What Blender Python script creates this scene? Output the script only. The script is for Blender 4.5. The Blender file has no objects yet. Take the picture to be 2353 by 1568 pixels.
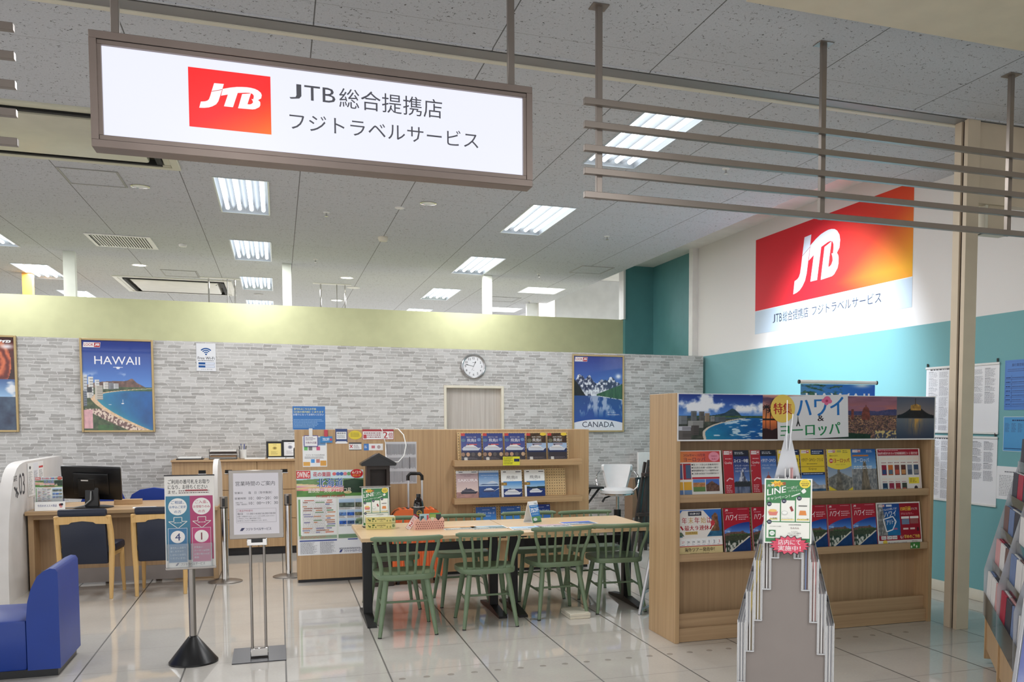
import bpy, bmesh, math, random
import numpy as np
from mathutils import Vector, Matrix
PI = math.pi
SC = bpy.context.scene
COL = SC.collection
random.seed(7)

# ---------------------------------------------------------------- camera, world, exposure
F_PX, CX_PX, CY_PX, EYE = 2147.46, 1446.9, 1094.03, 1.591     # focal length and optical centre of the (cropped) photo, eye height
W_PX, H_PX = 2353.0, 1568.0
YAW, PITCH, ROLL = 0.35930, -0.06095, 0.00286
_fw = np.array([math.sin(YAW) * math.cos(PITCH), math.cos(YAW) * math.cos(PITCH), math.sin(PITCH)])
_r0 = np.array([math.cos(YAW), -math.sin(YAW), 0.0])
_u0 = np.cross(_r0, _fw)
_rt = _r0 * math.cos(ROLL) + _u0 * math.sin(ROLL)
_up = -_r0 * math.sin(ROLL) + _u0 * math.cos(ROLL)
cam = bpy.data.cameras.new('camera')
cam.sensor_fit = 'HORIZONTAL'
cam.sensor_width = 36.0
cam.lens = 36.0 * F_PX / W_PX
cam.shift_x = -(CX_PX - W_PX / 2) / W_PX
cam.shift_y = (CY_PX - H_PX / 2) / W_PX
cam.clip_start = 0.05
cam.clip_end = 100
cam_o = bpy.data.objects.new('camera', cam)
COL.objects.link(cam_o)
cam_o.matrix_world = Matrix(((_rt[0], _up[0], -_fw[0], 0), (_rt[1], _up[1], -_fw[1], 0), (_rt[2], _up[2], -_fw[2], EYE), (0, 0, 0, 1)))
SC.camera = cam_o

SC.view_settings.view_transform = 'Standard'
SC.view_settings.look = 'None'
SC.view_settings.gamma = 1.0
SC.view_settings.exposure = 0.0
SC.cycles.max_bounces = 7
SC.cycles.diffuse_bounces = 4
SC.cycles.glossy_bounces = 4
SC.cycles.transmission_bounces = 6
SC.cycles.transparent_max_bounces = 16
SC.cycles.use_denoising = True
SC.cycles.caustics_reflective = False
SC.cycles.caustics_refractive = False
SC.cycles.sample_clamp_indirect = 6.0

world = bpy.data.worlds.new('mall_ambience')
world.use_nodes = True
world.node_tree.nodes['Background'].inputs[0].default_value = (0.98, 0.98, 1.0, 1)
world.node_tree.nodes['Background'].inputs[1].default_value = 1.9
SC.world = world

TUBE_POWER = 2.2         # visible glow of the fluorescent tubes
LAMP_WATTS = 46.0        # light of one four tube ceiling light
SPOT_POWER = 720.0      # poster spotlight, watts

def area_light(name, loc, sx, sy, power, color=(1, 1, 1)):
    l = bpy.data.lights.new(name, 'AREA')
    l.shape = 'RECTANGLE'; l.size = sx; l.size_y = sy; l.energy = power; l.color = color
    o = bpy.data.objects.new(name, l); COL.objects.link(o); o.location = loc
    return o

sp = bpy.data.lights.new('poster_spotlight_lamp', 'SPOT')
sp.energy = SPOT_POWER; sp.color = (0.78, 0.88, 1.0); sp.spot_size = math.radians(76); sp.spot_blend = 0.7; sp.shadow_soft_size = 0.06
sp_o = bpy.data.objects.new('poster_spotlight_lamp', sp); COL.objects.link(sp_o)
sp_o.location = (3.55, 8.75, 3.76)
_d = Vector((5.74, 8.95, 2.20)) - Vector(sp_o.location)
sp_o.rotation_euler = _d.to_track_quat('-Z', 'Y').to_euler()

# ---------------------------------------------------------------- measuring helpers: photo pixel -> point on a real plane
def _ray(u, v):
    return _rt * ((u - CX_PX) / F_PX) + _up * ((CY_PX - v) / F_PX) + _fw
def GZ(u, v, z=0.0):
    r = _ray(u, v); t = (z - EYE) / r[2]; return Vector((t * r[0], t * r[1], z))
def GY(u, v, y):
    r = _ray(u, v); t = y / r[1]; return Vector((t * r[0], y, EYE + t * r[2]))
def GX(u, v, x):
    r = _ray(u, v); t = x / r[0]; return Vector((x, t * r[1], EYE + t * r[2]))

# ---------------------------------------------------------------- colour
def lin(c):
    c = c / 255.0
    return c / 12.92 if c <= 0.04045 else ((c + 0.055) / 1.055) ** 2.4
def rgb(r, g=None, b=None):
    if g is None:
        if isinstance(r, (tuple, list)): r, g, b = r
        else: g = b = r
    return (lin(r), lin(g), lin(b), 1.0)
def nlin(a):
    a = np.clip(a, 0, 255) / 255.0
    return np.where(a <= 0.04045, a / 12.92, ((a + 0.055) / 1.055) ** 2.4)

# ---------------------------------------------------------------- materials
def mat(name):
    m = bpy.data.materials.new(name); m.use_nodes = True
    nt = m.node_tree
    return m, nt, nt.nodes['Principled BSDF'], nt.nodes['Material Output']
def setp(p, **k):
    for n, v in k.items():
        p.inputs[n.replace('_', ' ')].default_value = v
def nd(nt, t, **k):
    n = nt.nodes.new(t)
    for a, v in k.items(): setattr(n, a, v)
    return n
def coords(nt, scale=(1, 1, 1), loc=(0, 0, 0), kind='Object', rot=(0, 0, 0)):
    tc = nd(nt, 'ShaderNodeTexCoord'); mp = nd(nt, 'ShaderNodeMapping')
    mp.inputs['Scale'].default_value = scale; mp.inputs['Location'].default_value = loc; mp.inputs['Rotation'].default_value = rot
    nt.links.new(tc.outputs[kind], mp.inputs['Vector'])
    return mp.outputs['Vector']
def ramp(nt, fac, stops):
    r = nd(nt, 'ShaderNodeValToRGB')
    cr = r.color_ramp
    while len(cr.elements) < len(stops): cr.elements.new(0.5)
    for e, (pos, c) in zip(cr.elements, stops): e.position = pos; e.color = c
    nt.links.new(fac, r.inputs['Fac'])
    return r.outputs['Color']
def noise(nt, vec, scale, detail=3, rough=0.5):
    n = nd(nt, 'ShaderNodeTexNoise')
    n.inputs['Scale'].default_value = scale; n.inputs['Detail'].default_value = detail; n.inputs['Roughness'].default_value = rough
    if vec is not None: nt.links.new(vec, n.inputs['Vector'])
    return n.outputs['Fac']
def mixc(nt, fac, a, b, mode='MIX'):
    n = nd(nt, 'ShaderNodeMix', data_type='RGBA', blend_type=mode)
    for sock, v in ((n.inputs[0], fac), (n.inputs[6], a), (n.inputs[7], b)):
        if hasattr(v, 'links'): nt.links.new(v, sock)
        else: sock.default_value = v
    return n.outputs[2]
def mth(nt, op, a, b=0.0, clamp=False):
    n = nd(nt, 'ShaderNodeMath', operation=op, use_clamp=clamp)
    for i, v in enumerate((a, b)):
        if hasattr(v, 'links'): nt.links.new(v, n.inputs[i])
        else: n.inputs[i].default_value = v
    return n.outputs[0]
def bump(nt, p, h, strength=0.2, dist=0.01):
    b = nd(nt, 'ShaderNodeBump'); b.inputs['Strength'].default_value = strength; b.inputs['Distance'].default_value = dist
    nt.links.new(h, b.inputs['Height']); nt.links.new(b.outputs['Normal'], p.inputs['Normal'])

MAT = {}
def paint(name, c, rough=0.5, var=0.04, metal=0.0, spec=0.5, nscale=6.0):
    m, nt, p, o = mat(name)
    v = coords(nt)
    f = noise(nt, v, nscale, 2)
    c = rgb(*c)
    a = tuple(x * (1 - var) for x in c[:3]) + (1,); b = tuple(min(1, x * (1 + var)) for x in c[:3]) + (1,)
    nt.links.new(ramp(nt, f, [(0.3, a), (0.7, b)]), p.inputs['Base Color'])
    setp(p, Roughness=rough, Metallic=metal); p.inputs['Specular IOR Level'].default_value = spec
    MAT[name] = m
    return m
def wood(name, c1, c2, c3, axis='Z', rough=0.42, scale=1.0):
    m, nt, p, o = mat(name)
    st = {'X': (0.55, 30, 30), 'Y': (30, 0.55, 30), 'Z': (30, 30, 0.55)}[axis]
    v = coords(nt, tuple(s * scale for s in st))
    f = noise(nt, v, 1.6, 5, 0.62)
    v2 = coords(nt, tuple(s * scale * 0.22 for s in st))
    f2 = noise(nt, v2, 1.2, 3)
    col = ramp(nt, f, [(0.30, rgb(*c1)), (0.5, rgb(*c2)), (0.72, rgb(*c3))])
    col = mixc(nt, mth(nt, 'MULTIPLY', f2, 0.5), col, rgb(*c3), 'MIX')
    nt.links.new(col, p.inputs['Base Color'])
    setp(p, Roughness=rough)
    bump(nt, p, f, 0.06, 0.002)
    MAT[name] = m
    return m

# printed matter: colours live in the mesh (one flat or graded colour per printed shape)
def print_mat(name, rough, spec=0.5, emit=0.0, coat=0.0):
    m, nt, p, o = mat(name)
    a = nd(nt, 'ShaderNodeAttribute', attribute_name='ink')
    nt.links.new(a.outputs['Color'], p.inputs['Base Color'])
    setp(p, Roughness=rough); p.inputs['Specular IOR Level'].default_value = spec
    if coat: p.inputs['Coat Weight'].default_value = coat; p.inputs['Coat Roughness'].default_value = 0.03
    if emit:
        nt.links.remove(p.inputs['Base Color'].links[0]); p.inputs['Base Color'].default_value = (.03, .03, .03, 1)
        nt.links.new(a.outputs['Color'], p.inputs['Emission Color']); p.inputs['Emission Strength'].default_value = emit
    MAT[name] = m
print_mat('print_paper', 0.55, 0.3)
print_mat('print_gloss', 0.28, 0.45)
print_mat('print_framed', 0.35, 0.4, coat=0.6)
print_mat('print_backlit', 0.3, 0.3, emit=1.02)

# ---------------------------------------------------------------- mesh builder
class MB:
    def __init__(s): s.v = []; s.f = []; s.m = []; s.sm = []; s.nb = 0
    def add(s, vs, fs, smooth=False, M=None, mi=0):
        n = len(s.v)
        for p in vs:
            p = Vector(p)
            if M is not None: p = M @ p
            s.v.append(p[:])
        for f in fs:
            s.f.append([i + n for i in f]); s.sm.append(smooth); s.m.append(mi)
        return s
    def box(s, x0, y0, z0, x1, y1, z1, bev=0.0, M=None, mi=0):
        x0, x1 = min(x0, x1), max(x0, x1); y0, y1 = min(y0, y1), max(y0, y1); z0, z1 = min(z0, z1), max(z0, z1)
        j = (s.nb % 7) * 4e-5; s.nb += 1                              # neighbouring boxes never share a plane exactly
        x0 -= j; y0 -= j; z0 -= j; x1 += j; y1 += j; z1 += j
        if bev <= 0:
            vs = [(x, y, z) for z in (z0, z1) for y in (y0, y1) for x in (x0, x1)]
            return s.add(vs, [(0, 2, 3, 1), (4, 5, 7, 6), (0, 1, 5, 4), (2, 6, 7, 3), (0, 4, 6, 2), (1, 3, 7, 5)], False, M, mi)
        bm = bmesh.new(); bmesh.ops.create_cube(bm, size=1)
        for q in bm.verts: q.co = Vector(((x0 + x1) / 2 + q.co.x * (x1 - x0), (y0 + y1) / 2 + q.co.y * (y1 - y0), (z0 + z1) / 2 + q.co.z * (z1 - z0)))
        bev = min(bev, 0.49 * min(x1 - x0, y1 - y0, z1 - z0))
        bmesh.ops.bevel(bm, geom=bm.edges[:], offset=bev, segments=2 if bev > 0.006 else 1, profile=0.5, affect='EDGES')
        bm.verts.index_update()
        vs = [q.co[:] for q in bm.verts]; fs = [[q.index for q in f.verts] for f in bm.faces]; bm.free()
        return s.add(vs, fs, True, M, mi)
    def cyl(s, p0, p1, r0, r1=None, n=14, caps=True, M=None, mi=0):
        r1 = r0 if r1 is None else r1
        p0 = Vector(p0); p1 = Vector(p1); d = (p1 - p0)
        q = d.to_track_quat('Z', 'Y').to_matrix(); L = d.length
        vs = []
        for r, h in ((r0, 0), (r1, L)):
            for i in range(n):
                a = 2 * PI * i / n
                vs.append(p0 + q @ Vector((r * math.cos(a), r * math.sin(a), h)))
        fs = [(i, (i + 1) % n, n + (i + 1) % n, n + i) for i in range(n)]
        s.add(vs, fs, True, M, mi)
        if caps:
            s.add(vs[:n], [tuple(range(n))[::-1]], False, M, mi); s.add(vs[n:], [tuple(range(n))], False, M, mi)
        return s
    def tube(s, path, r, n=8, M=None, mi=0, flat=1.0):
        path = [Vector(p) for p in path]; k = len(path)
        rs = r if isinstance(r, (list, tuple)) else [r] * k
        vs = []; up = Vector((0, 0, 1)); prev = None
        for i, p in enumerate(path):
            t = (path[min(i + 1, k - 1)] - path[max(i - 1, 0)]).normalized()
            a = prev if prev is not None else (up.cross(t) if abs(t.z) < 0.9 else Vector((1, 0, 0)))
            a = (a - t * a.dot(t)).normalized(); prev = a; b = t.cross(a)
            for j in range(n):
                an = 2 * PI * j / n
                vs.append(p + a * (rs[i] * flat * math.cos(an)) + b * (rs[i] * math.sin(an)))
        fs = [(i * n + j, i * n + (j + 1) % n, (i + 1) * n + (j + 1) % n, (i + 1) * n + j) for i in range(k - 1) for j in range(n)]
        fs += [tuple(range(n))[::-1], tuple((k - 1) * n + j for j in range(n))]
        return s.add(vs, fs, True, M, mi)
    def lathe(s, prof, c=(0, 0, 0), n=24, M=None, mi=0, smooth=True):
        c = Vector(c); vs = []
        for r, z in prof:
            for i in range(n):
                a = 2 * PI * i / n; vs.append(c + Vector((r * math.cos(a), r * math.sin(a), z)))
        k = len(prof)
        fs = [(i * n + j, i * n + (j + 1) % n, (i + 1) * n + (j + 1) % n, (i + 1) * n + j) for i in range(k - 1) for j in range(n)]
        fs += [tuple(range(n))[::-1], tuple((k - 1) * n + j for j in range(n))]
        return s.add(vs, fs, smooth, M, mi)
    def prism(s, pts, axis, a, b, M=None, mi=0, smooth=False):
        """2-D outline pushed along an axis from a to b"""
        def P(p, h): return {'X': (h, p[0], p[1]), 'Y': (p[0], h, p[1]), 'Z': (p[0], p[1], h)}[axis]
        n = len(pts)
        vs = [P(p, a) for p in pts] + [P(p, b) for p in pts]
        s.add(vs, [(i, (i + 1) % n, n + (i + 1) % n, n + i) for i in range(n)], smooth, M, mi)
        s.add(vs[:n], [tuple(range(n))[::-1]], False, M, mi); s.add(vs[n:], [tuple(range(n))], False, M, mi)
        return s
    def mesh(s, name, mats, fix=True):
        me = bpy.data.meshes.new(name)
        me.from_pydata(s.v, [], s.f)
        for m in (mats if isinstance(mats, (list, tuple)) else [mats]): me.materials.append(MAT[m] if isinstance(m, str) else m)
        me.polygons.foreach_set('use_smooth', s.sm); me.polygons.foreach_set('material_index', s.m)
        if fix:
            bm = bmesh.new(); bm.from_mesh(me); bmesh.ops.remove_doubles(bm, verts=bm.verts, dist=1e-5)
            bmesh.ops.recalc_face_normals(bm, faces=bm.faces); bm.to_mesh(me); bm.free()
        if any(s.sm): me.set_sharp_from_angle(angle=math.radians(38))
        me.update()
        return me
    def build(s, name, mats, parent=None, label=None, loc=None, rot=None):
        o = bpy.data.objects.new(name, s.mesh(name, mats)); COL.objects.link(o)
        if parent is not None: o.parent = parent
        if label: o['label'] = label
        if loc is not None: o.location = loc
        if rot is not None: o.rotation_euler = rot
        return o

def tag(o, label, cat, group=None, kind=None):
    o['label'] = label; o['category'] = cat
    if group: o['group'] = group
    if kind: o['kind'] = kind
    return o
def thing(name, label, cat, loc=(0, 0, 0), rotz=0.0, group=None):
    o = bpy.data.objects.new(name, None); COL.objects.link(o)
    o.empty_display_size = 0.1; o.location = loc; o.rotation_euler = (0, 0, rotz)
    return tag(o, label, cat, group)
def struct(name, mb, m, parent=None):
    o = mb.build(name, m, parent)
    if parent is None: o['kind'] = 'structure'
    return o
def dup(root, loc=None, rot=None, label=None, group=None):
    r = root.copy(); COL.objects.link(r)
    if loc is not None: r.location = loc
    if rot is not None: r.rotation_euler = rot
    if label: r['label'] = label
    if group: r['group'] = group
    for ch in list(root.children):
        c = ch.copy(); COL.objects.link(c); c.parent = r
        for g in list(ch.children):
            d = g.copy(); COL.objects.link(d); d.parent = c
    return r

# ---------------------------------------------------------------- printed artwork
_TX = {}
def text_mesh(s):
    if s not in _TX:
        c = bpy.data.curves.new('t', 'FONT'); c.body = s; c.size = 1; c.resolution_u = 2
        o = bpy.data.objects.new('t', c); COL.objects.link(o)
        dg = bpy.context.evaluated_depsgraph_get()
        me = bpy.data.meshes.new_from_object(o.evaluated_get(dg))
        v = np.array([q.co[:2] for q in me.vertices]) if len(me.vertices) else np.zeros((1, 2))
        f = [list(p.vertices) for p in me.polygons]
        bpy.data.objects.remove(o); bpy.data.curves.remove(c); bpy.data.meshes.remove(me)
        _TX[s] = (v, f, v.min(0), v.max(0))
    return _TX[s]
_rng = np.random.default_rng(5)
_LAT = _rng.random((64, 64))
def vnoise(x, y):
    xi = np.floor(x).astype(int); yi = np.floor(y).astype(int); fx = x - xi; fy = y - yi
    fx = fx * fx * (3 - 2 * fx); fy = fy * fy * (3 - 2 * fy)
    g = lambda a, b: _LAT[a % 64, b % 64]
    return (g(xi, yi) * (1 - fx) + g(xi + 1, yi) * fx) * (1 - fy) + (g(xi, yi + 1) * (1 - fx) + g(xi + 1, yi + 1) * fx) * fy
def fbm(x, y, o=4):
    r = 0; a = 0.5
    for i in range(o): r = r + a * vnoise(x + 13.7 * i, y + 7.1 * i); x = x * 2.03; y = y * 2.03; a *= 0.5
    return r / (1 - 0.5 ** o)
def step(a, b, x): return np.clip((x - a) / (b - a + 1e-9), 0, 1)
class Art:
    """A sheet w x h metres, origin at the middle of its bottom edge; shapes are given in 0..1 sheet coordinates."""
    STEP = 0.00005
    def __init__(s, w, h, t=0.0012, body=(240, 240, 238)):
        s.w, s.h = w, h; s.v = []; s.c = []; s.f = []; s.n = 0; s.k = 0; s.q = 0; s.hold = False
        if t > 0:
            x = w / 2
            vs = [(-x, 0, -t), (x, 0, -t), (x, h, -t), (-x, h, -t), (-x, 0, 0), (x, 0, 0), (x, h, 0), (-x, h, 0)]
            s._add(vs, [rgb(*body)] * 8, [(3, 2, 1, 0), (4, 5, 6, 7), (0, 1, 5, 4), (1, 2, 6, 5), (2, 3, 7, 6), (3, 0, 4, 7)])
    def _add(s, vs, cs, fs):
        s.v.append(np.array(vs, float)); s.c.append(np.array(cs, float)); s.f += [[i + s.n for i in f] for f in fs]; s.n += len(vs)
    def up(s, n=1): s.k += n; return s
    def _z(s): return (s.q + 2) * s.STEP
    def _next(s):                                                   # every shape lies a hair above the one printed before it
        if not s.hold: s.q += 1
    def _m(s, p): return ((p[0] - 0.5) * s.w, p[1] * s.h, s._z())
    def poly(s, pts, c, c2=None):
        s._next()
        vs = [s._m(p) for p in pts]; n = len(pts)
        if c2 is None: cs = [rgb(*c)] * n
        else:
            ys = [p[1] for p in pts]; a, b = min(ys), max(ys)
            cs = [rgb(*[c2[i] + (c[i] - c2[i]) * (p[1] - a) / (b - a) for i in range(3)]) for p in pts]
        s._add(vs, cs, [list(range(n))]); return s
    def rect(s, x0, y0, x1, y1, c, c2=None): return s.poly([(x0, y0), (x1, y0), (x1, y1), (x0, y1)], c, c2)
    def ell(s, cx, cy, rx, ry, c, n=28): return s.poly([(cx + rx * math.cos(2 * PI * i / n), cy + ry * math.sin(2 * PI * i / n)) for i in range(n)], c)
    def frame(s, x0, y0, x1, y1, t, c):
        ty = t * s.w / s.h; s._next(); s.hold = True
        s.rect(x0, y0, x1, y0 + ty, c); s.rect(x0, y1 - ty, x1, y1, c); s.rect(x0, y0 + ty, x0 + t, y1 - ty, c); s.rect(x1 - t, y0 + ty, x1, y1 - ty, c); s.hold = False; return s
    def line(s, p, q, t, c):
        px, py = (q[0] - p[0]) * s.w, (q[1] - p[1]) * s.h; L = math.hypot(px, py) or 1; nx, ny = -py / L * t / 2, px / L * t / 2
        return s.poly([(p[0] + nx / s.w, p[1] + ny / s.h), (p[0] - nx / s.w, p[1] - ny / s.h), (q[0] - nx / s.w, q[1] - ny / s.h), (q[0] + nx / s.w, q[1] + ny / s.h)], c)
    def text(s, t, x0, y0, x1, y1, c, bold=0, shear=0.0, keep=False, rise=0.0):
        """lettering fitted to the box; keep=True keeps the letters' proportions; rise lifts the right end"""
        v, f, lo, hi = text_mesh(t)
        if not f: return s
        s._next()
        d = np.maximum(hi - lo, 1e-6); q = (v - lo) / d
        if keep:
            bw, bh = (x1 - x0) * s.w, (y1 - y0) * s.h
            k = min(bw / d[0], bh / d[1]); w2, h2 = d[0] * k / s.w, d[1] * k / s.h
            x0 = (x0 + x1) / 2 - w2 / 2; x1 = x0 + w2; y0 = (y0 + y1) / 2 - h2 / 2; y1 = y0 + h2
        X = x0 + q[:, 0] * (x1 - x0) + shear * q[:, 1] * (y1 - y0) * s.h / s.w; Y = y0 + q[:, 1] * (y1 - y0) + rise * q[:, 0]
        for b in range(bold + 1):
            dx = (b - bold / 2) * 0.055 * (y1 - y0) * s.h / s.w * 0.5
            vs = np.stack([(X + dx - 0.5) * s.w, Y * s.h, np.full(len(X), s._z() + b * 0.00001)], 1)
            s._add(vs, [rgb(*c)] * len(X), f)
        return s
    def lines(s, x0, y0, x1, y1, n, c, fill=0.55, seed=1, dash=0.0, ragged=0.35):
        """small print too fine to read: rows of thin strokes"""
        r = random.Random(seed); dy = (y1 - y0) / n; s._next(); s.hold = True
        for i in range(n):
            ya = y1 - (i + 1) * dy + dy * (1 - fill) / 2; xe = x1 - (x1 - x0) * ragged * r.random()
            if dash <= 0: s.rect(x0, ya, xe, ya + dy * fill, c)
            else:
                x = x0
                while x < xe:
                    w = dash * (0.5 + 1.2 * r.random()); s.rect(x, ya, min(x + w, xe), ya + dy * fill, c); x += w + dash * 0.35
        s.hold = False
        return s
    def img(s, x0, y0, x1, y1, nx, ny, fn):
        """a printed photograph: fn(U, V) gives 0..255 colours on an nx x ny grid, V upwards"""
        s._next(); nx, ny = int(nx * 1.8), int(ny * 1.8)
        U, V = np.meshgrid(np.linspace(0, 1, nx), np.linspace(0, 1, ny))
        C = nlin(fn(U, V).astype(float))
        P = np.stack([(x0 + U * (x1 - x0) - 0.5) * s.w, (y0 + V * (y1 - y0)) * s.h, np.full(U.shape, s._z())], -1).reshape(-1, 3)
        c4 = np.concatenate([C.reshape(-1, 3), np.ones((nx * ny, 1))], 1)
        idx = np.arange(nx * ny).reshape(ny, nx)
        q = np.stack([idx[:-1, :-1], idx[:-1, 1:], idx[1:, 1:], idx[1:, :-1]], -1).reshape(-1, 4)
        s._add(P, c4, q.tolist()); return s
    def mesh(s, name, m='print_gloss'):
        me = bpy.data.meshes.new(name)
        me.from_pydata(np.concatenate(s.v).tolist(), [], s.f)
        a = me.color_attributes.new('ink', 'FLOAT_COLOR', 'POINT')
        a.data.foreach_set('color', np.concatenate(s.c).astype(np.float32).ravel())
        me.materials.append(MAT[m]); me.update()
        return me
    def build(s, name, loc, rot, m='print_gloss', parent=None):
        o = bpy.data.objects.new(name, s.mesh(name, m)); COL.objects.link(o)
        o.location = loc; o.rotation_euler = rot
        if parent is not None: o.parent = parent
        return o
UPR = (PI / 2, 0, 0)                      # upright, facing the corridor
def lean(deg, rz=0.0): return (PI / 2 - math.radians(deg), 0, rz)
FACE_LEFT = (PI / 2, 0, -PI / 2)          # upright on the right-hand wall
# ================================================================ SETTING
# ---- materials of the shell
def floor_mat():
    m, nt, p, o = mat('floor_tiles')
    v = coords(nt)
    sx = nd(nt, 'ShaderNodeSeparateXYZ'); nt.links.new(v, sx.inputs[0])
    def line(sock, off, w):
        t = mth(nt, 'FRACT', mth(nt, 'DIVIDE', mth(nt, 'SUBTRACT', sock, off - w / 2 - 60), 0.6))
        return mth(nt, 'LESS_THAN', t, w / 0.6)
    gx = line(sx.outputs[0], 0.017, 0.0100); gy = line(sx.outputs[1], 0.527, 0.0070)
    base = ramp(nt, noise(nt, v, 1.3, 4, 0.6), [(0.3, rgb(196, 191, 183)), (0.7, rgb(208, 203, 195))])
    fine = ramp(nt, noise(nt, v, 60, 2), [(0.35, (0.96, 0.96, 0.96, 1)), (0.65, (1.0, 1.0, 1.0, 1))])
    base = mixc(nt, 1.0, base, fine, 'MULTIPLY')
    col = mixc(nt, mth(nt, 'MULTIPLY', gy, 0.75), base, rgb(84, 76, 66))
    col = mixc(nt, mth(nt, 'MULTIPLY', gx, 0.92), col, rgb(60, 56, 50))
    nt.links.new(col, p.inputs['Base Color'])
    g = mth(nt, 'MAXIMUM', gx, gy)
    nt.links.new(mth(nt, 'ADD', mth(nt, 'MULTIPLY', g, 0.5), 0.045), p.inputs['Roughness'])
    p.inputs['Specular IOR Level'].default_value = 0.85
    MAT['floor_tiles'] = m
floor_mat()
def ceiling_mat():
    m, nt, p, o = mat('ceiling_board')
    v = coords(nt)
    sx = nd(nt, 'ShaderNodeSeparateXYZ'); nt.links.new(v, sx.inputs[0])
    def line(sock, off, pitch, w):
        t = mth(nt, 'FRACT', mth(nt, 'DIVIDE', mth(nt, 'SUBTRACT', sock, off - w / 2 - 60 * pitch), pitch))
        return mth(nt, 'LESS_THAN', t, w / pitch)
    gx = line(sx.outputs[0], 0.227, 1.0155, 0.007); gy = line(sx.outputs[1], 5.38, 1.075, 0.0045)
    n1 = noise(nt, v, 21, 2, 0.55)
    worm = mth(nt, 'LESS_THAN', mth(nt, 'ABSOLUTE', mth(nt, 'SUBTRACT', n1, 0.5)), 0.0105)
    v2 = coords(nt, (1, 1, 1), (3.1, 7.7, 0))
    msk = mth(nt, 'GREATER_THAN', noise(nt, v2, 34, 1, 0.5), 0.57)
    fis = mth(nt, 'MULTIPLY', worm, msk)
    vo = nd(nt, 'ShaderNodeTexVoronoi', feature='F1'); vo.inputs['Scale'].default_value = 34
    nt.links.new(v, vo.inputs['Vector'])
    pit = mth(nt, 'LESS_THAN', vo.outputs['Distance'], 0.075)
    fis = mth(nt, 'MAXIMUM', fis, mth(nt, 'MULTIPLY', pit, 0.55))
    col = ramp(nt, noise(nt, v, 90, 2), [(0.3, rgb(198, 200, 205)), (0.7, rgb(210, 212, 217))])
    col = mixc(nt, mth(nt, 'MULTIPLY', fis, 0.88), col, rgb(58, 54, 50))
    col = mixc(nt, mth(nt, 'MULTIPLY', gy, 0.5), col, rgb(100, 96, 92))
    col = mixc(nt, mth(nt, 'MULTIPLY', gx, 0.8), col, rgb(70, 66, 62))
    nt.links.new(col, p.inputs['Base Color']); setp(p, Roughness=0.9); p.inputs['Specular IOR Level'].default_value = 0.1
    MAT['ceiling_board'] = m
ceiling_mat()
def brick_mat():
    m, nt, p, o = mat('brick_wallpaper')
    v = coords(nt)
    sx = nd(nt, 'ShaderNodeSeparateXYZ'); nt.links.new(v, sx.inputs[0])
    cb = nd(nt, 'ShaderNodeCombineXYZ')
    v3 = coords(nt, (13, 13, 46)); v4 = coords(nt, (8, 8, 20), (9, 2, 4))
    nt.links.new(mth(nt, 'ADD', sx.outputs[0], mth(nt, 'MULTIPLY', mth(nt, 'SUBTRACT', noise(nt, v4, 1.0, 2), 0.5), 0.07)), cb.inputs[0])
    nt.links.new(mth(nt, 'ADD', sx.outputs[2], mth(nt, 'MULTIPLY', mth(nt, 'SUBTRACT', noise(nt, v3, 1.0, 2), 0.5), 0.020)), cb.inputs[1])
    b = nd(nt, 'ShaderNodeTexBrick', offset=0.43, offset_frequency=2, squash=0.72, squash_frequency=3)
    b.inputs['Scale'].default_value = 1.0; b.inputs['Brick Width'].default_value = 0.15; b.inputs['Row Height'].default_value = 0.037
    b.inputs['Mortar Size'].default_value = 0.0042; b.inputs['Mortar Smooth'].default_value = 0.6; b.inputs['Bias'].default_value = -0.05
    b.inputs['Color1'].default_value = rgb(168, 166, 163); b.inputs['Color2'].default_value = rgb(211, 210, 208); b.inputs['Mortar'].default_value = rgb(220, 219, 217)
    nt.links.new(cb.outputs[0], b.inputs['Vector'])
    st = noise(nt, coords(nt, (7, 7, 60)), 1.6, 4, 0.6)
    stc = ramp(nt, st, [(0.3, (0.86, 0.86, 0.86, 1)), (0.62, (1.0, 1.0, 1.0, 1))])
    col = mixc(nt, 0.8, b.outputs['Color'], stc, 'MULTIPLY')
    nt.links.new(col, p.inputs['Base Color']); setp(p, Roughness=0.62); p.inputs['Specular IOR Level'].default_value = 0.25
    MAT['brick_wallpaper'] = m
brick_mat()
def twotone(name, zsplit, lo, hi, rough=0.6):
    m, nt, p, o = mat(name)
    v = coords(nt); sx = nd(nt, 'ShaderNodeSeparateXYZ'); nt.links.new(v, sx.inputs[0])
    f = mth(nt, 'GREATER_THAN', sx.outputs[2], zsplit)
    g = ramp(nt, noise(nt, v, 180, 2), [(0.3, (0.97, 0.97, 0.97, 1)), (0.7, (1, 1, 1, 1))])
    nt.links.new(mixc(nt, 1.0, mixc(nt, f, rgb(*lo), rgb(*hi)), g, 'MULTIPLY'), p.inputs['Base Color']); setp(p, Roughness=rough)
    p.inputs['Specular IOR Level'].default_value = 0.3
    MAT[name] = m
twotone('teal_white_wall', 2.492, (118, 172, 176), (232, 229, 226))
paint('teal_paint', (84, 140, 142), 0.6)
paint('white_paint', (232, 230, 227), 0.55)
paint('cream_paint', (229, 216, 191), 0.6)
paint('beige_paint', (206, 190, 166), 0.5)
paint('yellow_paint', (188, 189, 148), 0.6)
paint('trim_cream', (222, 216, 198), 0.5)
paint('post_white', (222, 226, 214), 0.5)
paint('orange_paint', (240, 170, 80), 0.5)
paint('rail_grey', (132, 130, 128), 0.45)
paint('leaf_grey', (168, 168, 172), .5); paint('tape_grey', (160, 154, 146), 0.16)
paint('black_gap', (14, 13, 12), 0.7)
paint('daylight_white', (245, 245, 245), 0.5)
paint('door_wood', (190, 184, 178), 0.45)
paint('white_plastic', (230, 229, 225), 0.35)
paint('grey_plastic', (150, 149, 146), 0.4)
paint('black_plastic', (16, 16, 18), 0.32)
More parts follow.
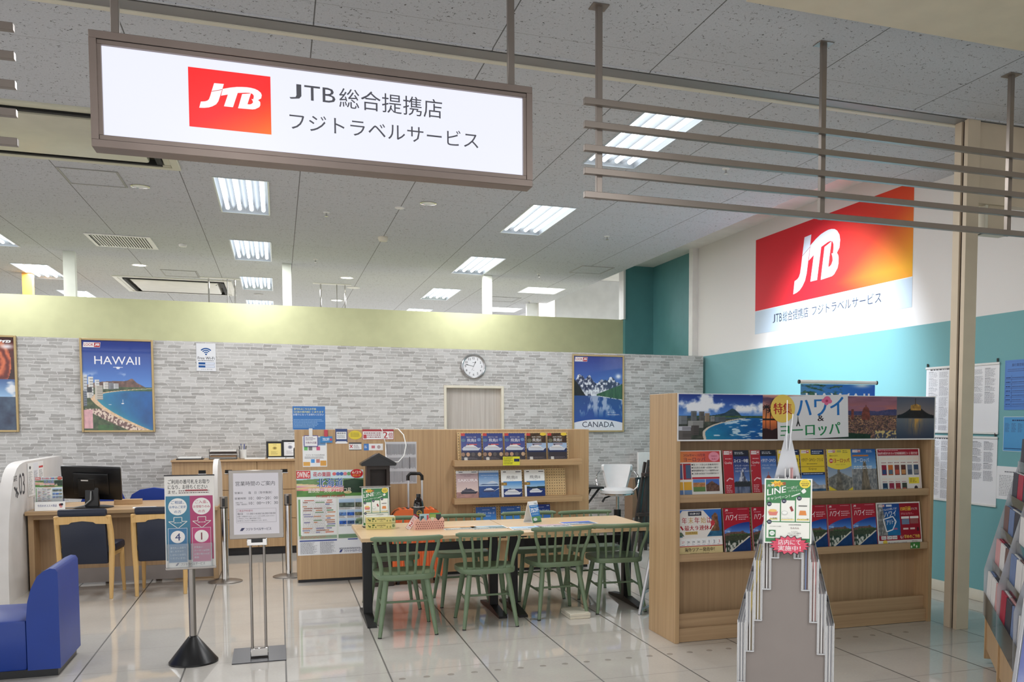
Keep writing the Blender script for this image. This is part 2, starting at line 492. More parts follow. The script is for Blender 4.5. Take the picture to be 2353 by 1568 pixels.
paint('black_metal', (15, 15, 16), 0.42)
paint('white_leather', (226, 226, 226), 0.4)
paint('brushed_steel', (150, 144, 138), 0.36, 0.05, 0.85)
paint('partition_white', (216, 212, 208), 0.5); paint('basket_hole', (150, 104, 96), .5)
paint('sign_metal', (138, 124, 116), 0.38, 0.04, 0.55)
paint('slat_metal', (140, 130, 122), 0.34, 0.04, 0.7)
paint('dark_steel', (66, 66, 70), 0.35, 0.04, 0.6)
paint('chrome', (205, 203, 200), 0.12, 0.01, 1.0)
paint('poster_frame_gold', (190, 166, 120), 0.4, 0.05, 0.25)
paint('blue_leather', (14, 54, 140), 0.38)
paint('blue_fabric', (28, 60, 150), 0.8)
paint('navy_leather', (24, 31, 50), 0.42)
paint('chair_green', (112, 132, 103), 0.42, 0.05)
paint('grey_plinth', (150, 142, 138), 0.4)
paint('dark_plinth', (42, 42, 46), 0.5)
paint('orange_shell', (224, 104, 50), 0.2, 0.03)
paint('aluminium', (188, 188, 190), 0.3, 0.02, 0.9)
paint('dark_brown_wood', (46, 33, 27), 0.45, 0.12)
paint('cardboard', (152, 124, 98), 0.8)
paint('pink_plastic', (228, 178, 164), 0.3)
paint('cola', (18, 13, 12), 0.1)
paint('taupe_panel', (138, 129, 124), 0.62, 0.03)
paint('grey_board', (150, 152, 152), 0.35)
paint('soft_white', (236, 236, 234), 0.6)
wood('oak_light', (160, 128, 91), (183, 150, 110), (197, 165, 125), 'Z', 0.42)
wood('oak_light_x', (160, 128, 91), (183, 150, 110), (197, 165, 125), 'X', 0.42)
wood('oak_table', (200, 167, 126), (211, 180, 139), (221, 193, 154), 'X', 0.3)
wood('oak_dark', (160, 130, 97), (173, 142, 107), (186, 155, 119), 'Z', 0.45)  # same oak with the shade of inner parts put into the colour
wood('oak_shaded_x', (158, 128, 96), (174, 143, 108), (188, 157, 121), 'X', 0.45)  # shaded oak colour again, grain lengthwise
wood('beech', (206, 162, 98), (214, 172, 108), (222, 184, 122), 'Z', 0.4)
paint('pink_clip', (196, 70, 84), .4); paint('label_black', (40, 40, 38), .4); paint('dark_green', (30, 48, 46), .5); paint('tissue_yellow', (210, 204, 136), .5)
wood('beech_pale', (196, 164, 116), (204, 172, 124), (212, 182, 134), 'Z', 0.5)
paint('lamp_white', (244, 246, 246), 0.35); paint('lamp_reflector', (196, 202, 208), 0.3, 0.02, 0.2); paint('ac_cream', (206, 203, 182), 0.4)
paint('leaf_white', (226, 224, 222), .5); paint('leaf_pink', (214, 160, 160), .5); paint('leaf_dark', (60, 60, 72), .5); paint('leaf_yellow', (206, 184, 110), .5); paint('leaf_brown', (120, 92, 88), .5); paint('leaf_blue', (110, 130, 170), .5)
paint('leaf_red', (170, 40, 66), .5)
def emis(name, c, s):
    m, nt, p, o = mat(name)
    setp(p, Base_Color=rgb(*c), Emission_Color=rgb(*c), Emission_Strength=s); MAT[name] = m
emis('tube_glow', (244, 250, 255), TUBE_POWER)
emis('lamp_glow', (255, 252, 244), 6.0)
emis('window_glow', (255, 250, 246), 1.3)
def acrylic(name, tint, gloss=0.12, milk=0.0):
    m, nt, p, o = mat(name)
    nt.nodes.remove(p)
    tr = nd(nt, 'ShaderNodeBsdfTransparent'); tr.inputs[0].default_value = tint
    gl = nd(nt, 'ShaderNodeBsdfGlossy'); gl.inputs['Roughness'].default_value = 0.06
    df = nd(nt, 'ShaderNodeBsdfDiffuse'); df.inputs[0].default_value = (0.86, 0.87, 0.9, 1)
    fr = nd(nt, 'ShaderNodeFresnel'); fr.inputs[0].default_value = 1.45
    m1 = nd(nt, 'ShaderNodeMixShader'); m1.inputs[0].default_value = milk
    nt.links.new(tr.outputs[0], m1.inputs[1]); nt.links.new(df.outputs[0], m1.inputs[2])
    m2 = nd(nt, 'ShaderNodeMixShader')
    nt.links.new(mth(nt, 'ADD', fr.outputs[0], gloss - 0.04, True), m2.inputs[0])
    nt.links.new(m1.outputs[0], m2.inputs[1]); nt.links.new(gl.outputs[0], m2.inputs[2])
    nt.links.new(m2.outputs[0], o.inputs['Surface'])
    MAT[name] = m
acrylic('clear_acrylic', (0.96, 0.97, 0.97, 1), 0.05, 0.03)
acrylic('edge_acrylic', (0.9, 0.92, 0.93, 1), 0.25, 0.45)
acrylic('milky_acrylic', (0.93, 0.94, 0.96, 1), 0.08, 0.42)
acrylic('window_glass', (0.93, 0.96, 0.97, 1), 0.04, 0.0)

# ---- floor, ceiling with real openings for the recessed lamps and air units
ZC = 3.8
struct('floor', MB().box(-14, -14, -0.1, 12, 26, 0), 'floor_tiles')
TROFFER_W, TROFFER_L = 0.475, 1.56
troffers = [(-0.285, y) for y in (-1.6, 0.95, 7.15, 10.29, 13.52, 16.75, 19.85)] + \
           [(2.745, y) for y in (-1.6, 0.75, 7.08, 10.30, 13.62, 16.95, 20.1)] + \
           [(-3.33, y) for y in (3.95, 10.3, 13.5, 16.6, 19.6)]  # the lights nearest the corridor are unseen, added to brighten the foreground
LED = [(4.30, 15.80), (4.30, 18.85)]
holes = [(x - TROFFER_W / 2, y - TROFFER_L / 2, x + TROFFER_W / 2, y + TROFFER_L / 2) for x, y in troffers]
holes += [(x - 0.33, y - 0.37, x + 0.33, y + 0.37) for x, y in LED]
AC1 = (-2.30, 7.78, -0.80, 9.30); AC2 = (-2.35, 16.6, -0.70, 18.4)
holes += [AC1, AC2]
RAIL = (5.69, 5.83)
def sheet_with_holes(x0, y0, x1, y1, holes, z, zt):
    hs = [h for h in holes if h[0] < x1 and h[2] > x0 and h[1] < y1 and h[3] > y0]
    xs = sorted({x0, x1} | {min(max(q, x0), x1) for h in hs for q in (h[0], h[2])})
    ys = sorted({y0, y1} | {min(max(q, y0), y1) for h in hs for q in (h[1], h[3])})
    mb = MB()
    for a, b in zip(xs, xs[1:]):
        for c, d in zip(ys, ys[1:]):
            mx, my = (a + b) / 2, (c + d) / 2
            if b - a < 1e-5 or d - c < 1e-5: continue
            if any(h[0] < mx < h[2] and h[1] < my < h[3] for h in hs): continue
            mb.add([(a, c, z), (b, c, z), (b, d, z), (a, d, z)], [(0, 3, 2, 1)])
    for h in hs:                                                     # cut edges of the board
        for (ax, ay), (bx, by) in (((h[0], h[1]), (h[2], h[1])), ((h[2], h[1]), (h[2], h[3])), ((h[2], h[3]), (h[0], h[3])), ((h[0], h[3]), (h[0], h[1]))):
            mb.add([(ax, ay, z), (bx, by, z), (bx, by, z + 0.03), (ax, ay, z + 0.03)], [(0, 1, 2, 3)])
    return mb
mb = sheet_with_holes(-12, 5.88, 4.87, 24, holes, ZC, 0)
for args in ((4.87, 5.88, 5.76, 7.42), (-14, -10, 12, RAIL[0] - 0.03)):
    q = sheet_with_holes(args[0], args[1], args[2], args[3], holes, ZC, 0)
    mb.add(q.v, q.f)
mb.add([(4.87, 7.42, ZC), (4.87, 24, ZC), (4.87, 24, 4.06), (4.87, 7.42, 4.06)], [(0, 1, 2, 3)])
mb.add([(4.87, 7.42, ZC), (5.8, 7.42, ZC), (5.8, 7.42, 4.06), (4.87, 7.42, 4.06)], [(0, 1, 2, 3)])
struct('ceiling', mb, 'ceiling_board')
struct('trim_1', MB().box(4.86, 7.40, 4.06, 6.4, 16, 4.10), 'white_paint')               # higher plain strip along the right wall
struct('trim_2', MB().box(-14, -10, 4.3, 12, 26, 4.35), 'grey_plastic')                   # slab above
t3 = struct('trim_3', MB().box(-12, RAIL[0] + 0.012, ZC - 0.004, 6.5, RAIL[1], ZC + 0.02), 'rail_grey')     # shutter track
struct('shutter_gap', MB().box(-12, RAIL[0] - 0.012, ZC + 0.004, 6.5, RAIL[0] + 0.012, ZC + 0.03), 'black_gap', t3)
struct('track_lip', MB().box(-12, RAIL[1], ZC - 0.012, 6.5, RAIL[1] + 0.045, ZC + 0.02, 0.003), 'trim_cream', t3)
struct('track_edge', MB().box(-12, RAIL[0] - 0.034, ZC - 0.006, 6.5, RAIL[0] - 0.012, ZC + 0.02), 'ceiling_board', t3)
struct('trim_4', MB().box(2.35, 1.9, ZC - 0.012, 12, 4.53, ZC - 0.002), 'cream_paint')   # plain cream soffit towards the corridor

# ---- walls
def wall_with_door():
    mb = MB(); y0, y1 = 12.2, 12.32
    mb.box(-12, y0, 0, 2.03, y1, 2.488); mb.box(2.78, y0, 0, 5.70, y1, 2.488); mb.box(2.03, y0, 2.0, 2.78, y1, 2.488)
    return mb
struct('wall_back', wall_with_door(), 'brick_wallpaper')
d = MB()
d.box(2.012, 12.185, 0, 2.045, 12.33, 2.012, 0.004).box(2.765, 12.185, 0, 2.80, 12.33, 2.012, 0.004).box(2.012, 12.185, 1.985, 2.80, 12.33, 2.018, 0.004)
door = struct('door_1', d, 'trim_cream')
m, nt, p, o = mat('door_grain')
f = noise(nt, coords(nt, (40, 40, 0.8)), 1.4, 5, 0.6)
nt.links.new(ramp(nt, f, [(0.3, rgb(176, 168, 160)), (0.7, rgb(201, 195, 188))]), p.inputs['Base Color']); setp(p, Roughness=0.45); MAT['door_grain'] = m
struct('door_panel', MB().box(2.045, 12.255, 0.005, 2.765, 12.29, 1.985), 'door_grain', door)
struct('wall_upper', MB().box(-12, 14.4, 0, 5.285, 14.5, 3.20), 'yellow_paint')
struct('trim_5', MB().box(-2.637, 14.40, 3.2, -2.50, 14.53, ZC), 'post_white')
struct('trim_6', MB().box(0.094, 14.40, 3.2, 0.215, 14.53, ZC), 'post_white')
struct('trim_7', MB().box(3.0, 14.40, 3.2, 3.13, 14.53, ZC), 'post_white')
struct('trim_8', MB().box(-3.63, 16.8, 2.5, -3.50, 16.95, ZC), 'orange_paint')
struct('wall_far', MB().box(-12, 20.6, 0, 3.2, 20.7, ZC), 'white_paint')
struct('wall_right', MB().box(5.745, -3, 0, 5.85, 12.5, 4.08), 'teal_white_wall')
struct('wall_recess', MB().box(5.285, 14.3, 0, 5.80, 14.5, 4.08).box(5.775, 12.5, 0, 5.85, 14.3, 4.08), 'teal_paint')
struct('trim_9', MB().box(5.25, 14.28, 3.2, 5.285, 14.5, 4.06), 'white_paint')
struct('trim_10', MB().box(5.655, 12.49, 2.3, 5.79, 12.62, 4.07, 0.004), 'white_paint')
struct('wall_side', MB().box(4.5, 17.6, 0, 8, 17.7, 4.3), 'daylight_white')
win = struct('window_1', MB().box(4.70, 17.53, 2.6, 5.06, 17.60, 4.0), 'white_paint')
struct('window_pane', MB().box(4.72, 17.525, 2.7, 5.03, 17.545, 3.95), 'window_glow', win)
struct('baseboard_right', MB().box(5.722, -3, 0, 5.745, 12.2, 0.10, 0.008), 'trim_cream')
struct('baseboard_back', MB().box(-12, 12.19, 0, 2.0, 12.2, 0.07).box(2.81, 12.19, 0, 5.72, 12.2, 0.07), 'grey_plastic')
col = MB().box(4.782, 5.755, 0, 4.895, 5.83, ZC, 0.002).box(4.782, 5.683, 0, 4.895, 5.725, ZC, 0.002)
c_o = struct('trim_11', col, 'beige_paint')
struct('guide_slot', MB().box(4.80, 5.725, 0, 4.895, 5.755, ZC), 'dark_brown_wood', c_o)
struct('wall_transom', MB().box(4.90, 5.71, 3.205, 5.745, 5.80, ZC + 0.02), 'beige_paint')
# ================================================================ CEILING FITTINGS
def make_troffer():
    t = thing('ceiling_light', '', 'ceiling light')
    w, l, h = TROFFER_W / 2, TROFFER_L / 2, 0.10
    mb = MB()
    mb.add([(-w, -l, 0), (w, -l, 0), (w, l, 0), (-w, l, 0), (-w + .02, -l + .02, h), (w - .02, -l + .02, h), (w - .02, l - .02, h), (-w + .02, l - .02, h)],
           [(0, 1, 5, 4), (1, 2, 6, 5), (2, 3, 7, 6), (3, 0, 4, 7), (4, 5, 6, 7)])
    for sx in (-1, 1): mb.box(sx * w - .008, -l, -.006, sx * w + .008, l, .002)
    for sy in (-1, 1): mb.box(-w, sy * l - .008, -.006, w, sy * l + .008, .002)
    mb.build('housing', 'lamp_reflector', t)
    n = 4
    for i in range(n):
        x = -w + (i + .5) * 2 * w / n
        MB().cyl((x, -l + .05, .035), (x, l - .05, .035), .021, n=10).build('tube', 'tube_glow', t)
    for i in range(n - 1):
        x = -w + (i + 1) * 2 * w / n
        MB().prism([(x - .035, h), (x, .02), (x + .035, h)], 'Y', -l + .02, l - .02).build('reflector', 'lamp_reflector', t)
    return t
TROF_LABEL = {
    (0, 3): 'four tube recessed ceiling light nearest below the left half of the hanging sign',
    (0, 4): 'four tube ceiling light behind the one under the sign, over the brick partition',
    (0, 5): 'small four tube ceiling light seen just above the yellow band, beside the middle white post',
    (0, 6): 'four tube ceiling light half hidden by the yellow band, left of the middle white post',
    (1, 2): 'four tube ceiling light glowing through the upper end of the metal slats',
    (1, 3): 'four tube ceiling light between the hanging sign and the red wall poster',
    (1, 4): 'four tube ceiling light right above the third white post',
    (1, 5): 'four tube ceiling light left of the third white post, over the yellow band',
    (1, 6): 'four tube ceiling light half sunk behind the yellow band near the third white post',
    (2, 2): 'four tube ceiling light cut by the left edge of the photo',
    (2, 3): 'four tube ceiling light in front of the orange post',
    (2, 4): 'four tube ceiling light partly hidden behind the first white post',
}
tr0 = make_troffer()
used = False
idx = [(0, i) for i in range(7)] + [(1, i) for i in range(7)] + [(2, i) for i in range(5)]
for (x, y), k in zip(troffers, idx):
    lab = TROF_LABEL.get(k, 'unseen four tube ceiling light added for its light, out of view')
    if not used: o = tr0; o.location = (x, y, ZC); o['label'] = lab; used = True
    else: o = dup(tr0, (x, y, ZC), None, lab)
    o['group'] = 'four tube recessed ceiling lights'
    area_light('ceiling_lamp', (x, y, ZC - .012), TROFFER_W - .03, TROFFER_L - .04, LAMP_WATTS, (0.985, 0.99, 1.0))
for i, (x, y) in enumerate(LED):
    t = thing('ceiling_light', ('square three panel ceiling light behind the third white post, higher of the two', 'square three panel ceiling light touching the third white post, lower of the two')[i], 'ceiling light', (x, y, ZC), 0, 'three panel ceiling lights')
    mb = MB().box(-.33, -.37, .06, .33, .37, .08)
    for sx in (-1, 1): mb.box(sx * .33 - .01, -.37, -.004, sx * .33 + .01, .37, .07)
    for sy in (-1, 1): mb.box(-.33, sy * .37 - .01, -.004, .33, sy * .37 + .01, .07)
    mb.build('frame', 'lamp_white', t); area_light('ceiling_lamp', (x, y, ZC - .012), .6, .7, LAMP_WATTS * .9, (.86, .93, 1.0))
    for k in range(3): MB().box(-.30 + k * .205, -.33, .02, -.13 + k * .205, .33, .055).build('lamp_panel', 'tube_glow', t)

def downlight(u, v, lit, lab, r=0.085):
    p = GZ(u, v, ZC)
    t = thing('downlight', lab, 'downlight', p, 0, 'round ceiling downlights')
    MB().lathe([(r, .0), (r, -.006), (r * .82, -.008), (r * .8, 0.0)], n=28).build('rim', 'white_plastic' if lit else 'chrome', t)
    MB().cyl((0, 0, -.004), (0, 0, .001), r * .8, n=24).build('lens', 'lamp_glow' if lit else 'lamp_white', t)
downlight(322, 428, False, 'unlit chrome rimmed downlight under the left end of the hanging sign')
downlight(984, 467, False, 'unlit chrome rimmed downlight under the right half of the hanging sign')
downlight(320, 609, True, 'lit round downlight above the yellow band, right of the first white post', .11)
downlight(797, 638, True, 'lit round downlight above the yellow band, between two white posts', .11)
downlight(774, 690, True, 'lit round downlight lowest over the yellow band, between the thin rods', .12)
def sprinkler(u, v, lab):
    p = GZ(u, v, ZC)
    t = thing('sprinkler', lab, 'sprinkler', p, 0, 'ceiling sprinkler heads')
    MB().lathe([(.035, 0), (.03, -.008), (.012, -.01)], n=16).build('plate', 'white_plastic', t)
    MB().cyl((0, 0, -.008), (0, 0, -.04), .009, n=8).cyl((0, 0, -.04), (0, 0, -.045), .02, n=10).build('nozzle', 'chrome', t)
for u, v, l in ((750, 488, 'small sprinkler head on the ceiling left of the smoke detector'), (725, 596, 'small sprinkler head beside the top of the middle white post'), (1395, 543, 'small sprinkler head right of the ceiling light near the red poster'),
                (1238, 630, 'small sprinkler head just above the three panel ceiling light'), (1216, 692, 'small sprinkler head between the two three panel ceiling lights'), (1668, 388, 'small sprinkler head seen between the metal slats'), (497, 651, 'tiny sprinkler head above the far air conditioner')):
    sprinkler(u, v, l)
def detector(u, v, r, h, lab, m='white_plastic'):
    mb = MB().lathe([(r, 0), (r, -h * .5), (r * .8, -h), (r * .3, -h)], n=24)
    o = mb.build('smoke_detector', m); o.location = GZ(u, v, ZC); tag(o, lab, 'smoke detector', 'ceiling detectors')
detector(880, 545, .06, .05, 'white domed smoke detector hanging from the ceiling seam', 'trim_cream')
detector(918, 477, .05, .012, 'flat round disc on the ceiling seam beside the chrome downlight')
detector(812, 661, .11, .012, 'wide flat disc on the ceiling above the yellow band')
detector(420, 562, .05, .03, 'pale detector on the ceiling right of the slatted vent')
detector(594, 676, .08, .012, 'grey flat disc between two ceiling lights over the yellow band', 'grey_plastic')
# slatted vent
a, b = GZ(212, 541, ZC), GZ(347, 567, ZC)
t = thing('ceiling_vent', 'white ceiling vent with many dark slots', 'vent', ((a.x + b.x) / 2, (a.y + b.y) / 2, ZC))
w, l = .33, .41
MB().box(-w, -l, -.004, w, l, 0).build('backing', 'black_gap', t)
fr = MB()
for s_ in (-1, 1): fr.box(s_ * w - .03, -l - .03, -.012, s_ * w + .03, l + .03, 0, .003).box(-w, s_ * l - .03, -.012, w, s_ * l + .03, 0, .003)
fr.build('frame', 'white_plastic', t)
g = MB()
for i in range(21): g.box(-w + .02 + i * (2 * w - .04) / 20 - .0075, -l, -.012, -w + .02 + i * (2 * w - .04) / 20 + .0075, l, -.003)
g.build('grille', 'white_plastic', t)
def hatch(cx, cy, w, l, lab):
    t = thing('access_panel', lab, 'hatch', (cx, cy, ZC), 0, 'square ceiling access panels')
    MB().box(-w, -l, -.003, w, l, 0).build('panel', 'ceiling_board', t)
    f = MB()
    for s_ in (-1, 1): f.box(s_ * w - .008, -l - .008, -.007, s_ * w + .008, l + .008, 0).box(-w, s_ * l - .008, -.007, w, s_ * l + .008, 0)
    f.build('frame', 'grey_plastic', t)
hatch(-1.555, 9.95, .235, .30, 'square ceiling hatch just below the large air conditioner')
hatch(-1.36, 16.0, .24, .32, 'square ceiling hatch beyond the yellow band, above the far air conditioner')
hatch(4.40, 13.35, .24, .32, 'square ceiling hatch near the dark teal recess')
hatch(3.95, 17.2, .26, .30, 'faint square ceiling hatch between the three panel lights')
# ceiling cassettes
def cassette(box, lab, m):
    x0, y0, x1, y1 = box; w, l = (x1 - x0) / 2, (y1 - y0) / 2
    t = thing('air_conditioner', lab, 'air conditioner', ((x0 + x1) / 2, (y0 + y1) / 2, ZC), 0, 'ceiling cassette air conditioners')
    mb = MB().box(-w, -l, .10, w, l, .16)
    for s_ in (-1, 1): mb.box(s_ * w - .035, -l - .035, -.02, s_ * w + .035, l + .035, .10, .006).box(-w, s_ * l - .035, -.02, w, s_ * l + .035, .10, .006)
    mb.build('housing', m, t)
    MB().box(-w + .19, -l + .19, -.03, w - .19, l - .19, .06, .02).build('intake_panel', m, t)
    for s_ in (-1, 1):
        MB().box(-w + .10, s_ * (l - .115) - .022, -.027, w - .10, s_ * (l - .115) + .022, .02).build('outlet', 'black_gap', t)
        MB().box(s_ * (w - .115) - .022, -l + .16, -.027, s_ * (w - .115) + .022, l - .16, .02).build('outlet', 'black_gap', t)
    fl = MB()
    for s_ in (-1, 1):
        fl.box(-w + .04, s_ * (l - .055) - .03, -.010, w - .04, s_ * (l - .055) + .03, .04); fl.box(s_ * (w - .055) - .03, -l + .1, -.010, s_ * (w - .055) + .03, l - .1, .04)
    fl.build('flap', m, t)
cassette(AC1, 'large cream ceiling air conditioner behind the left end of the hanging sign', 'ac_cream')
cassette(AC2, 'ceiling air conditioner with a shiny grey centre seen above the yellow band', 'white_plastic')
# thin hanging rods with chains beyond the yellow band
for us, lab in (((480, 523, 540), 'thin rod and two chains hanging right of the far air conditioner'), ((737, 774, 793), 'thin rod and two chains hanging under a ceiling bar beside the low downlight')):
    y = 16.3
    pts = [GY(u, 672, y) for u in us]
    t = thing('hanging_bracket', lab, 'bracket', (pts[1].x, y, ZC), 0, 'hanging brackets beyond the yellow band')
    MB().box(pts[0].x - pts[1].x - .12, -.05, -.012, pts[2].x - pts[1].x + .1, .05, 0).build('ceiling_bar', 'white_plastic', t)
    for p_, nm in zip(pts, ('chain', 'rod', 'chain')):
        x = p_.x - pts[1].x
        if us[0] == 480 and nm == 'rod': x = pts[1].x - pts[1].x
        MB().cyl((x, 0, -.9), (x, 0, 0), .008 if nm == 'rod' else .012, n=6).build(nm, 'grey_plastic' if nm == 'rod' else 'chrome', t)

# ================================================================ HANGING SIGN AND SLATS
JTB_J = [(.243, .99), (.396, 1.0), (.37, .80), (.303, .323), (.268, .2), (.208, .107), (.15, .05), (.081, .016), (0, 0), (.028, .239), (.093, .263), (.13, .3), (.155, .358), (.178, .5), (.197, .654)]
JTB_T = [(.377, .81), (.498, .893), (.60, .945), (.683, .967), (.76, .98), (.822, .975), (.885, .955), (.9375, .913), (.985, .83), (1, .739), (.988, .613), (.9375, .535), (.86, .55), (.87, .64), (.868, .70), (.845, .755), (.80, .775), (.74, .765), (.613, .72), (.532, .156), (.389, .156), (.456, .617), (.347, .545)]
JTB_B = [(.683, .70), (.825, .76), (.765, .333), (.80, .335), (.83, .36), (.856, .424), (.85, .49), (.83, .55), (.9375, .535), (.965, .49), (.974, .446), (.972, .342), (.955, .27), (.926, .23), (.89, .18), (.845, .156), (.613, .14)]
def jtb(a, x0, y0, x1, y1, c, slit=None):
    for P in (JTB_J, JTB_T, JTB_B): a.poly([(x0 + px * (x1 - x0), y0 + py * (y1 - y0)) for px, py in P], c)
    if slit:
        a.up(); a.line((x0 + .20 * (x1 - x0), y0 + .665 * (y1 - y0)), (x0 + .375 * (x1 - x0), y0 + .785 * (y1 - y0)), .018 * (x1 - x0), slit); a.k -= 1
def look_logo(a, x0, y0, x1, y1):
    xm = x0 + (x1 - x0) * .62; s_ = (x1 - x0) * .04
    a.poly([(x0, y0), (x1 - s_, y0), (x1, y1), (x0 + s_, y1)], (236, 232, 232)); a.up()
    a.poly([(xm, y0 + (y1 - y0) * .06), (x1 - s_ * 1.3, y0 + (y1 - y0) * .06), (x1 - s_ * .4, y1 - (y1 - y0) * .06), (xm + s_ * .6, y1 - (y1 - y0) * .06)], (176, 30, 48)); a.up()
    a.text('LOOK', x0 + (x1 - x0) * .07, y0 + (y1 - y0) * .25, xm - (x1 - x0) * .02, y1 - (y1 - y0) * .18, (176, 30, 48), 1)
    jtb(a, xm + (x1 - x0) * .04, y0 + (y1 - y0) * .25, x1 - (x1 - x0) * .07, y1 - (y1 - y0) * .2, (240, 236, 236)); a.k -= 2

SX0, SX1, SZ0, SZ1, SY = -.762, 1.276, 2.808, 3.322, 4.86
sg = thing('hanging_sign', 'long backlit white shop sign with red square logo hanging from the ceiling', 'sign', ((SX0 + SX1) / 2, SY, SZ0))
W = (SX1 - SX0) / 2; Hs = SZ1 - SZ0
mb = MB()
for z0, z1 in ((0, .035), (Hs - .035, Hs)): mb.box(-W, 0, z0, W, .115, z1, .002)
for x0, x1 in ((-W, -W + .03), (W - .03, W)): mb.box(x0, .0005, .035, x1, .1145, Hs - .035)
mb.box(-W + .01, .10, .01, W - .01, .114, Hs - .01)
mb.build('case', 'sign_metal', sg)
ib = MB()
for z0, z1 in ((.035, .058), (Hs - .056, Hs - .035)): ib.box(-W + .03, .008, z0, W - .03, .05, z1, .002)
for x0, x1 in ((-W + .03, -W + .047), (W - .047, W - .03)): ib.box(x0, .0085, .058, x1, .05, Hs - .056)
ib.build('inner_rim', 'sign_metal', sg)
for z0, z1 in ((.033, .036), (Hs - .036, Hs - .033)): MB().box(-W + .03, .004, z0, W - .03, .02, z1).build('seam', 'black_gap', sg)
aw, ah = 2 * W - .094, Hs - .114
a = Art(aw, ah, .004, (238, 240, 255))
q0, q1 = .1815, .3655
a.rect(q0, .205, q1, .885, (255, 38, 34), (255, 38, 34)); a.up()
a.img(q0, .205, q1, .885, 24, 24, lambda U, V: np.stack([np.full(U.shape, 255.0), 26 + 100 * np.clip(U * .9 - V * 1.15, 0, 1), 30 - 30 * np.clip(U - V, 0, 1)], -1)); a.up()
jtb(a, .204, .43, .345, .735, (255, 255, 255), (200, 20, 30)); a.up()
G3 = (70, 70, 78)
a.text('J', .409, .655, .437, .835, G3); a.text('TB', .444, .66, .518, .835, G3); a.text('総合提携店', .527, .618, .785, .855, G3); a.text('フジトラベルサービス', .408, .295, .880, .495, G3)
o = a.build('face_panel', (0, .03, .058), UPR, 'print_backlit', sg)
for x in (-.70 + .80, ): pass
for u in (264.5, 1173.8):
    x = GY(u, 60, SY + .05).x - (SX0 + SX1) / 2
    MB().box(x - .017, .04, Hs, x + .017, .074, ZC - SZ0, .002).build('hanging_pole', 'slat_metal', sg)

def slats(name_lab, x0, x1, poles):
    t = thing('slat_screen', name_lab, 'slats', ((x0 + x1) / 2, SY, 2.78), 0, 'hanging metal slat screens')
    cx = (x0 + x1) / 2
    for z in (3.283, 3.161, 3.038, 2.917, 2.792):
        MB().box(x0 - cx, -.022, z - .0165 - 2.78, x1 - cx, .012, z + .0165 - 2.78, .0015).build('slat', 'slat_metal', t)
    for x in poles:
        p_ = MB().box(x - cx - .016, .012, 0, x - cx + .016, .044, ZC - 2.78, .002)
        po = p_.build('pole', 'slat_metal', t)
        MB().box(x - cx - .045, -.017, ZC - 2.78 - .006, x - cx + .045, .073, ZC - 2.78 - .001).build('ceiling_plate', 'slat_metal', po)
slats('screen of five long metal slats hanging at the right of the shop sign', 1.558, 6.4, (1.652, 3.048, 4.443, 5.84))
slats('screen of five metal slats whose ends show at the left of the shop sign', -5.2, -1.045, (-1.14 - 1.39, -5.0))
# ================================================================ LEFT: COUNTER, CHAIRS, CABINETS, STANDS
# ---- curved counter partition with the gate number
PX = -2.17
t = thing('counter_partition', 'white curved counter partition marked 03 at the left end of the counter', 'partition', (PX, 9.3, 0))
def part_outline():
    y0, y1 = 9.22, 11.5
    pts = [(y0, 0), (y1, 0), (y1, 1.18)]
    pts += [(y0 + .75, 1.185), (y0 + .62, 1.18), (y0 + .50, 1.165), (y0 + .40, 1.135), (y0 + .32, 1.09), (y0 + .25, 1.02), (y0 + .19, .93), (y0 + .13, .82), (y0 + .08, .68), (y0 + .04, .5), (y0 + .015, .3)]
    return [(y - 9.3, z) for y, z in pts]
pl = MB().prism(part_outline(), 'X', -.09, 0, smooth=True)
pl.build('panel', 'partition_white', t)
a = Art(.47, .27, 0)
a.text('03', .50, .12, .92, .85, (70, 68, 70)); a.text('GATE', .12, .62, .36, .80, (70, 68, 70))
a.poly([(.12, .42), (.40, .13), (.46, .20), (.18, .46)], (70, 68, 70)); a.poly([(.22, .12), (.27, .10), (.36, .40), (.31, .42)], (70, 68, 70)); a.poly([(.30, .08), (.35, .06), (.42, .22), (.38, .24)], (70, 68, 70))
a.build('lettering', (.001, .375, .86), (PI / 2, 0, PI / 2), 'print_paper', t)
# notices taped to the partition
a = Art(.62, .31, .0006, (240, 240, 240))
for k in range(3):
    x = .02 + k * .33
    a.rect(x, .02, x + .30, .98, (236, 236, 234) if k != 1 else (228, 230, 236)); a.up(); a.lines(x + .03, .06, x + .27, .75, 22, (120, 120, 120), .45, k + 3, .05); a.k -= 1
a.up(); a.ell(.15, .86, .05, .05, (60, 60, 60)); a.rect(.70, .80, .97, .86, (200, 60, 60))
o = a.build('notice_sheet', (PX + .003, 10.29, .855), (PI / 2, 0, PI / 2), 'print_paper')
tag(o, 'white information sheets taped on the curved counter partition', 'notice')

# ---- counter desk
t = thing('counter_desk', 'long oak service counter with an open knee space', 'desk', (-1.36, 9.84, 0))
MB().box(-.80, -.06, .70, .80, .95, .735, .003).build('worktop', 'oak_light_x', t)
MB().box(-.79, .0, 0, -.745, .9, .70, .002).build('side_panel', 'oak_light', t)
MB().box(.745, .0, .03, .79, .9, .70, .002).build('side_panel', 'oak_light', t)
MB().box(-.745, .22, .16, .745, .25, .70).build('front_panel', 'oak_dark', t)
MB().box(-.745, .215, .02, .745, .245, .16).build('kick_plate', 'grey_plinth', t)
MB().box(-.79, .002, .655, .79, .03, .70, .001).build('apron', 'oak_light_x', t)
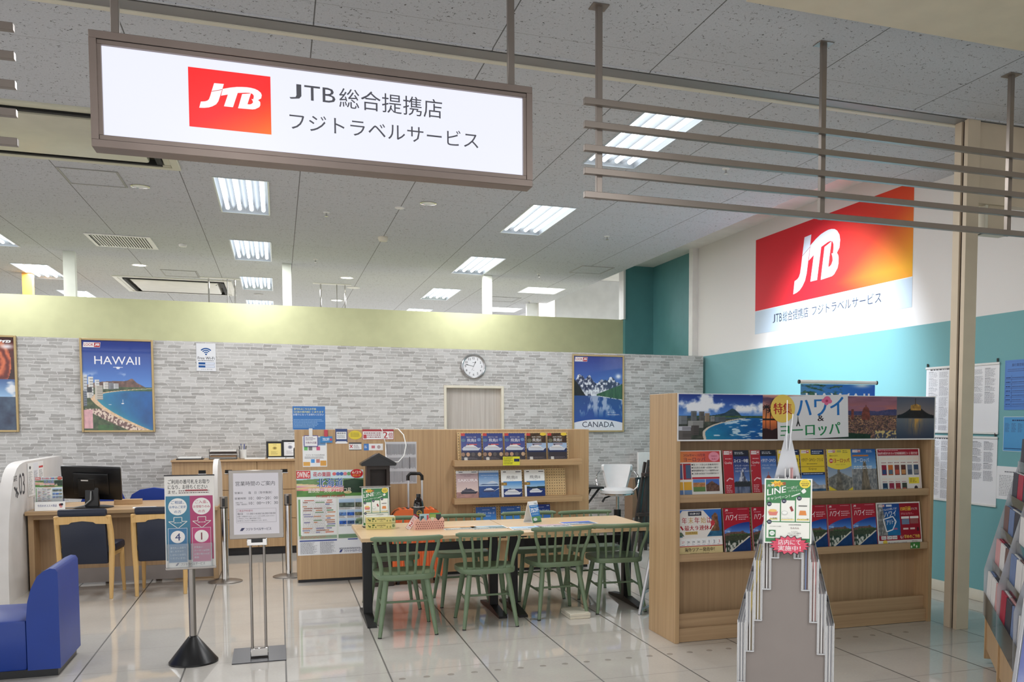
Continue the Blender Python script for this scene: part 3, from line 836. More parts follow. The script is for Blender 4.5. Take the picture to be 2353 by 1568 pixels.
# ---- second end of the counter: thin white end board
t = thing('counter_partition', 'thin white end board standing at the end of the counter behind the ticket stand', 'partition', (-.585, 9.95, .0))
pts = [(-.08, .0), (.75, 0), (.75, 1.0), (.55, 1.13), (.35, 1.175), (.15, 1.175), (.02, 1.12), (-.05, 1.0), (-.07, .8)]
pts = [(y, max(z, .736)) for y, z in pts]
MB().prism(pts, 'X', -.022, .022, smooth=True).build('board', 'partition_white', t)

# ---- monitor
t = thing('monitor', 'black computer monitor seen from behind on the counter', 'monitor', (-1.66, 10.05, .735), math.radians(-5))
M_ = Matrix.Translation((0, 0, .24)) @ Matrix.Rotation(math.radians(20), 4, 'X') @ Matrix.Rotation(math.radians(3), 4, 'Y')
MB().box(-.25, -.018, -.17, .25, .018, .165, .008, M_).build('screen_case', 'black_plastic', t)
MB().box(-.15, -.045, -.11, .15, -.018, .11, .012, M_).build('back_cover', 'black_plastic', t)
MB().box(-.11, -.052, -.13, .03, -.040, .06, .004, M_).build('mount_plate', 'black_metal', t)
MB().box(-.06, -.03, .0, .06, .01, .22, .006).build('neck', 'black_plastic', t)
MB().lathe([(.17, 0), (.17, .008), (.13, .016), (.02, .02)], (0, .02, 0), 28).build('stand_base', 'black_plastic', t)
MB().box(-.08, -.0530, .035, -.02, -.0512, .047, 0, M_).build('label', 'white_plastic', t)
MB().tube([(.0, -.05, .16), (.0, -.075, .08), (-.05, -.09, .03), (-.13, -.10, .012), (-.24, -.08, .01)], .006).build('cable', 'grey_board', t)
# ---- leaflet stand with leaflets
def tour_leaflet(a, x0, y0, x1, y1, seed=1, big=True):
    X = lambda u: x0 + u * (x1 - x0)
    Y = lambda v: y0 + v * (y1 - y0)
    def pic(U, V):
        n = fbm(U * 9 + seed, V * 7, 4)
        sky = np.stack([170 + 50 * V, 205 + 30 * V, 235 + 0 * V], -1)
        hill = np.stack([70 + 70 * n, 110 + 60 * n, 70 + 40 * n], -1)
        fl = np.stack([205 + 50 * n, 120 + 100 * vnoise(U * 4, V * 30), 110 + 100 * vnoise(U * 3 + 4, V * 26)], -1)
        gr = np.stack([60 + 60 * n, 110 + 60 * n, 60 + 20 * n], -1)
        h = .60 + .12 * fbm(U * 3 + 5, U * 0 + 2, 3)
        im = np.where((V > h)[..., None], sky, hill)
        im = np.where(((V < .50 - .15 * U) & (V > .24 - .1 * U))[..., None], fl, im)
        im = np.where((V <= .24 - .1 * U)[..., None], gr, im)
        dark = (U > .70) & (V < .66 - .35 * np.abs(U - .86)) & (V > .12)
        return np.where(dark[..., None], np.stack([25 + 25 * n, 45 + 35 * n, 32 + 25 * n], -1), im)
    a.img(X(0), Y(.69), X(1), Y(1), 70, 44, pic); a.up()
    a.rect(X(0), Y(0), X(1), Y(.69), (232, 238, 228)); a.rect(X(.02), Y(.23), X(.06), Y(.66), (120, 170, 110))
    a.rect(X(.05), Y(.24), X(.585), Y(.665), (246, 246, 244)); a.rect(X(.61), Y(.24), X(.985), Y(.665), (244, 246, 246))
    a.rect(X(0), Y(0), X(1), Y(.185), (238, 240, 244)); a.up()
    r = random.Random(seed)
    cols = [(222, 120, 90), (120, 120, 170), (110, 160, 110), (170, 110, 90), (220, 150, 100), (150, 150, 190)]
    for i in range(17):
        yy = .645 - i * .0235
        for k in range(3):
            xa = .07 + k * .17 + r.random() * .04; w_ = .05 + r.random() * .10
            if r.random() < .75: a.rect(X(xa), Y(yy - .006), X(min(xa + w_, .57)), Y(yy + .006), r.choice(cols))
    a.lines(X(.08), Y(.25), X(.57), Y(.655), 40, (168, 160, 160), .28, seed + 2, (x1 - x0) * .02)
    pics = [(.625, .555, .86, .655, (95, 110, 100)), (.87, .555, .975, .655, (110, 116, 90))]
    pics += [(.625 + k * .12, .455, .735 + k * .12, .525, c) for k, c in enumerate(((90, 130, 190), (50, 100, 190), (120, 120, 90)))]
    pics += [(.625 + k * .12, .355, .735 + k * .12, .425, c) for k, c in enumerate(((40, 90, 180), (60, 90, 140), (70, 110, 90)))]
    for i, (pa, pb, pc, pd, c) in enumerate(pics):
        a.img(X(pa), Y(pb), X(pc), Y(pd), 12, 9, lambda U, V, c=c, i=i: np.stack([np.where(V > .55, 140 + 60 * V, c[0] * (.6 + .7 * vnoise(U * 6 + i, V * 5))), np.where(V > .55, 175 + 50 * V, c[1] * (.6 + .7 * vnoise(U * 6 + i, V * 5))), np.where(V > .55, 215 + 30 * V, c[2] * (.6 + .7 * vnoise(U * 6 + i, V * 5)))], -1))
        a.lines(X(pa), Y(pb - .025), X(pc), Y(pb - .004), 3, (120, 120, 120), .5, i, (x1 - x0) * .012)
    a.rect(X(.03), Y(.195), X(.585), Y(.23), (150, 176, 150)); a.rect(X(.61), Y(.19), X(.985), Y(.235), (120, 150, 120))
    a.lines(X(.05), Y(.197), X(.56), Y(.228), 4, (200, 90, 80), .4, 6, (x1 - x0) * .03)
    a.rect(X(.03), Y(.163), X(.585), Y(.178), (56, 76, 150)); a.rect(X(.75), Y(.168), X(.90), Y(.180), (56, 76, 150))
    for q in range(2): a.lines(X(.04 + .29 * q), Y(.015), X(.30 + .28 * q), Y(.155), 17, (150, 150, 158), .42, 9 + q, (x1 - x0) * .02)
    a.lines(X(.62), Y(.055), X(.97), Y(.075), 3, (90, 90, 110), .5, 4, (x1 - x0) * .02)
    # titles
    a.rect(X(0), Y(.905), X(.205), Y(.995), (205, 36, 44))
    a.ell(X(.90), Y(.955), (x1 - x0) * .095, (y1 - y0) * .052, (196, 32, 40)); a.ell(X(.76), Y(.735), (x1 - x0) * .06, (y1 - y0) * .016, (238, 220, 160))
    for k, c in enumerate(((226, 110, 110), (90, 110, 180), (60, 100, 170), (220, 130, 140), (110, 160, 100))): a.ell(X(.56 + k * .055), Y(.955), (x1 - x0) * .028, (y1 - y0) * .02, c)
    a.up()
    a.text('SWING', X(.012), Y(.915), X(.19), Y(.985), (250, 244, 240), 1)
    for o_, c in ((.004, (250, 250, 250)), (0, (38, 92, 170))):
        a.text('北海道', X(.30 + o_), Y(.80 - o_), X(.69 + o_), Y(.905 - o_), c, 2 if o_ else 1); a.up()
    a.text('花の楽園', X(.245), Y(.925), X(.50), Y(.98), (206, 50, 70), 1)
    a.text('富良野・美瑛ノロッコ号', X(.17), Y(.735), X(.81), Y(.79), (250, 246, 226), 1)
    a.text('191,000円 197,000円', X(.29), Y(.675), X(.71), Y(.71), (190, 40, 44), 1)
    a.text('6/29', X(.83), Y(.955), X(.97), Y(.985), (250, 244, 220), 0); a.text('限定1本', X(.84), Y(.92), X(.96), Y(.945), (240, 180, 60), 0)
    a.text('1日間', X(.725), Y(.727), X(.795), Y(.744), (120, 90, 30))
    a.text('フジトラベルサービス', X(.69), Y(.02), X(.965), Y(.05), (50, 60, 110), 1); a.poly([(X(.615), Y(.02)), (X(.645), Y(.02)), (X(.67), Y(.052)), (X(.64), Y(.052))], (50, 60, 130))
    a.k = 0
p = GZ(102, 1168, .735)
t = thing('leaflet_holder', 'clear leaflet holder with tour leaflets beside the monitor on the counter', 'leaflet holder', (-1.985, 9.88, .735), math.radians(4))
MB().box(-.115, -.02, 0, .115, .04, .006, .002).box(-.115, .0, .006, .115, .004, .13, .001).box(-.118, -.02, 0, -.114, .045, .13).box(.114, -.02, 0, .118, .045, .13).build('holder', 'clear_acrylic', t)
a = Art(.215, .30, .006); tour_leaflet(a, 0, 0, 1, 1, 4)
a.build('leaflet', (0, .012, .008), lean(6), 'print_gloss', t)
a = Art(.24, .085, .002); a.up(); a.text('今月のオススメ商品', .09, .42, .72, .70, (50, 60, 130), 1); a.ell(.84, .62, .05, .16, (120, 40, 40)); a.ell(.89, .66, .04, .14, (40, 40, 50)); a.ell(.86, .42, .05, .12, (220, 150, 150))
a.build('name_card', (.012, -.05, .002), lean(18), 'print_paper', t)
# flat papers, calculator-like small items on the counter
def sheet(w, h, c, z, rz, lab, cat='paper sheet', fn=None, t_=.001, group=None, m='print_paper'):
    a = Art(w, h, t_)
    if fn: fn(a)
    o = a.build('paper_sheet', (c[0], c[1], z + t_ + .0005), (0, 0, rz), m); tag(o, lab, cat, group); return o
def memo(a): a.up(); a.lines(.1, .15, .9, .85, 7, (110, 120, 190), .4, 5, .06)
sheet(.20, .14, (-1.20, 9.86), .735, .1, 'white sheet with blue print lying on the counter between the navy chairs', 'paper sheet', memo)
t = thing('wooden_tray', 'small flat oak box behind the monitor on the counter', 'box', (-1.40, 10.35, .735))
MB().box(-.12, -.05, 0, .12, .05, .05, .003).build('tray', 'oak_light_x', t)

# ---- office chairs behind the counter
def office_chair(loc, rz, lab, wide):
    t = thing('office_chair', lab, 'office chair', loc, rz, 'blue office chairs behind the counter')
    w = wide / 2
    pts = [(-w, .50), (-w + .01, .70), (-w + .05, .79), (-w + .12, .835), (0, .855), (w - .12, .835), (w - .05, .79), (w - .01, .70), (w, .50)]
    MB().prism(pts, 'Y', -.04, .04).build('backrest', 'blue_fabric', t)
    MB().box(-w + .02, .02, .42, w - .02, .48, .50, .03).build('seat', 'blue_fabric', t)
    MB().cyl((0, .24, .08), (0, .24, .42), .03).build('column', 'black_metal', t)
    f = MB()
    for k in range(5):
        an = 2 * PI * k / 5; f.cyl((0, .24, .085), (.27 * math.cos(an), .24 + .27 * math.sin(an), .06), .022, .014, 8).cyl((.27 * math.cos(an), .24 + .27 * math.sin(an) - .015, .028), (.27 * math.cos(an), .24 + .27 * math.sin(an) + .015, .028), .028, n=10)
    f.build('star_base', 'black_plastic', t)
office_chair((-1.24, 10.93, 0), 0.0, 'blue office chair with a rounded back behind the counter, in front of the cabinets', .50)
office_chair((-1.74, 11.15, 0), 0.06, 'blue office chair with a squarer back, half hidden behind the rounded one', .44)

# ---- navy customer chairs
def counter_chair():
    t = thing('counter_chair', '', 'chair')
    W = .20
    for sx in (-1, 1):
        MB().tube([(sx * .195, -.02, 0), (sx * .20, .0, .25), (sx * .205, .005, .45), (sx * .205, -.02, .60), (sx * .20, -.06, .735)], [.015, .022, .026, .025, .023], 8).build('rear_leg', 'beech', t)
        MB().tube([(sx * .20, .42, 0), (sx * .195, .405, .2), (sx * .19, .40, .40)], [.014, .018, .021], 8).build('front_leg', 'beech', t)
    pts = [(-.215, .665), (-.105, .67), (-.085, .685), (0, .695), (.085, .685), (.105, .67), (.215, .665), (.215, .735), (-.215, .735)]
    MB().prism(pts, 'Y', -.075, -.045).build('top_rail', 'beech', t)
    MB().box(-.195, .01, .36, .195, .40, .40, .004).build('seat_rail', 'beech', t)
    MB().box(-.215, -.01, .40, .215, .44, .475, .022).build('seat', 'navy_leather', t)
    M_ = Matrix.Translation((0, -.005, .39)) @ Matrix.Rotation(math.radians(8), 4, 'X')
    MB().box(-.178, -.022, -.08, .178, .026, .32, .014, M_).build('back_cushion', 'navy_leather', t)
    MB().box(-.19, -.085, .735, .19, -.03, .80, .018).build('head_cushion', 'navy_leather', t)
    return t
cc = counter_chair(); cc.location = (-1.595, 9.25, 0); cc.rotation_euler = (0, 0, math.radians(-5))
cc['label'] = 'navy leather chair with beech frame at the counter, in front of the monitor'; cc['group'] = 'navy chairs at the counter'
dup(cc, (-1.01, 9.27, 0), (0, 0, math.radians(-1)), 'navy leather chair with beech frame at the counter, partly behind the ticket stand')

# ---- blue sofa at the near left
t = thing('lounge_chair', 'low blue leather lounge seat with a curved backrest in the left corner', 'sofa', (-1.28, 6.53, 0))
bk = [(-.175, .05), (-.175, .36), (-.165, .47), (-.145, .55), (-.11, .625), (-.075, .655), (-.04, .67), (-.012, .665), (.0, .645), (.0, .05)]
MB().prism(bk, 'Y', 0, .62, smooth=True).build('backrest', 'blue_leather', t)
MB().box(-1.0, .0, .05, -.175, .62, .36, .02).build('seat', 'blue_leather', t)
MB().box(-.97, .03, 0, -.02, .59, .05).build('base', 'black_plastic', t)

# ---- low cabinets under the brick wall
def cabinet(x0, x1, lab, doors, side=-1):
    t = thing('cabinet', lab, 'cabinet', ((x0 + x1) / 2, 11.6, 0), 0, 'oak cabinets along the brick wall'); w = (x1 - x0) / 2
    MB().box(-w, .02, .09, w, .56, 1.09, .002).build('body', 'oak_light', t)
    MB().box(-w, .05, 0, w, .56, .09).build('plinth', 'dark_plinth', t)
    n = len(doors)
    for k, (za, zb) in enumerate(doors):
        hx = {-1: -w + .10, 1: w - .175}[side]
        dd = MB().box(-w + .003, 0, za + .003, w - .003, .02, zb - .003, .0015).build('door', 'oak_light', t)
        if k == 0:
            MB().box(hx, -.004, zb - .135, hx + .075, .0, zb - .095, .001).build('handle_cup', 'black_gap', dd)
            MB().box(hx - .005, -.006, zb - .14, hx + .08, -.001, zb - .134).build('handle_lip', 'chrome', dd)
rows = [(.76, 1.09), (.42, .76), (.09, .42)]
cabinet(-1.13, -.68, 'oak cabinet unit at the left end of the row, behind the counter', rows, 1)
cabinet(-.68, -.24, 'middle oak cabinet unit behind the opening hours sign', rows)
cabinet(-.24, .19, 'oak cabinet unit under the two framed plaques', rows, 1)
ct = MB().box(-1.135, 11.575, 1.09, .20, 12.17, 1.112, .002).build('countertop', 'oak_light_x'); tag(ct, 'continuous oak top over the low cabinets', 'countertop')
# things on the cabinets
ZT = 1.112
t = thing('paper_tray', 'black tray of white papers at the left end of the cabinet top', 'paper tray', (-.95, 11.78, ZT))
MB().box(-.14, -.1, 0, .14, .1, .012, .002).build('tray', 'black_plastic', t); MB().box(-.12, -.08, .012, .12, .09, .03, .002).build('papers', 'soft_white', t)
t = thing('letter_tray', 'stacked letter tray with grey and brown folders on the cabinets', 'letter tray', (-.60, 11.80, ZT))
MB().box(-.15, -.11, 0, .15, .11, .006).box(-.15, -.11, .0, -.146, .11, .12).box(.146, -.11, 0, .15, .11, .12).box(-.15, -.11, .06, .15, .11, .064).build('tray', 'clear_acrylic', t)
for k, (c, z) in enumerate((('grey_plastic', .008), ('cardboard', .028), ('dark_brown_wood', .066), ('white_plastic', .09))): MB().box(-.14, -.1, z, .14, .1, z + .016, .001).build('folder', c, t)
t = thing('pen_cup', 'patterned white cup full of pens on the cabinets', 'cup', (-.395, 11.82, ZT))
MB().lathe([(.03, 0), (.038, .004), (.045, .11), (.041, .11), (.036, .01)], n=20).build('cup', 'white_plastic', t)
for k in range(6):
    an = k * 1.05; MB().cyl((.02 * math.cos(an), .02 * math.sin(an), .02), (.038 * math.cos(an), .038 * math.sin(an), .15 + .012 * (k % 3)), .005, n=6).build('pen', ('black_plastic', 'grey_plastic', 'blue_leather')[k % 3], t)
for k, (x, w_, lab) in enumerate(((-.26, .22, 'loose white papers on the cabinets beside the pen cup'), (-.02, .2, 'white papers in front of the gold plaque'), (.12, .1, 'white papers in front of the black framed plaque'))):
    MBo = MB().box(-w_ / 2, -.1, 0, w_ / 2, .1, .012, .002).build('paper_stack', 'soft_white'); MBo.location = (x, 11.72, ZT); tag(MBo, lab, 'paper stack')
def plaque(x, w, h, gold, lab):
    t = thing('framed_plaque', lab, 'plaque', (x, 11.93 + (0 if gold else .03), ZT), 0, 'award plaques on the cabinets')
    M_ = Matrix.Rotation(math.radians(-8), 4, 'X')
    f = MB()
    for s_ in (-1, 1): f.box(s_ * w / 2 - .012, 0, 0, s_ * w / 2 + .012, .018, h, .002, M_)
    f.box(-w / 2, 0, 0, w / 2, .018, .024, .002, M_).box(-w / 2, 0, h - .024, w / 2, .018, h, .002, M_)
    f.build('frame', 'black_plastic', t)
    a = Art(w - .022, h - .044, .004, (236, 216, 130) if gold else (238, 238, 240)); a.up()
    c = (120, 100, 40) if gold else (110, 110, 120)
    a.text('AWARD' if gold else '感謝状', .35, .84, .65, .90, c); a.ell(.5, .62, .18, .13, (200, 176, 90) if gold else (170, 170, 180)); a.up(); a.ell(.5, .62, .10, .07, (130, 110, 50) if gold else (110, 116, 130)); a.k -= 1
    a.lines(.2, .12, .8, .4, 6, c, .3, 3, .05)
    a.build('certificate', (0, .006, .022), lean(8), 'print_framed', t)
    MB().box(-.05, .02, 0, .05, .09, .004).build('foot', 'black_plastic', t)
plaque(-.045, .165, .20, True, 'gold certificate plaque in a black frame on the cabinets')
plaque(.128, .165, .215, False, 'white certificate plaque in a wider black frame on the cabinets')
v = MB().lathe([(.03, 0), (.045, .02), (.045, .12), (.028, .14), (.028, .17), (.024, .17), (.024, .14), (.04, .11), (.04, .02)], n=20).build('glass_vase', 'clear_acrylic'); v.location = (.205, 11.62, ZT); tag(v, 'clear glass jar at the right end of the cabinet top', 'jar')

# ---- ticket stand
t = thing('ticket_stand', 'ticket stand with blue and pink number card panel on a black cone base', 'sign stand', (-.545, 6.62, 0), math.radians(1.5))
MB().lathe([(.148, 0), (.148, .012), (.14, .022), (.03, .168), (.022, .172), (.022, .176)], n=36).build('cone_base', 'black_plastic', t)
MB().cyl((0, 0, .17), (0, 0, .618), .0215, n=18).build('pole', 'brushed_steel', t)
T_ = lean(5)
w, h = .292, .595
M_ = Matrix.Translation((0, -.015, .625)) @ Matrix.Rotation(math.radians(-5), 4, 'X')
MB().box(-w / 2, 0, 0, w / 2, .03, h, .003, M_).build('board', 'white_plastic', t)
MB().box(-w / 2 - .002, -.004, h - .004, w / 2 + .002, .034, h + .004, .001, M_).build('top_cap', 'dark_plinth', t)
MB().box(-w / 2 - .003, -.012, -.012, w / 2 + .003, .034, .003, .002, M_).build('bottom_rail', 'brushed_steel', t)
a = Art(w, h, .001, (238, 234, 228)); a.up()
D = (34, 30, 32)
a.text('ご利用の番号札をお取り', .07, .905, .90, .955, D, 1); a.text('になり、お待ちください', .07, .848, .86, .897, D, 1); a.text('ませ。', .07, .80, .245, .838, D, 1)
a.rect(.41, .825, .86, .842, (190, 60, 70)); a.lines(.28, .798, .90, .842, 2, (90, 60, 60), .4, 3, .03, .02)
TEAL, MAG = (32, 112, 140), (178, 38, 92)
a.rect(.02, .08, .50, .775, (58, 128, 158), TEAL); a.rect(.50, .08, .965, .775, (176, 60, 112), MAG); a.up()
for cx, c, l1, l2 in ((.255, (20, 90, 150), 'ご相談、', 'お申込ご変更'), (.735, (180, 30, 80), 'ご入金、', 'お受取りのみ')):
    a.ell(cx, .66, .185, .092, (240, 238, 234), 40); a.up()
    a.text(l1, cx - .13, .69, cx + .13, .725, c, 1); a.text(l2, cx - .165, .642, cx + .165, .672, c, 1); a.text('の方', cx - .07, .59, cx + .07, .622, c, 1); a.k -= 1
    for P, Q in (((-.08, .545), (.08, .545)), ((-.08, .545), (-.08, .50)), ((.08, .545), (.08, .50)), ((-.08, .50), (-.185, .50)), ((.08, .50), (.185, .50)), ((-.185, .50), (0, .425)), ((.185, .50), (0, .425))):
        a.line((cx + P[0], P[1]), (cx + Q[0], Q[1]), .004, (226, 226, 220))
    a.lines(cx - .08, .478, cx + .08, .495, 1, (220, 220, 215), .5, 2, .03, .02)
a.text('フジトラベルサービス', .30, .022, .78, .052, (70, 70, 74), 1); a.poly([(.19, .022), (.23, .022), (.27, .052), (.23, .052)], (80, 80, 110))
a.build('notice_print', (0, -.017, .626), T_, 'print_gloss', t)
for sx, c, num, cl in ((-.073, (44, 112, 158), '4', (30, 50, 110)), (.066, (190, 56, 116), '1', (120, 30, 50))):
    a = Art(.112, .222, .004, (225, 228, 232)); a.up(); a.rect(.02, .01, .98, .99, c); a.up()
    a.ell(.5, .745, .37, .18, (238, 234, 230)); a.up(); a.text(num, .30, .64, .70, .85, cl, 1, keep=True)
    for k, s_ in enumerate((('番号札にお取り', '致しますので', 'しばらくお待ち', 'くださいませ。') if num == '4' else ('お支払い', 'クーポン&切符', 'お受け取りの方', '専用'))): a.text(s_, .10, .40 - k * .10, .10 + .115 * len(s_), .46 - k * .10, (200, 220, 232))
    a.build('number_card', (sx, -.026, .66), lean(5), 'print_gloss', t)
    MB().box(sx - .062, -.032, .0, sx + .062, -.029, .155, 0, M_).box(sx + .058, -.032, 0, sx + .062, -.004, .155, 0, M_).box(sx - .062, -.032, 0, sx - .058, -.004, .155, 0, M_).build('card_pocket', 'clear_acrylic', t)

# ---- opening hours sign
t = thing('hours_sign', 'opening hours sign in a metal frame on a two rod stand', 'sign stand', (-.145, 6.62, 0))
MB().prism([(-.16, 0), (.20, 0), (.20, .022), (-.16, .006)], 'X', -.165, .165).build('base_plate', 'dark_steel', t)
MB().box(-.055, -.07, .018, .055, -.01, .075, .004).build('base_clamp', 'chrome', t)
for sx in (-.042, .042): MB().cyl((sx, -.04, .05), (sx, -.04, .80), .0085, n=12).build('rod', 'brushed_steel', t)
MB().box(-.062, -.065, .755, .062, -.02, .80, .003).build('bracket', 'chrome', t)
MB().box(-.035, -.068, .775, .035, -.064, .80).build('bracket_inset', 'black_plastic', t)
M_ = Matrix.Translation((0, -.055, .80)) @ Matrix.Rotation(math.radians(-6), 4, 'X')
w, h = .332, .45
f = MB()
for s_ in (-1, 1): f.box(s_ * (w / 2 - .016) - .016, 0, 0, s_ * (w / 2 - .016) + .016, .022, h, .003, M_)
f.box(-w / 2, 0, 0, w / 2, .022, .032, .003, M_).box(-w / 2, 0, h - .022, w / 2, .022, h, .003, M_)
f.build('frame', 'brushed_steel', t)
a = Art(w - .055, h - .045, .002, (226, 222, 228)); a.up()
K = (64, 62, 70)
a.text('営業時間のご案内', .05, .785, .92, .86, K, 0)
a.text('営業日', .03, .655, .20, .69, K); a.text('毎　日（年中無休）', .33, .65, .85, .695, K)
a.text('営業時間', .03, .565, .27, .60, K); a.text('10：00～20：00', .34, .56, .98, .605, K)
a.text('新規ご予約', .05, .505, .20, .525, K); a.text('ご相談・電話受付', .05, .475, .30, .497, K); a.text('10：00～19：30', .34, .48, .98, .525, K)
a.frame(.06, .19, .94, .415, .004, (120, 110, 120)); a.text('ご来店予約受付', .08, .365, .42, .40, (170, 60, 90)); a.text('毎日　11:00/14:00/16:00/18:00', .08, .315, .92, .352, K)
for k in range(3): a.text(('店頭・お電話またはホームページからお申し込みください', 'ご予約なしでもご案内可能ですが、', 'お待ちいただく場合がございます。')[k], .08, .28 - k * .035, (.90, .6, .74)[k], .302 - k * .035, K)
a.text('フジトラベルサービス', .26, .06, .82, .105, (40, 44, 80), 1); a.poly([(.13, .058), (.19, .058), (.24, .105), (.17, .105)], (40, 44, 90))
a.build('notice_print', (0, -.052, .829), lean(6), 'print_gloss', t)

# ---- chrome barrier posts
def barrier(x, y, lab, first=[None]):
    if first[0]:
        return dup(first[0], (x, y, 0), None, lab)
    t = thing('barrier_post', lab, 'barrier post', (x, y, 0), 0, 'chrome barrier posts')
    MB().lathe([(.155, 0), (.155, .008), (.12, .018), (.03, .025)], n=36).build('base', 'brushed_steel', t)
    MB().cyl((0, 0, .02), (0, 0, .72), .033, n=24).build('pole', 'chrome', t)
    MB().cyl((0, 0, .72), (0, 0, .83), .036, n=24).build('head', 'brushed_steel', t)
    MB().box(-.012, -.04, .735, .012, -.03, .815, .002).build('belt_slot', 'black_plastic', t)
    MB().lathe([(.0365, .718), (.0365, .726)], n=24).build('ring', 'black_plastic', t)
    first[0] = t
barrier(-.508, 9.80, 'chrome barrier post right behind the ticket stand')
barrier(.075, 9.93, 'chrome barrier post at the left end of the oak partition')
# ================================================================ WALL POSTERS AND CLOCK
def framed(x0, z0, x1, z1, lab, draw, y=12.196, fr=.022):
    w, h = x1 - x0, z1 - z0
    t = thing('framed_poster', lab, 'poster', ((x0 + x1) / 2, y, z0), 0, 'gold framed travel posters')
    f = MB()
    for s_ in (-1, 1): f.box(s_ * (w / 2 - fr / 2) - fr / 2, -.03, 0, s_ * (w / 2 - fr / 2) + fr / 2, 0, h, .003)
    f.box(-w / 2 + fr, -.029, 0, w / 2 - fr, 0, fr, .003).box(-w / 2 + fr, -.029, h - fr, w / 2 - fr, 0, h, .003)
    f.build('frame', 'poster_frame_gold', t)
    a = Art(w - 2 * fr + .004, h - 2 * fr + .004, .004); draw(a)
    a.build('poster_print', (0, -.016, fr - .002), UPR, 'print_framed', t)
def stack(*c): return np.stack([np.broadcast_to(np.asarray(x, float), c[0].shape if hasattr(c[0], 'shape') else np.shape(x)) for x in c], -1)
def mix3(m, a, b): return a * (1 - m[..., None]) + b * m[..., None]
def flat(U, c): return np.broadcast_to(np.array(c, float), U.shape + (3,)).copy()
def waikiki(U, V, hor=.46, seed=0, wide=False):
    n = fbm(U * 10 + seed, V * 10, 4); n2 = fbm(U * 28 + seed, V * 28 + 3, 3)
    im = mix3(step(hor, 1, V), flat(U, (86, 140, 214)), flat(U, (20, 44, 128)))
    if wide:
        cl = step(.50, .66, fbm(U * 7 + 2, V * 4.5 + 1, 5) + .16 * (1 - np.abs(V - .78) * 3))
        im = mix3(cl * step(hor, hor + .12, V), im, flat(U, (238, 240, 246)))
    else:
        cl = step(.55, .72, fbm(U * 6 + 1, V * 14 + 4, 4)) * np.exp(-((V - hor - .10) / .045) ** 2) * (U < .62)
        im = mix3(cl, im, flat(U, (232, 236, 244)))
    # sea
    sea = mix3(step(.05, .9, U), flat(U, (34, 150, 160)), flat(U, (16, 84, 152)))
    sea = mix3(step(.0, .5, V), sea, flat(U, (18, 92, 158)) * .7 + sea * .3)
    sea = sea * (.86 + .28 * n[..., None])
    if wide:
        foam = step(.63, .70, fbm(U * 9 + 8, V * 22, 3)) * (V < hor - .08)
        sea = mix3(foam * .8, sea, flat(U, (226, 236, 240)))
    im = np.where((V < hor - .02)[..., None], sea, im)
    # mountain
    if wide: mh = hor + .12 * np.exp(-((U - .64) / .07) ** 2) + .05 * np.exp(-((U - .56) / .14) ** 2) - .3 * step(.72, .95, U)
    else: mh = hor + .065 * (1 - np.exp(-U * 6)) + .025 * np.exp(-((U - .70) / .05) ** 2) - .11 * step(.72, 1.0, U)
    mt = mix3(n2, flat(U, (70, 54, 52)), flat(U, (150, 108, 92))) if not wide else mix3(n2, flat(U, (26, 46, 70)), flat(U, (60, 84, 92)))
    im = np.where(((V < mh) & (V > hor - .06 + .03 * U))[..., None], mt, im)
    gr = mix3(n2, flat(U, (30, 58, 30)), flat(U, (96, 116, 70)))
    im = np.where(((V < hor - .005) & (V > hor - .05) & (U > .2))[..., None], gr, im)
    return im
def tower_block(im, U, V, x0, x1, y0, y1, c, rows=14):
    m = (U > x0) & (U < x1) & (V > y0) & (V < y1)
    w = np.where((np.floor((V - y0) / (y1 - y0) * rows) % 2 < 1) & (U > x0 + (x1 - x0) * .3), .72, 1.0)
    return np.where(m[..., None], np.array(c, float) * w[..., None], im)
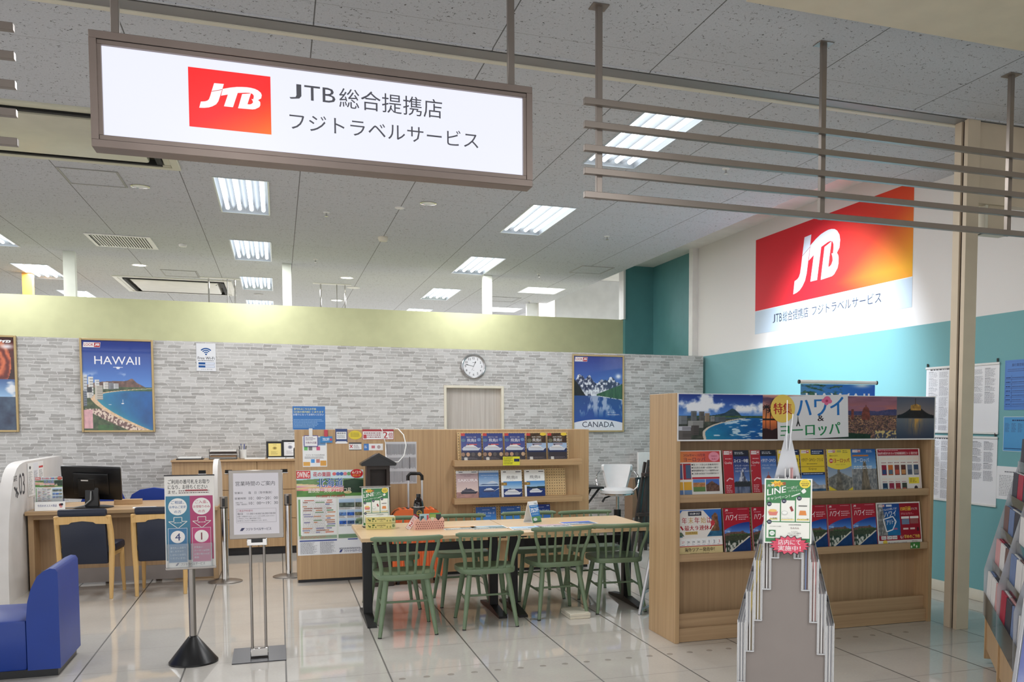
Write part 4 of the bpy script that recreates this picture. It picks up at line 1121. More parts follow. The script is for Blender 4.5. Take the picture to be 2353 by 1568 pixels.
def hawaii(a):
    def pic(U, V):
        im = waikiki(U, V, .49)
        n = fbm(U * 26, V * 30, 3); r = vnoise(U * 60, V * 66)
        # curved bay: beach boundary, x of the sand line as a function of V
        xs = np.where(V > .36, .17 + .9 * np.clip((V - .36) / .115, 0, 1) ** 2.6, .17 + .78 * np.clip((.36 - V) / .36, 0, 1) ** 1.45)
        land = (U < xs) & (V < .475)
        beach = (U < xs + .015) & (U > xs - .065) & (V < .475)
        trees = mix3(n, flat(U, (26, 46, 26)), flat(U, (104, 118, 78)))
        crowd = mix3(step(.45, .6, r), flat(U, (226, 206, 188)), flat(U, (120, 90, 86)))
        lm = np.where(((U > xs - .30) & (V < .24))[..., None], crowd, trees)
        im = np.where(land[..., None], lm, im)
        im = np.where(beach[..., None], flat(U, (222, 190, 152)) * (.92 + .16 * r[..., None]), im)
        wat = (V < .47) & ~land & ~beach
        near = np.exp(-np.clip(U - xs, 0, 1) * 9)
        im = np.where(wat[..., None], mix3(near * .55, im, flat(U, (60, 178, 176))), im)
        for x0, x1, y0, y1, c in ((.0, .065, .38, .61, (206, 210, 214)), (.08, .15, .38, .595, (222, 222, 218)), (.17, .235, .38, .565, (214, 216, 216)), (.17, .28, .34, .50, (196, 190, 178)), (.29, .365, .46, .535, (222, 218, 212)), (.37, .44, .46, .53, (132, 134, 140)), (.44, .51, .465, .525, (190, 192, 194)), (.0, .055, .27, .44, (120, 128, 140)), (.06, .13, .40, .48, (60, 62, 66)), (.06, .13, .36, .42, (220, 218, 212))):
            im = tower_block(im, U, V, x0, x1, y0, y1, c)
        im = np.where(((U < .13) & (V < .23) & (V > .02))[..., None], flat(U, (222, 170, 176)) * (.9 + .2 * n[..., None]), im)
        im = np.where(((U > .2) & (U < .42) & (V < .06))[..., None], flat(U, (56, 96, 50)) * (.8 + .4 * n[..., None]), im)
        return im
    a.img(0, 0, 1, 1, 110, 140, pic); a.up(3)
    look_logo(a, .02, .92, .27, .975)
    a.text('HAWAII', .175, .735, .83, .825, (240, 240, 244), 0)
    a.ell(.51, .70, .03, .006, (230, 232, 240)); a.rect(.49, .685, .53, .71, (230, 232, 240)); a.line((.44, .705), (.58, .705), .006, (230, 232, 240))
    a.poly([(.54, .305), (.585, .305), (.575, .295), (.55, .295)], (240, 240, 240)); a.line((.565, .305), (.565, .345), .003, (240, 240, 240)); a.rect(.36, .286, .40, .291, (226, 236, 236))
def canada(a):
    def pic(U, V):
        n = fbm(U * 12, V * 14, 4); n2 = fbm(U * 34 + 3, V * 30, 4); st = fbm(U * 40, V * 9 + 5, 3)
        im = mix3(step(.55, 1, V), flat(U, (84, 128, 200)), flat(U, (38, 56, 140)))
        cl = np.exp(-(((U - .91) / .05) ** 2 + ((V - .735) / .03) ** 2)); im = mix3(np.clip(cl * 1.2, 0, 1), im, flat(U, (226, 230, 240)))
        ridge = .62 + .16 * np.exp(-((U - .13) / .10) ** 2) + .12 * np.exp(-((U - .32) / .07) ** 2) + .08 * np.exp(-((U - .56) / .06) ** 2) + .11 * np.exp(-((U - .78) / .11) ** 2) + .05 * (fbm(U * 14, U * 0 + 3, 4) - .5) * 2
        rock = mix3(step(.44, .62, n2), flat(U, (50, 56, 86)), flat(U, (226, 230, 238)))
        snow = step(.0, .12, .60 - V) * (n > .42)
        rock = mix3(snow * (V < .62) * .9, rock, flat(U, (232, 236, 240)))
        im = np.where((V < ridge)[..., None], rock, im)
        dark = V < .72 - 1.0 * U - .02 * n
        im = np.where((dark & (V > .47))[..., None], flat(U, (30, 30, 32)) * (.7 + .6 * n[..., None]), im)
        shore = (V < .50 + .13 * (U - .5) / .5) & (V > .47 - .1 * np.clip(U - .5, 0, 1)) & (U > .46)
        im = np.where(shore[..., None], mix3(st, flat(U, (26, 62, 38)), flat(U, (70, 112, 66))), im)
        lake = V < np.where(U > .5, .462 - .10 * (U - .5) ** 1.0, .47)
        lk = mix3(step(.1, .46, V), flat(U, (26, 74, 158)), flat(U, (34, 70, 132)))
        rf = step(.50, .66, fbm(U * 16 + 7, V * 9 + 2, 4) + .22 * np.exp(-((U - .42 - .7 * (.46 - V)) / .2) ** 2) - .9 * np.clip(.30 - V, 0, 1))
        lk = mix3(rf * step(.17, .30, V) * (U > .12) * .75, lk, flat(U, (196, 204, 222)))
        return np.where(lake[..., None], lk, im)
    a.img(0, 0, 1, 1, 90, 126, pic); a.up(3)
    n = 24
    a.poly([(0, 0), (1, 0)] + [(1 - i / n, .105 + .045 * (1 - (2 * i / n - 1) ** 2)) for i in range(n + 1)], (226, 228, 236)); a.up()
    a.text('CANADA', .17, .045, .83, .12, (26, 30, 60)); look_logo(a, .02, .925, .28, .985)
    a.text('さあ、ぐっと遠くへ', .69, .235, .86, .255, (230, 232, 240)); a.text('夢のなる大自然の中へ', .69, .205, .94, .225, (230, 232, 240))
def dish(a):
    def pic(U, V):
        n = fbm(U * 10, V * 12, 4); r = np.hypot((U - .75) * 1.3, V - .72)
        im = mix3(n, flat(U, (30, 12, 10)), flat(U, (120, 30, 22)))
        sw = .5 + .5 * np.sin(r * 46 + 6 * n)
        im = np.where(((r < .26) & (V > .5))[..., None], mix3(sw, flat(U, (96, 24, 14)), flat(U, (216, 112, 70))), im)
        im = mix3(np.exp(-(((U - .9) / .1) ** 2 + ((V - .9) / .03) ** 2)), im, flat(U, (230, 226, 230)))
        lo = V < .55
        sk = mix3(step(.36, .55, V), flat(U, (150, 190, 226)), flat(U, (64, 96, 150))); sk = mix3(step(.5, .65, fbm(U * 5, V * 16, 3)), sk, flat(U, (226, 230, 236)))
        bay = mix3(n, flat(U, (14, 26, 56)), flat(U, (84, 108, 130)))
        return np.where(lo[..., None], np.where((V > .36)[..., None], sk, bay), im)
    a.img(0, 0, 1, 1, 50, 80, pic); a.up(3)
    jtb(a, .76, .935, .96, .97, (240, 240, 240))
framed(-2.095, 1.421, -1.345, 2.490, 'gold framed poster of a bay city and beach reading HAWAII', hawaii)
framed(3.742, 1.410, 4.486, 2.463, 'gold framed poster of a mountain lake reading CANADA', canada)
x1_ = GY(41, 885, 12.19).x
framed(x1_ - .75, 1.425, x1_, 2.495, 'gold framed poster of red food above a harbour, cut by the photo edge', dish)
# wifi sheet
p0, p1 = GY(452, 853, 12.19), GY(495, 790, 12.19)
w, h = p1.x - p0.x, p1.z - p0.z
a = Art(w, h, .001, (226, 228, 232)); a.up()
B_ = (30, 84, 150)
for r0, r1 in ((.10, .155), (.20, .26), (.30, .37)):
    pts = []
    for i in range(13):
        an = math.radians(42 + 96 * i / 12); pts.append((.5 + r1 * math.cos(an), .60 + r1 * math.sin(an) * w / h))
    for i in range(12, -1, -1):
        an = math.radians(42 + 96 * i / 12); pts.append((.5 + r0 * math.cos(an), .60 + r0 * math.sin(an) * w / h))
    a.poly(pts, B_)
a.ell(.5, .605, .05, .05 * w / h, B_)
a.text('Free Wi-Fi', .07, .42, .93, .52, (40, 40, 44), 1); a.lines(.08, .36, .92, .395, 1, (80, 80, 84), .6, 2, .05, .02)
for y in (.24, .13): a.rect(.10, y, .45, y + .075, B_); a.rect(.45, y, .93, y + .075, (214, 220, 232)); a.frame(.10, y, .93, y + .075, .01, B_)
a.text('フジトラベル', .22, .045, .82, .085, (40, 40, 60))
o = a.build('wifi_notice', ((p0.x + p1.x) / 2, 12.192, p0.z), UPR, 'print_paper'); tag(o, 'small white Free Wi-Fi sheet on the brick wall', 'notice')
# clock
c0 = GY(1088.3, 842.3, 12.17)
t = thing('wall_clock', 'round silver rimmed wall clock on the brick wall above the door', 'clock', (c0.x, 12.195, c0.z))
R_ = .162
MB().lathe([(R_ - .006, 0), (R_, .01), (R_ - .003, .032), (R_ - .014, .040), (R_ - .024, .034), (R_ - .026, .018)], n=56, M=Matrix.Rotation(PI / 2, 4, 'X')).build('rim', 'chrome_soft' if 'chrome_soft' in MAT else 'aluminium', t)
a = Art(2 * R_ - .05, 2 * R_ - .05, 0); a.ell(.5, .5, .5, .5, (232, 233, 236), 56); a.up()
for k in range(1, 13):
    an = PI / 2 - k * PI / 6; cx, cy = .5 + .385 * math.cos(an), .5 + .385 * math.sin(an); hw = .052 if k >= 10 else .032
    a.text(str(k), cx - hw, cy - .055, cx + hw, cy + .055, (36, 36, 40), 1, keep=True)
a.rect(.45, .675, .55, .69, (60, 60, 64)); a.rect(.47, .31, .53, .32, (90, 90, 90))
a.build('dial', (0, -.02, -R_ + .025), UPR, 'print_gloss', t)
def hand(an, l, w_, nm, back=.0):
    d = Vector((math.sin(an), 0, math.cos(an))); q = Vector((d.z, 0, -d.x)); yy = -.0245
    pts = [d * -back - q * w_ * .5, d * l * .6 - q * w_ * .6, d * l * .78 - q * w_ * 1.6, d * l, d * l * .78 + q * w_ * 1.6, d * l * .6 + q * w_ * .6, d * -back + q * w_ * .5]
    MB().add([(v.x, yy, v.z) for v in pts] + [(v.x, yy + .0015, v.z) for v in pts], [tuple(range(7))] + [tuple(range(7, 14))[::-1]] + [(i, (i + 1) % 7, 7 + (i + 1) % 7, 7 + i) for i in range(7)]).build(nm, 'black_plastic', t)
hand(math.radians(24), .075, .004, 'hour_hand'); hand(math.radians(-76), .112, .003, 'minute_hand'); hand(math.radians(204), .06, .0012, 'second_hand')

# ================================================================ CENTRAL OAK PARTITION
CY = 9.48
pt = thing('display_partition', 'oak display partition with brochure ledges behind the tables', 'partition', (1.62, CY, 0))
def cx_(x): return x - 1.62
MB().box(cx_(.146), 0, .03, cx_(3.095), .30, 1.478, .002).build('panel', 'oak_light', pt)
MB().box(cx_(.155), .02, 0, cx_(3.085), .28, .03).build('plinth', 'dark_plinth', pt)
for z0, z1, x0, x1 in ((1.108, 1.170, 1.640, 2.975), (.727, .787, 1.635, 2.98), (.345, .405, 1.635, 2.98)):
    MB().box(cx_(x0), -.145, z0, cx_(x1), 0, z1, .002).build('ledge', 'oak_light_x', pt)
# perforated boards behind the brochures
def pegboard(x0, x1, z0, z1, y, lab, holes_w=None):
    t = thing('pegboard', lab, 'pegboard', ((x0 + x1) / 2, y, z0), 0, 'perforated brochure boards'); w = x1 - x0; h = z1 - z0
    M_ = Matrix.Rotation(math.radians(-8), 4, 'X')
    MB().box(-w / 2, 0, 0, w / 2, .008, h, .001, M_).build('board', 'beech_pale', t)
    hs = MB(); nx, nz = int(w / .026), int(h / .026)
    for i in range(nx):
        for k in range(nz):
            x = -w / 2 + (i + .5) * w / nx; z = (k + .5) * h / nz
            hs.box(x - .0035, -.001, z - .0035, x + .0035, 0, z + .0035, 0, M_)
    hs.build('hole_pattern', 'dark_brown_wood', t)
YB = 9.40
pegboard(GY(1053, 1050, YB).x, GY(1309, 1050, YB).x, 1.172, 1.455, 9.425, 'perforated board behind the top row of cruise brochures on the oak partition')
pegboard(GY(1047, 1140, YB).x, GY(1302, 1140, YB).x, .789, 1.075, 9.425, 'perforated board behind the middle row, bare at its right end')
pegboard(GY(1089, 1200, YB).x, GY(1270, 1200, YB).x, .407, .70, 9.425, 'perforated board behind the lowest blue brochures on the oak partition')
# brochures
def ship(a, x0, y0, s, c=(226, 228, 234), hull=(200, 206, 216), big=False):
    P = lambda q: [(x0 + px * s, y0 + py * s * a.w / a.h) for px, py in q]
    a.poly(P([(0, .10), (.06, 0), (.88, 0), (1, .14), (.82, .12), (.10, .12)]), hull); a.up()
    a.poly(P([(.05, .12), (.12, .20), (.70, .24), (.86, .13)]), c); a.up(); a.poly(P([(.18, .21), (.24, .27), (.60, .30), (.68, .235)]), c)
    for k in range(3): a.rect(x0 + .12 * s, y0 + (.135 + .026 * k) * s * a.w / a.h, x0 + (.80 - .05 * k) * s, y0 + (.143 + .026 * k) * s * a.w / a.h, (90, 100, 124))
    a.up(); a.poly(P([(.30, .27), (.32, .35), (.37, .35), (.38, .28)]), (60, 66, 84)); a.k -= 3
def sea_sky(top, mid, sea, hor, seed=1, land=None):
    def f(U, V):
        n = fbm(U * 8 + seed, V * 16, 3)
        im = mix3(step(hor, 1, V), flat(U, mid), flat(U, top))
        if land: im = np.where(((V < hor + .12 * fbm(U * 3 + seed, U * 0, 3) + .04) & (V > hor))[..., None], flat(U, land) * (.8 + .4 * n[..., None]), im)
        s_ = flat(U, sea) * (.85 + .3 * n[..., None]); return np.where((V < hor)[..., None], s_, im)
    return f
def bro_asuka_night(v):
    def d(a):
        if v == 0: a.img(0, 0, 1, 1, 24, 34, sea_sky((54, 66, 130), (84, 92, 150), (46, 52, 92), .36, 2))
        else: a.img(0, 0, 1, 1, 24, 34, lambda U, V: np.where((V > .62)[..., None], mix3(fbm(U * 9, V * 9, 4), flat(U, (32, 26, 26)), flat(U, (110, 84, 60))), sea_sky((130, 160, 200), (170, 190, 216), (30, 48, 92), .42, 5)(U, V)))
        a.rect(0, 0, 1, .28, (58, 54, 62)); a.up()
        a.rect(.0, .90, .20, 1.0, (196, 70, 66)); a.text('飛鳥Ⅱ', .30, .67, .74, .80, (240, 240, 244), 0); a.text('秋のクルーズ旅' if v == 0 else '船旅の物語', .28, .83, .74, .88, (226, 220, 210)); a.rect(.28, .56, .78, .60, (200, 90, 90) if v == 0 else (150, 120, 120))
        ship(a, .04, .36 if v == 0 else .34, .92, (228, 226, 226))
        if v == 0:
            for x, c in ((.06, (150, 120, 100)), (.30, (190, 150, 120)), (.55, (90, 84, 84)), (.86, (190, 160, 130))): a.ell(x + .03, .21, .09, .075, c)
            a.ell(.88, .76, .09, .06, (110, 140, 190)); a.ell(.12, .74, .11, .06, (90, 120, 150))
        else:
            a.ell(.86, .96, .16, .06, (230, 200, 70)); a.ell(.15, .72, .12, .07, (110, 110, 90)); a.ell(.88, .72, .10, .08, (60, 44, 40))
        a.rect(.14, .0, .30, .10, (226, 226, 222)); a.lines(.04, .02, .96, .10, 3, (120, 116, 124), .4, v + 2, .05)
    return d
def bro_sakura(a):
    a.img(0, 0, 1, .9, 24, 34, sea_sky((176, 150, 156), (226, 204, 196), (168, 128, 122), .24, 3)); a.rect(0, .9, 1, 1, (236, 236, 238)); a.up()
    a.text('SAKURA', .08, .60, .98, .70, (240, 236, 238), 0); a.text('MITSUI OCEAN', .18, .84, .82, .87, (90, 80, 96)); a.text('CRUISES', .36, .79, .66, .815, (90, 80, 96)); ship(a, .18, .15, .80, (70, 66, 80), (44, 44, 60)); a.rect(.12, .94, .30, .965, (60, 60, 70)); a.rect(.70, .94, .94, .965, (60, 60, 70))
def bro_fuji(a):
    a.img(0, 0, 1, .92, 24, 34, sea_sky((76, 126, 190), (190, 208, 226), (40, 78, 140), .46, 4)); a.rect(0, .92, 1, 1, (190, 206, 226)); a.up()
    a.poly([(.35, .52), (.62, .605), (.70, .61), (.98, .53)], (196, 206, 222)); a.poly([(.0, .46), (.2, .50), (.5, .485), (.9, .50), (1, .46)], (60, 84, 130)); a.up()
    a.text('MITSUI OCEAN FUJI', .12, .80, .94, .835, (230, 236, 244)); a.text('三井オーシャンフジ', .26, .72, .74, .75, (220, 228, 240)); ship(a, .20, .20, .66, (216, 220, 230), (60, 70, 110)); a.poly([(.72, .22), (1, .35), (1, .32)], (220, 226, 236))
def bro_asuka_white(v):
    def d(a):
        a.img(.10, 0, 1, .58, 24, 22, sea_sky((70, 140, 210), (180, 206, 226), (28, 52, 112), .52, 6 + v, (30, 56, 64) if v else None)); a.rect(0, 0, .10, .58, (236, 236, 238)); a.up()
        a.text('飛鳥Ⅱ', .26, .66, .78, .79, (46, 44, 50), 0); a.text('クルーズ旅行', .40, .615, .60, .635, (90, 90, 96)); a.rect(.10, .92, .24, .95, (60, 60, 66)); a.rect(.70, .92, .95, .95, (80, 80, 90)); a.rect(0, .43, .27, .54, (150, 118, 60)); a.up(); a.ell(.16, .48, .05, .03, (190, 160, 90))
        ship(a, .12 if v == 0 else .22, .08 if v == 0 else .14, .86 if v == 0 else .66, (232, 234, 238), (220, 224, 232))
    return d
def bro_princess(ttl, c):
    def d(a):
        a.img(0, 0, 1, 1, 22, 32, sea_sky(c, (90, 170, 226), (30, 70, 150), .14, 7)); a.up()
        a.text(ttl, .08, .73, .92, .81, (240, 244, 250), 1); a.text('PRINCESS CRUISES', .32, .88, .68, .91, (220, 230, 244)); a.lines(.30, .64, .72, .68, 1, (200, 220, 240), .5, 1, .04, .02)
        a.poly([(.70, .30), (.80, .42), (1, .50), (1, .28)], (220, 232, 244)); ship(a, .15, .10, .7, (230, 234, 240)); a.rect(.82, .93, .95, .96, (190, 210, 240))
    return d
def brochure(u0, u1, vb, y, h, lab, draw, tilt=8, group=None, t_=.007, z=None, dy=0, cat='brochure', m='print_gloss'):
    p0, p1 = GY(u0, vb, y), GY(u1, vb, y); w = p1.x - p0.x
    a = Art(w, h, t_); draw(a)
    o = a.build('brochure' if cat == 'brochure' else 'leaflet_sheet', ((p0.x + p1.x) / 2, y + dy, z if z is not None else p0.z), lean(tilt), m)
    return tag(o, lab, cat, group)
G1 = 'cruise brochures on the oak partition'
tops = [(1060.5, 1107.5), (1111, 1157), (1161, 1207.5), (1211.5, 1256), (1260, 1303.5)]
nm = ['navy night cruise brochure, first of three alike on the top ledge', 'navy night cruise brochure, middle of three alike on the top ledge', 'navy night cruise brochure above the yellow price card', 'day cruise brochure with a yellow seal, next to the navy brochures', 'day cruise brochure with a yellow seal at the end of the top ledge']
for k, (u0, u1) in enumerate(tops): brochure(u0, u1, 1057, 9.385, .272, nm[k], bro_asuka_night(0 if k < 3 else 1), 8, G1, z=1.171)
brochure(1049.5, 1100, 1141, 9.385, .275, 'pink brochure reading SAKURA with a dark ship', bro_sakura, 8, G1, z=.788)
brochure(1101.5, 1147.5, 1141, 9.385, .275, 'blue cruise brochure with a ship below a snowy mountain', bro_fuji, 8, G1, z=.788)
brochure(1153, 1200.5, 1139, 9.385, .275, 'white topped cruise brochure with a large ship close up', bro_asuka_white(0), 8, G1, z=.788)
brochure(1206.5, 1253, 1138, 9.385, .275, 'white topped cruise brochure with a small ship before dark hills', bro_asuka_white(1), 8, G1, z=.788)
brochure(1095, 1141.5, 1200, 9.385, .275, 'bright blue cruise brochure at the left of the lowest row', bro_princess('プリンセス・クルーズ', (34, 90, 176)), 8, G1, z=.415)
brochure(1152, 1198, 1200, 9.385, .275, 'bright blue cruise brochure in the middle of the lowest row', bro_princess('プリンセス・クルーズ', (34, 90, 176)), 8, G1, z=.415)
brochure(1221, 1266, 1200, 9.385, .275, 'deep blue cruise brochure behind the tent card', bro_princess('ダイヤモンド・プリンセス', (26, 50, 140)), 8, G1, z=.425)
def card(a):
    a.up(); a.lines(.05, .1, .62, .95, 8, (60, 60, 40), .45, 4, .04); a.rect(.66, .42, .98, .75, (40, 50, 90))
p0, p1 = GY(1155.5, 1070, 9.33), GY(1194, 1049.5, 9.33)
a = Art(p1.x - p0.x, p1.z - p0.z, .001, (226, 222, 60)); card(a)
o = a.build('price_card', ((p0.x + p1.x) / 2, 9.325, p0.z), UPR, 'print_paper'); tag(o, 'yellow price card clipped on the top brochure ledge', 'card')

# things fixed to the left part of the partition
def pin(u0, v0, u1, v1, lab, draw, body=(238, 238, 238), y=CY - .002, name='notice_card', cat='notice', m='print_gloss', t_=.001, mat_y=None):
    p0, p1 = GY(u0, v1, y), GY(u1, v0, y)
    a = Art(p1.x - p0.x, p1.z - p0.z, t_, body); a.up(); draw(a)
    o = a.build(name, ((p0.x + p1.x) / 2, y, p0.z), UPR, m); return tag(o, lab, cat, 'notices on the oak partition')
pin(684.5, 1079.5, 834.5, 1278, 'large tour poster with fields and a train, headed SWING, on the oak partition', lambda a: tour_leaflet(a, 0, 0, 1, 1, 2), (236, 236, 236), name='tour_poster', cat='poster')
def d_social(a):
    a.rect(.05, .70, .95, .97, (110, 150, 190)); a.up()
    for x, y, c in ((.06, .54, (110, 190, 110)), (.25, .54, (120, 120, 120)), (.57, .54, (214, 90, 130)), (.34, .13, (70, 150, 220)), (.55, .13, (200, 130, 120))): a.rect(x, y, x + .15, y + .12, c)
    a.text('フジトラベル公式SNS', .12, .36, .9, .41, (60, 60, 60), 1); a.lines(.08, .26, .92, .34, 2, (110, 110, 110), .4, 3, .04); a.rect(.02, .03, .30, .16, (226, 170, 80)); a.rect(.72, .03, .97, .20, (220, 160, 70))
pin(696, 1003, 750.5, 1073.5, 'white sheet with coloured icons below the clipped shop notice', d_social)
def d_clip(a): a.frame(0, 0, 1, 1, .05, (90, 80, 150)); a.lines(.12, .55, .9, .85, 3, (110, 90, 120), .5, 2, .06); a.text('対象外店舗', .12, .25, .88, .45, (110, 40, 100), 1)
pin(698.5, 1001, 730.5, 1027, 'purple bordered notice hanging from a white clip', d_clip, y=CY - .012)
pin(736, 1003, 763.5, 1018, 'small blue discount tag hanging from a red clip', lambda a: (a.rect(0, 0, 1, 1, (52, 130, 190)), a.up(), a.text('3%OFF', .2, .3, .75, .75, (240, 244, 250), 1), a.ell(.88, .5, .08, .2, (210, 60, 80))), y=CY - .012)
for u, v0, v1, m_, lab in ((714, 985, 1003, 'white_plastic', 'white clip over the top of the oak partition'), (749, 988, 1004, 'pink_clip', 'red clip over the top of the oak partition')):
    p0, p1 = GY(u - 4, v1, CY - .01), GY(u + 4, v0, CY - .01)
    o = MB().box(p0.x, CY - .014, p0.z, p1.x, CY - .003, p1.z, .002).build('clip', m_); tag(o, lab, 'clip', 'clips on the oak partition')
pin(771, 986, 798, 1020, 'navy bordered notice on the oak partition left of the yellow oval', lambda a: (a.rect(0, .8, 1, 1, (44, 66, 120)), a.rect(0, .1, .08, .8, (44, 66, 120)), a.rect(.92, .1, 1, .8, (44, 66, 120)), a.rect(0, .16, 1, .3, (44, 66, 120)), a.text('確認事項', .14, .64, .86, .76, (50, 50, 60), 1), a.lines(.14, .36, .86, .60, 3, (110, 110, 120), .4, 3, .08)))
def oval(a): a.ell(.5, .5, .5, .5, (226, 204, 50)); a.up(); a.lines(.16, .26, .86, .78, 4, (120, 100, 40), .4, 2, .06, .1)
p0, p1 = GY(801, 1010.5, CY), GY(831, 990, CY)
a = Art(p1.x - p0.x, p1.z - p0.z, 0); oval(a); o = a.build('notice_card', ((p0.x + p1.x) / 2, CY - .0015, p0.z), UPR); tag(o, 'yellow oval sticker on the oak partition', 'sticker')
pin(833, 987, 904.5, 1011, 'red and white double points notice on the oak partition', lambda a: (a.frame(0, 0, 1, 1, .012, (170, 40, 50)), a.rect(0, .80, 1, 1, (170, 36, 48)), a.text('2', .66, .12, .80, .76, (180, 30, 44), 2), a.text('倍', .83, .14, .97, .70, (180, 30, 44), 1), a.lines(.05, .15, .62, .74, 3, (150, 70, 80), .45, 5, .04, .05), a.rect(.03, .12, .13, .5, (190, 60, 70))))
pin(802, 1017, 830.5, 1035, 'small notice with a cross mark on the oak partition', lambda a: (a.rect(0, .8, 1, 1, (70, 66, 70)), a.rect(0, 0, 1, .08, (70, 66, 70)), a.text('×', .06, .25, .30, .72, (190, 50, 60), 2), a.lines(.38, .2, .92, .7, 3, (150, 130, 130), .5, 2, .06)))
pin(836, 1020, 880, 1035.5, 'blue and white strip notice on the oak partition', lambda a: (a.rect(0, 0, .26, 1, (60, 120, 190)), a.up(), a.lines(.04, .3, .22, .75, 2, (230, 236, 244), .5, 2, .04), a.rect(.40, .3, .58, .72, (200, 110, 120)), a.ell(.78, .5, .09, .28, (180, 160, 160))))
def timetable(a):
    for r_ in range(3):
        y0, y1 = .03 + r_ * .325, .30 + r_ * .325
        for k in range(26): a.rect(.03 + k * .0365, y0 + .12 * random.random() * .3, .03 + k * .0365 + .016, y1, (138, 138, 142))
        for k in range(4): a.rect(.05 + k * .24, y0, .053 + k * .24, y1, (80, 80, 84))
    a.rect(.76, .36, .78, .64, (60, 60, 66))
pin(886, 1015.5, 957, 1113, 'grey closely printed sheet hanging beside the dark wooden box', timetable, (206, 206, 210), name='timetable_sheet', cat='notice', m='print_paper')
# acrylic notice on top
p0, p1 = GY(673, 984.5, CY + .05), GY(775.5, 933, CY + .05)
t = thing('acrylic_notice', 'blue notice in a clear sleeve standing on top of the oak partition', 'notice', ((p0.x + p1.x) / 2, CY + .05, 1.479))
w = p1.x - p0.x; h = p1.z - 1.479
MB().box(-w / 2, .002, 0, w / 2, .005, h).build('sleeve', 'milky_sleeve' if 'milky_sleeve' in MAT else 'clear_acrylic', t)
a = Art(w * .72, h * .97, .0006, (52, 118, 190)); a.up()
Yl = (226, 226, 150)
a.text('番号札はこちらの手前', .04, .84, .72, .93, Yl, 1); a.text('【正面の案内板】にあります', .04, .715, .95, .805, Yl, 1); a.text('お取りになってお待ちください', .02, .60, .95, .69, (226, 236, 244), 1)
a.lines(.03, .08, .97, .46, 6, (150, 190, 226), .4, 3, .03)
a.build('notice_print', (-w * .14, 0, 0), UPR, 'print_gloss', t)

# dark roofed wooden box
p0 = GY(866, 1200, 9.2)
t = thing('roofed_box', 'tall dark wooden box with a black gable roof in front of the oak partition', 'display box', (.872, 9.12, 0))
MB().box(-.13, -.10, 0, .13, .10, .06, .004).build('foot', 'dark_brown_wood', t)
b = MB().box(-.105, -.08, .06, -.075, .08, 1.145).box(.075, -.08, .06, .105, .08, 1.145).box(-.075, .05, .06, .075, .08, 1.145).box(-.075, -.08, 1.11, .075, .05, 1.145).box(-.075, -.08, .06, .075, .05, .30)
b.build('case', 'dark_brown_wood', t)
r = MB().prism([(-.155, 1.145), (.155, 1.145), (.155, 1.165), (.0, 1.255), (-.155, 1.165)], 'Y', -.13, .11); r.build('roof', 'black_plastic', t)
MB().prism([(-.16, 1.15), (-.16, 1.172), (0, 1.266), (.16, 1.172), (.16, 1.15), (0, 1.243)], 'Y', -.145, -.13).build('gable_board', 'black_plastic', t)
cb = MB().tube([(.97, 9.10, 1.17), (1.07, 9.16, 1.172), (1.13, 9.20, 1.23), (1.155, 9.24, 1.33), (1.14, 9.30, 1.43), (1.10, 9.40, 1.487), (1.085, 9.48, 1.486)], .005, 8).build('cable', 'white_plastic'); tag(cb, 'white cable looping from the roofed box over the oak partition', 'cable')
cb = MB().tube([(.955, 9.12, 1.17), (.97, 9.3, 1.26), (.985, 9.455, 1.34), (.965, 9.47, 1.42), (.955, 9.472, 1.475), (.95, 9.49, 1.486)], .004, 8).build('cable', 'white_plastic'); tag(cb, 'thin cable hanging over the grey printed sheet', 'cable')

# orange suitcase
t = thing('suitcase', 'shiny orange hard suitcase with raised handle behind the tables', 'suitcase', (1.225, 9.02, 0), math.radians(-2))
bd = MB().prism([(-.235, .10), (-.225, .07), (-.20, .06), (.20, .06), (.225, .07), (.235, .10), (.235, .62), (.225, .67), (.195, .705), (.15, .72), (-.15, .72), (-.195, .705), (-.225, .67), (-.235, .62)], 'Y', .006, .244, smooth=True)
for k in range(9):
    x = -.19 + k * .0475; bd.box(x - .013, -.006, .12, x + .013, .256, .66 if abs(x) < .17 else .62, .006)
for k in range(7):
    for j in range(4): bd.lathe([(.02, 0), (.011, .006), (.001, .010)], (-.15 + k * .05, .035 + .06 * j, .718), 6, smooth=False)
bd.build('shell', 'orange_shell', t)
MB().prism([(-.237, .10), (-.227, .068), (.227, .068), (.237, .10), (.237, .62), (.227, .672), (.196, .708), (.15, .723), (-.15, .723), (-.196, .708), (-.227, .672), (-.237, .62)], 'Y', .117, .133).build('zip_band', 'black_plastic', t)
for sx in (-.065, .065): MB().box(sx - .009, .17, .70, sx + .009, .188, 1.03, .002).build('handle_tube', 'aluminium', t)
MB().tube([(-.067, .18, .99), (-.067, .18, 1.03), (-.045, .18, 1.055), (.045, .18, 1.055), (.067, .18, 1.03), (.067, .18, .99)], .016, 8).build('grip', 'black_plastic', t)
MB().box(-.09, .15, .715, .09, .21, .728, .004).build('handle_base', 'black_plastic', t)
for sx in (-.18, .18):
    for y in (.05, .20): MB().cyl((sx - .012, y, .03), (sx + .012, y, .03), .03, n=14).box(sx - .016, y - .02, .03, sx + .016, y + .02, .068).build('wheel', 'black_plastic', t)

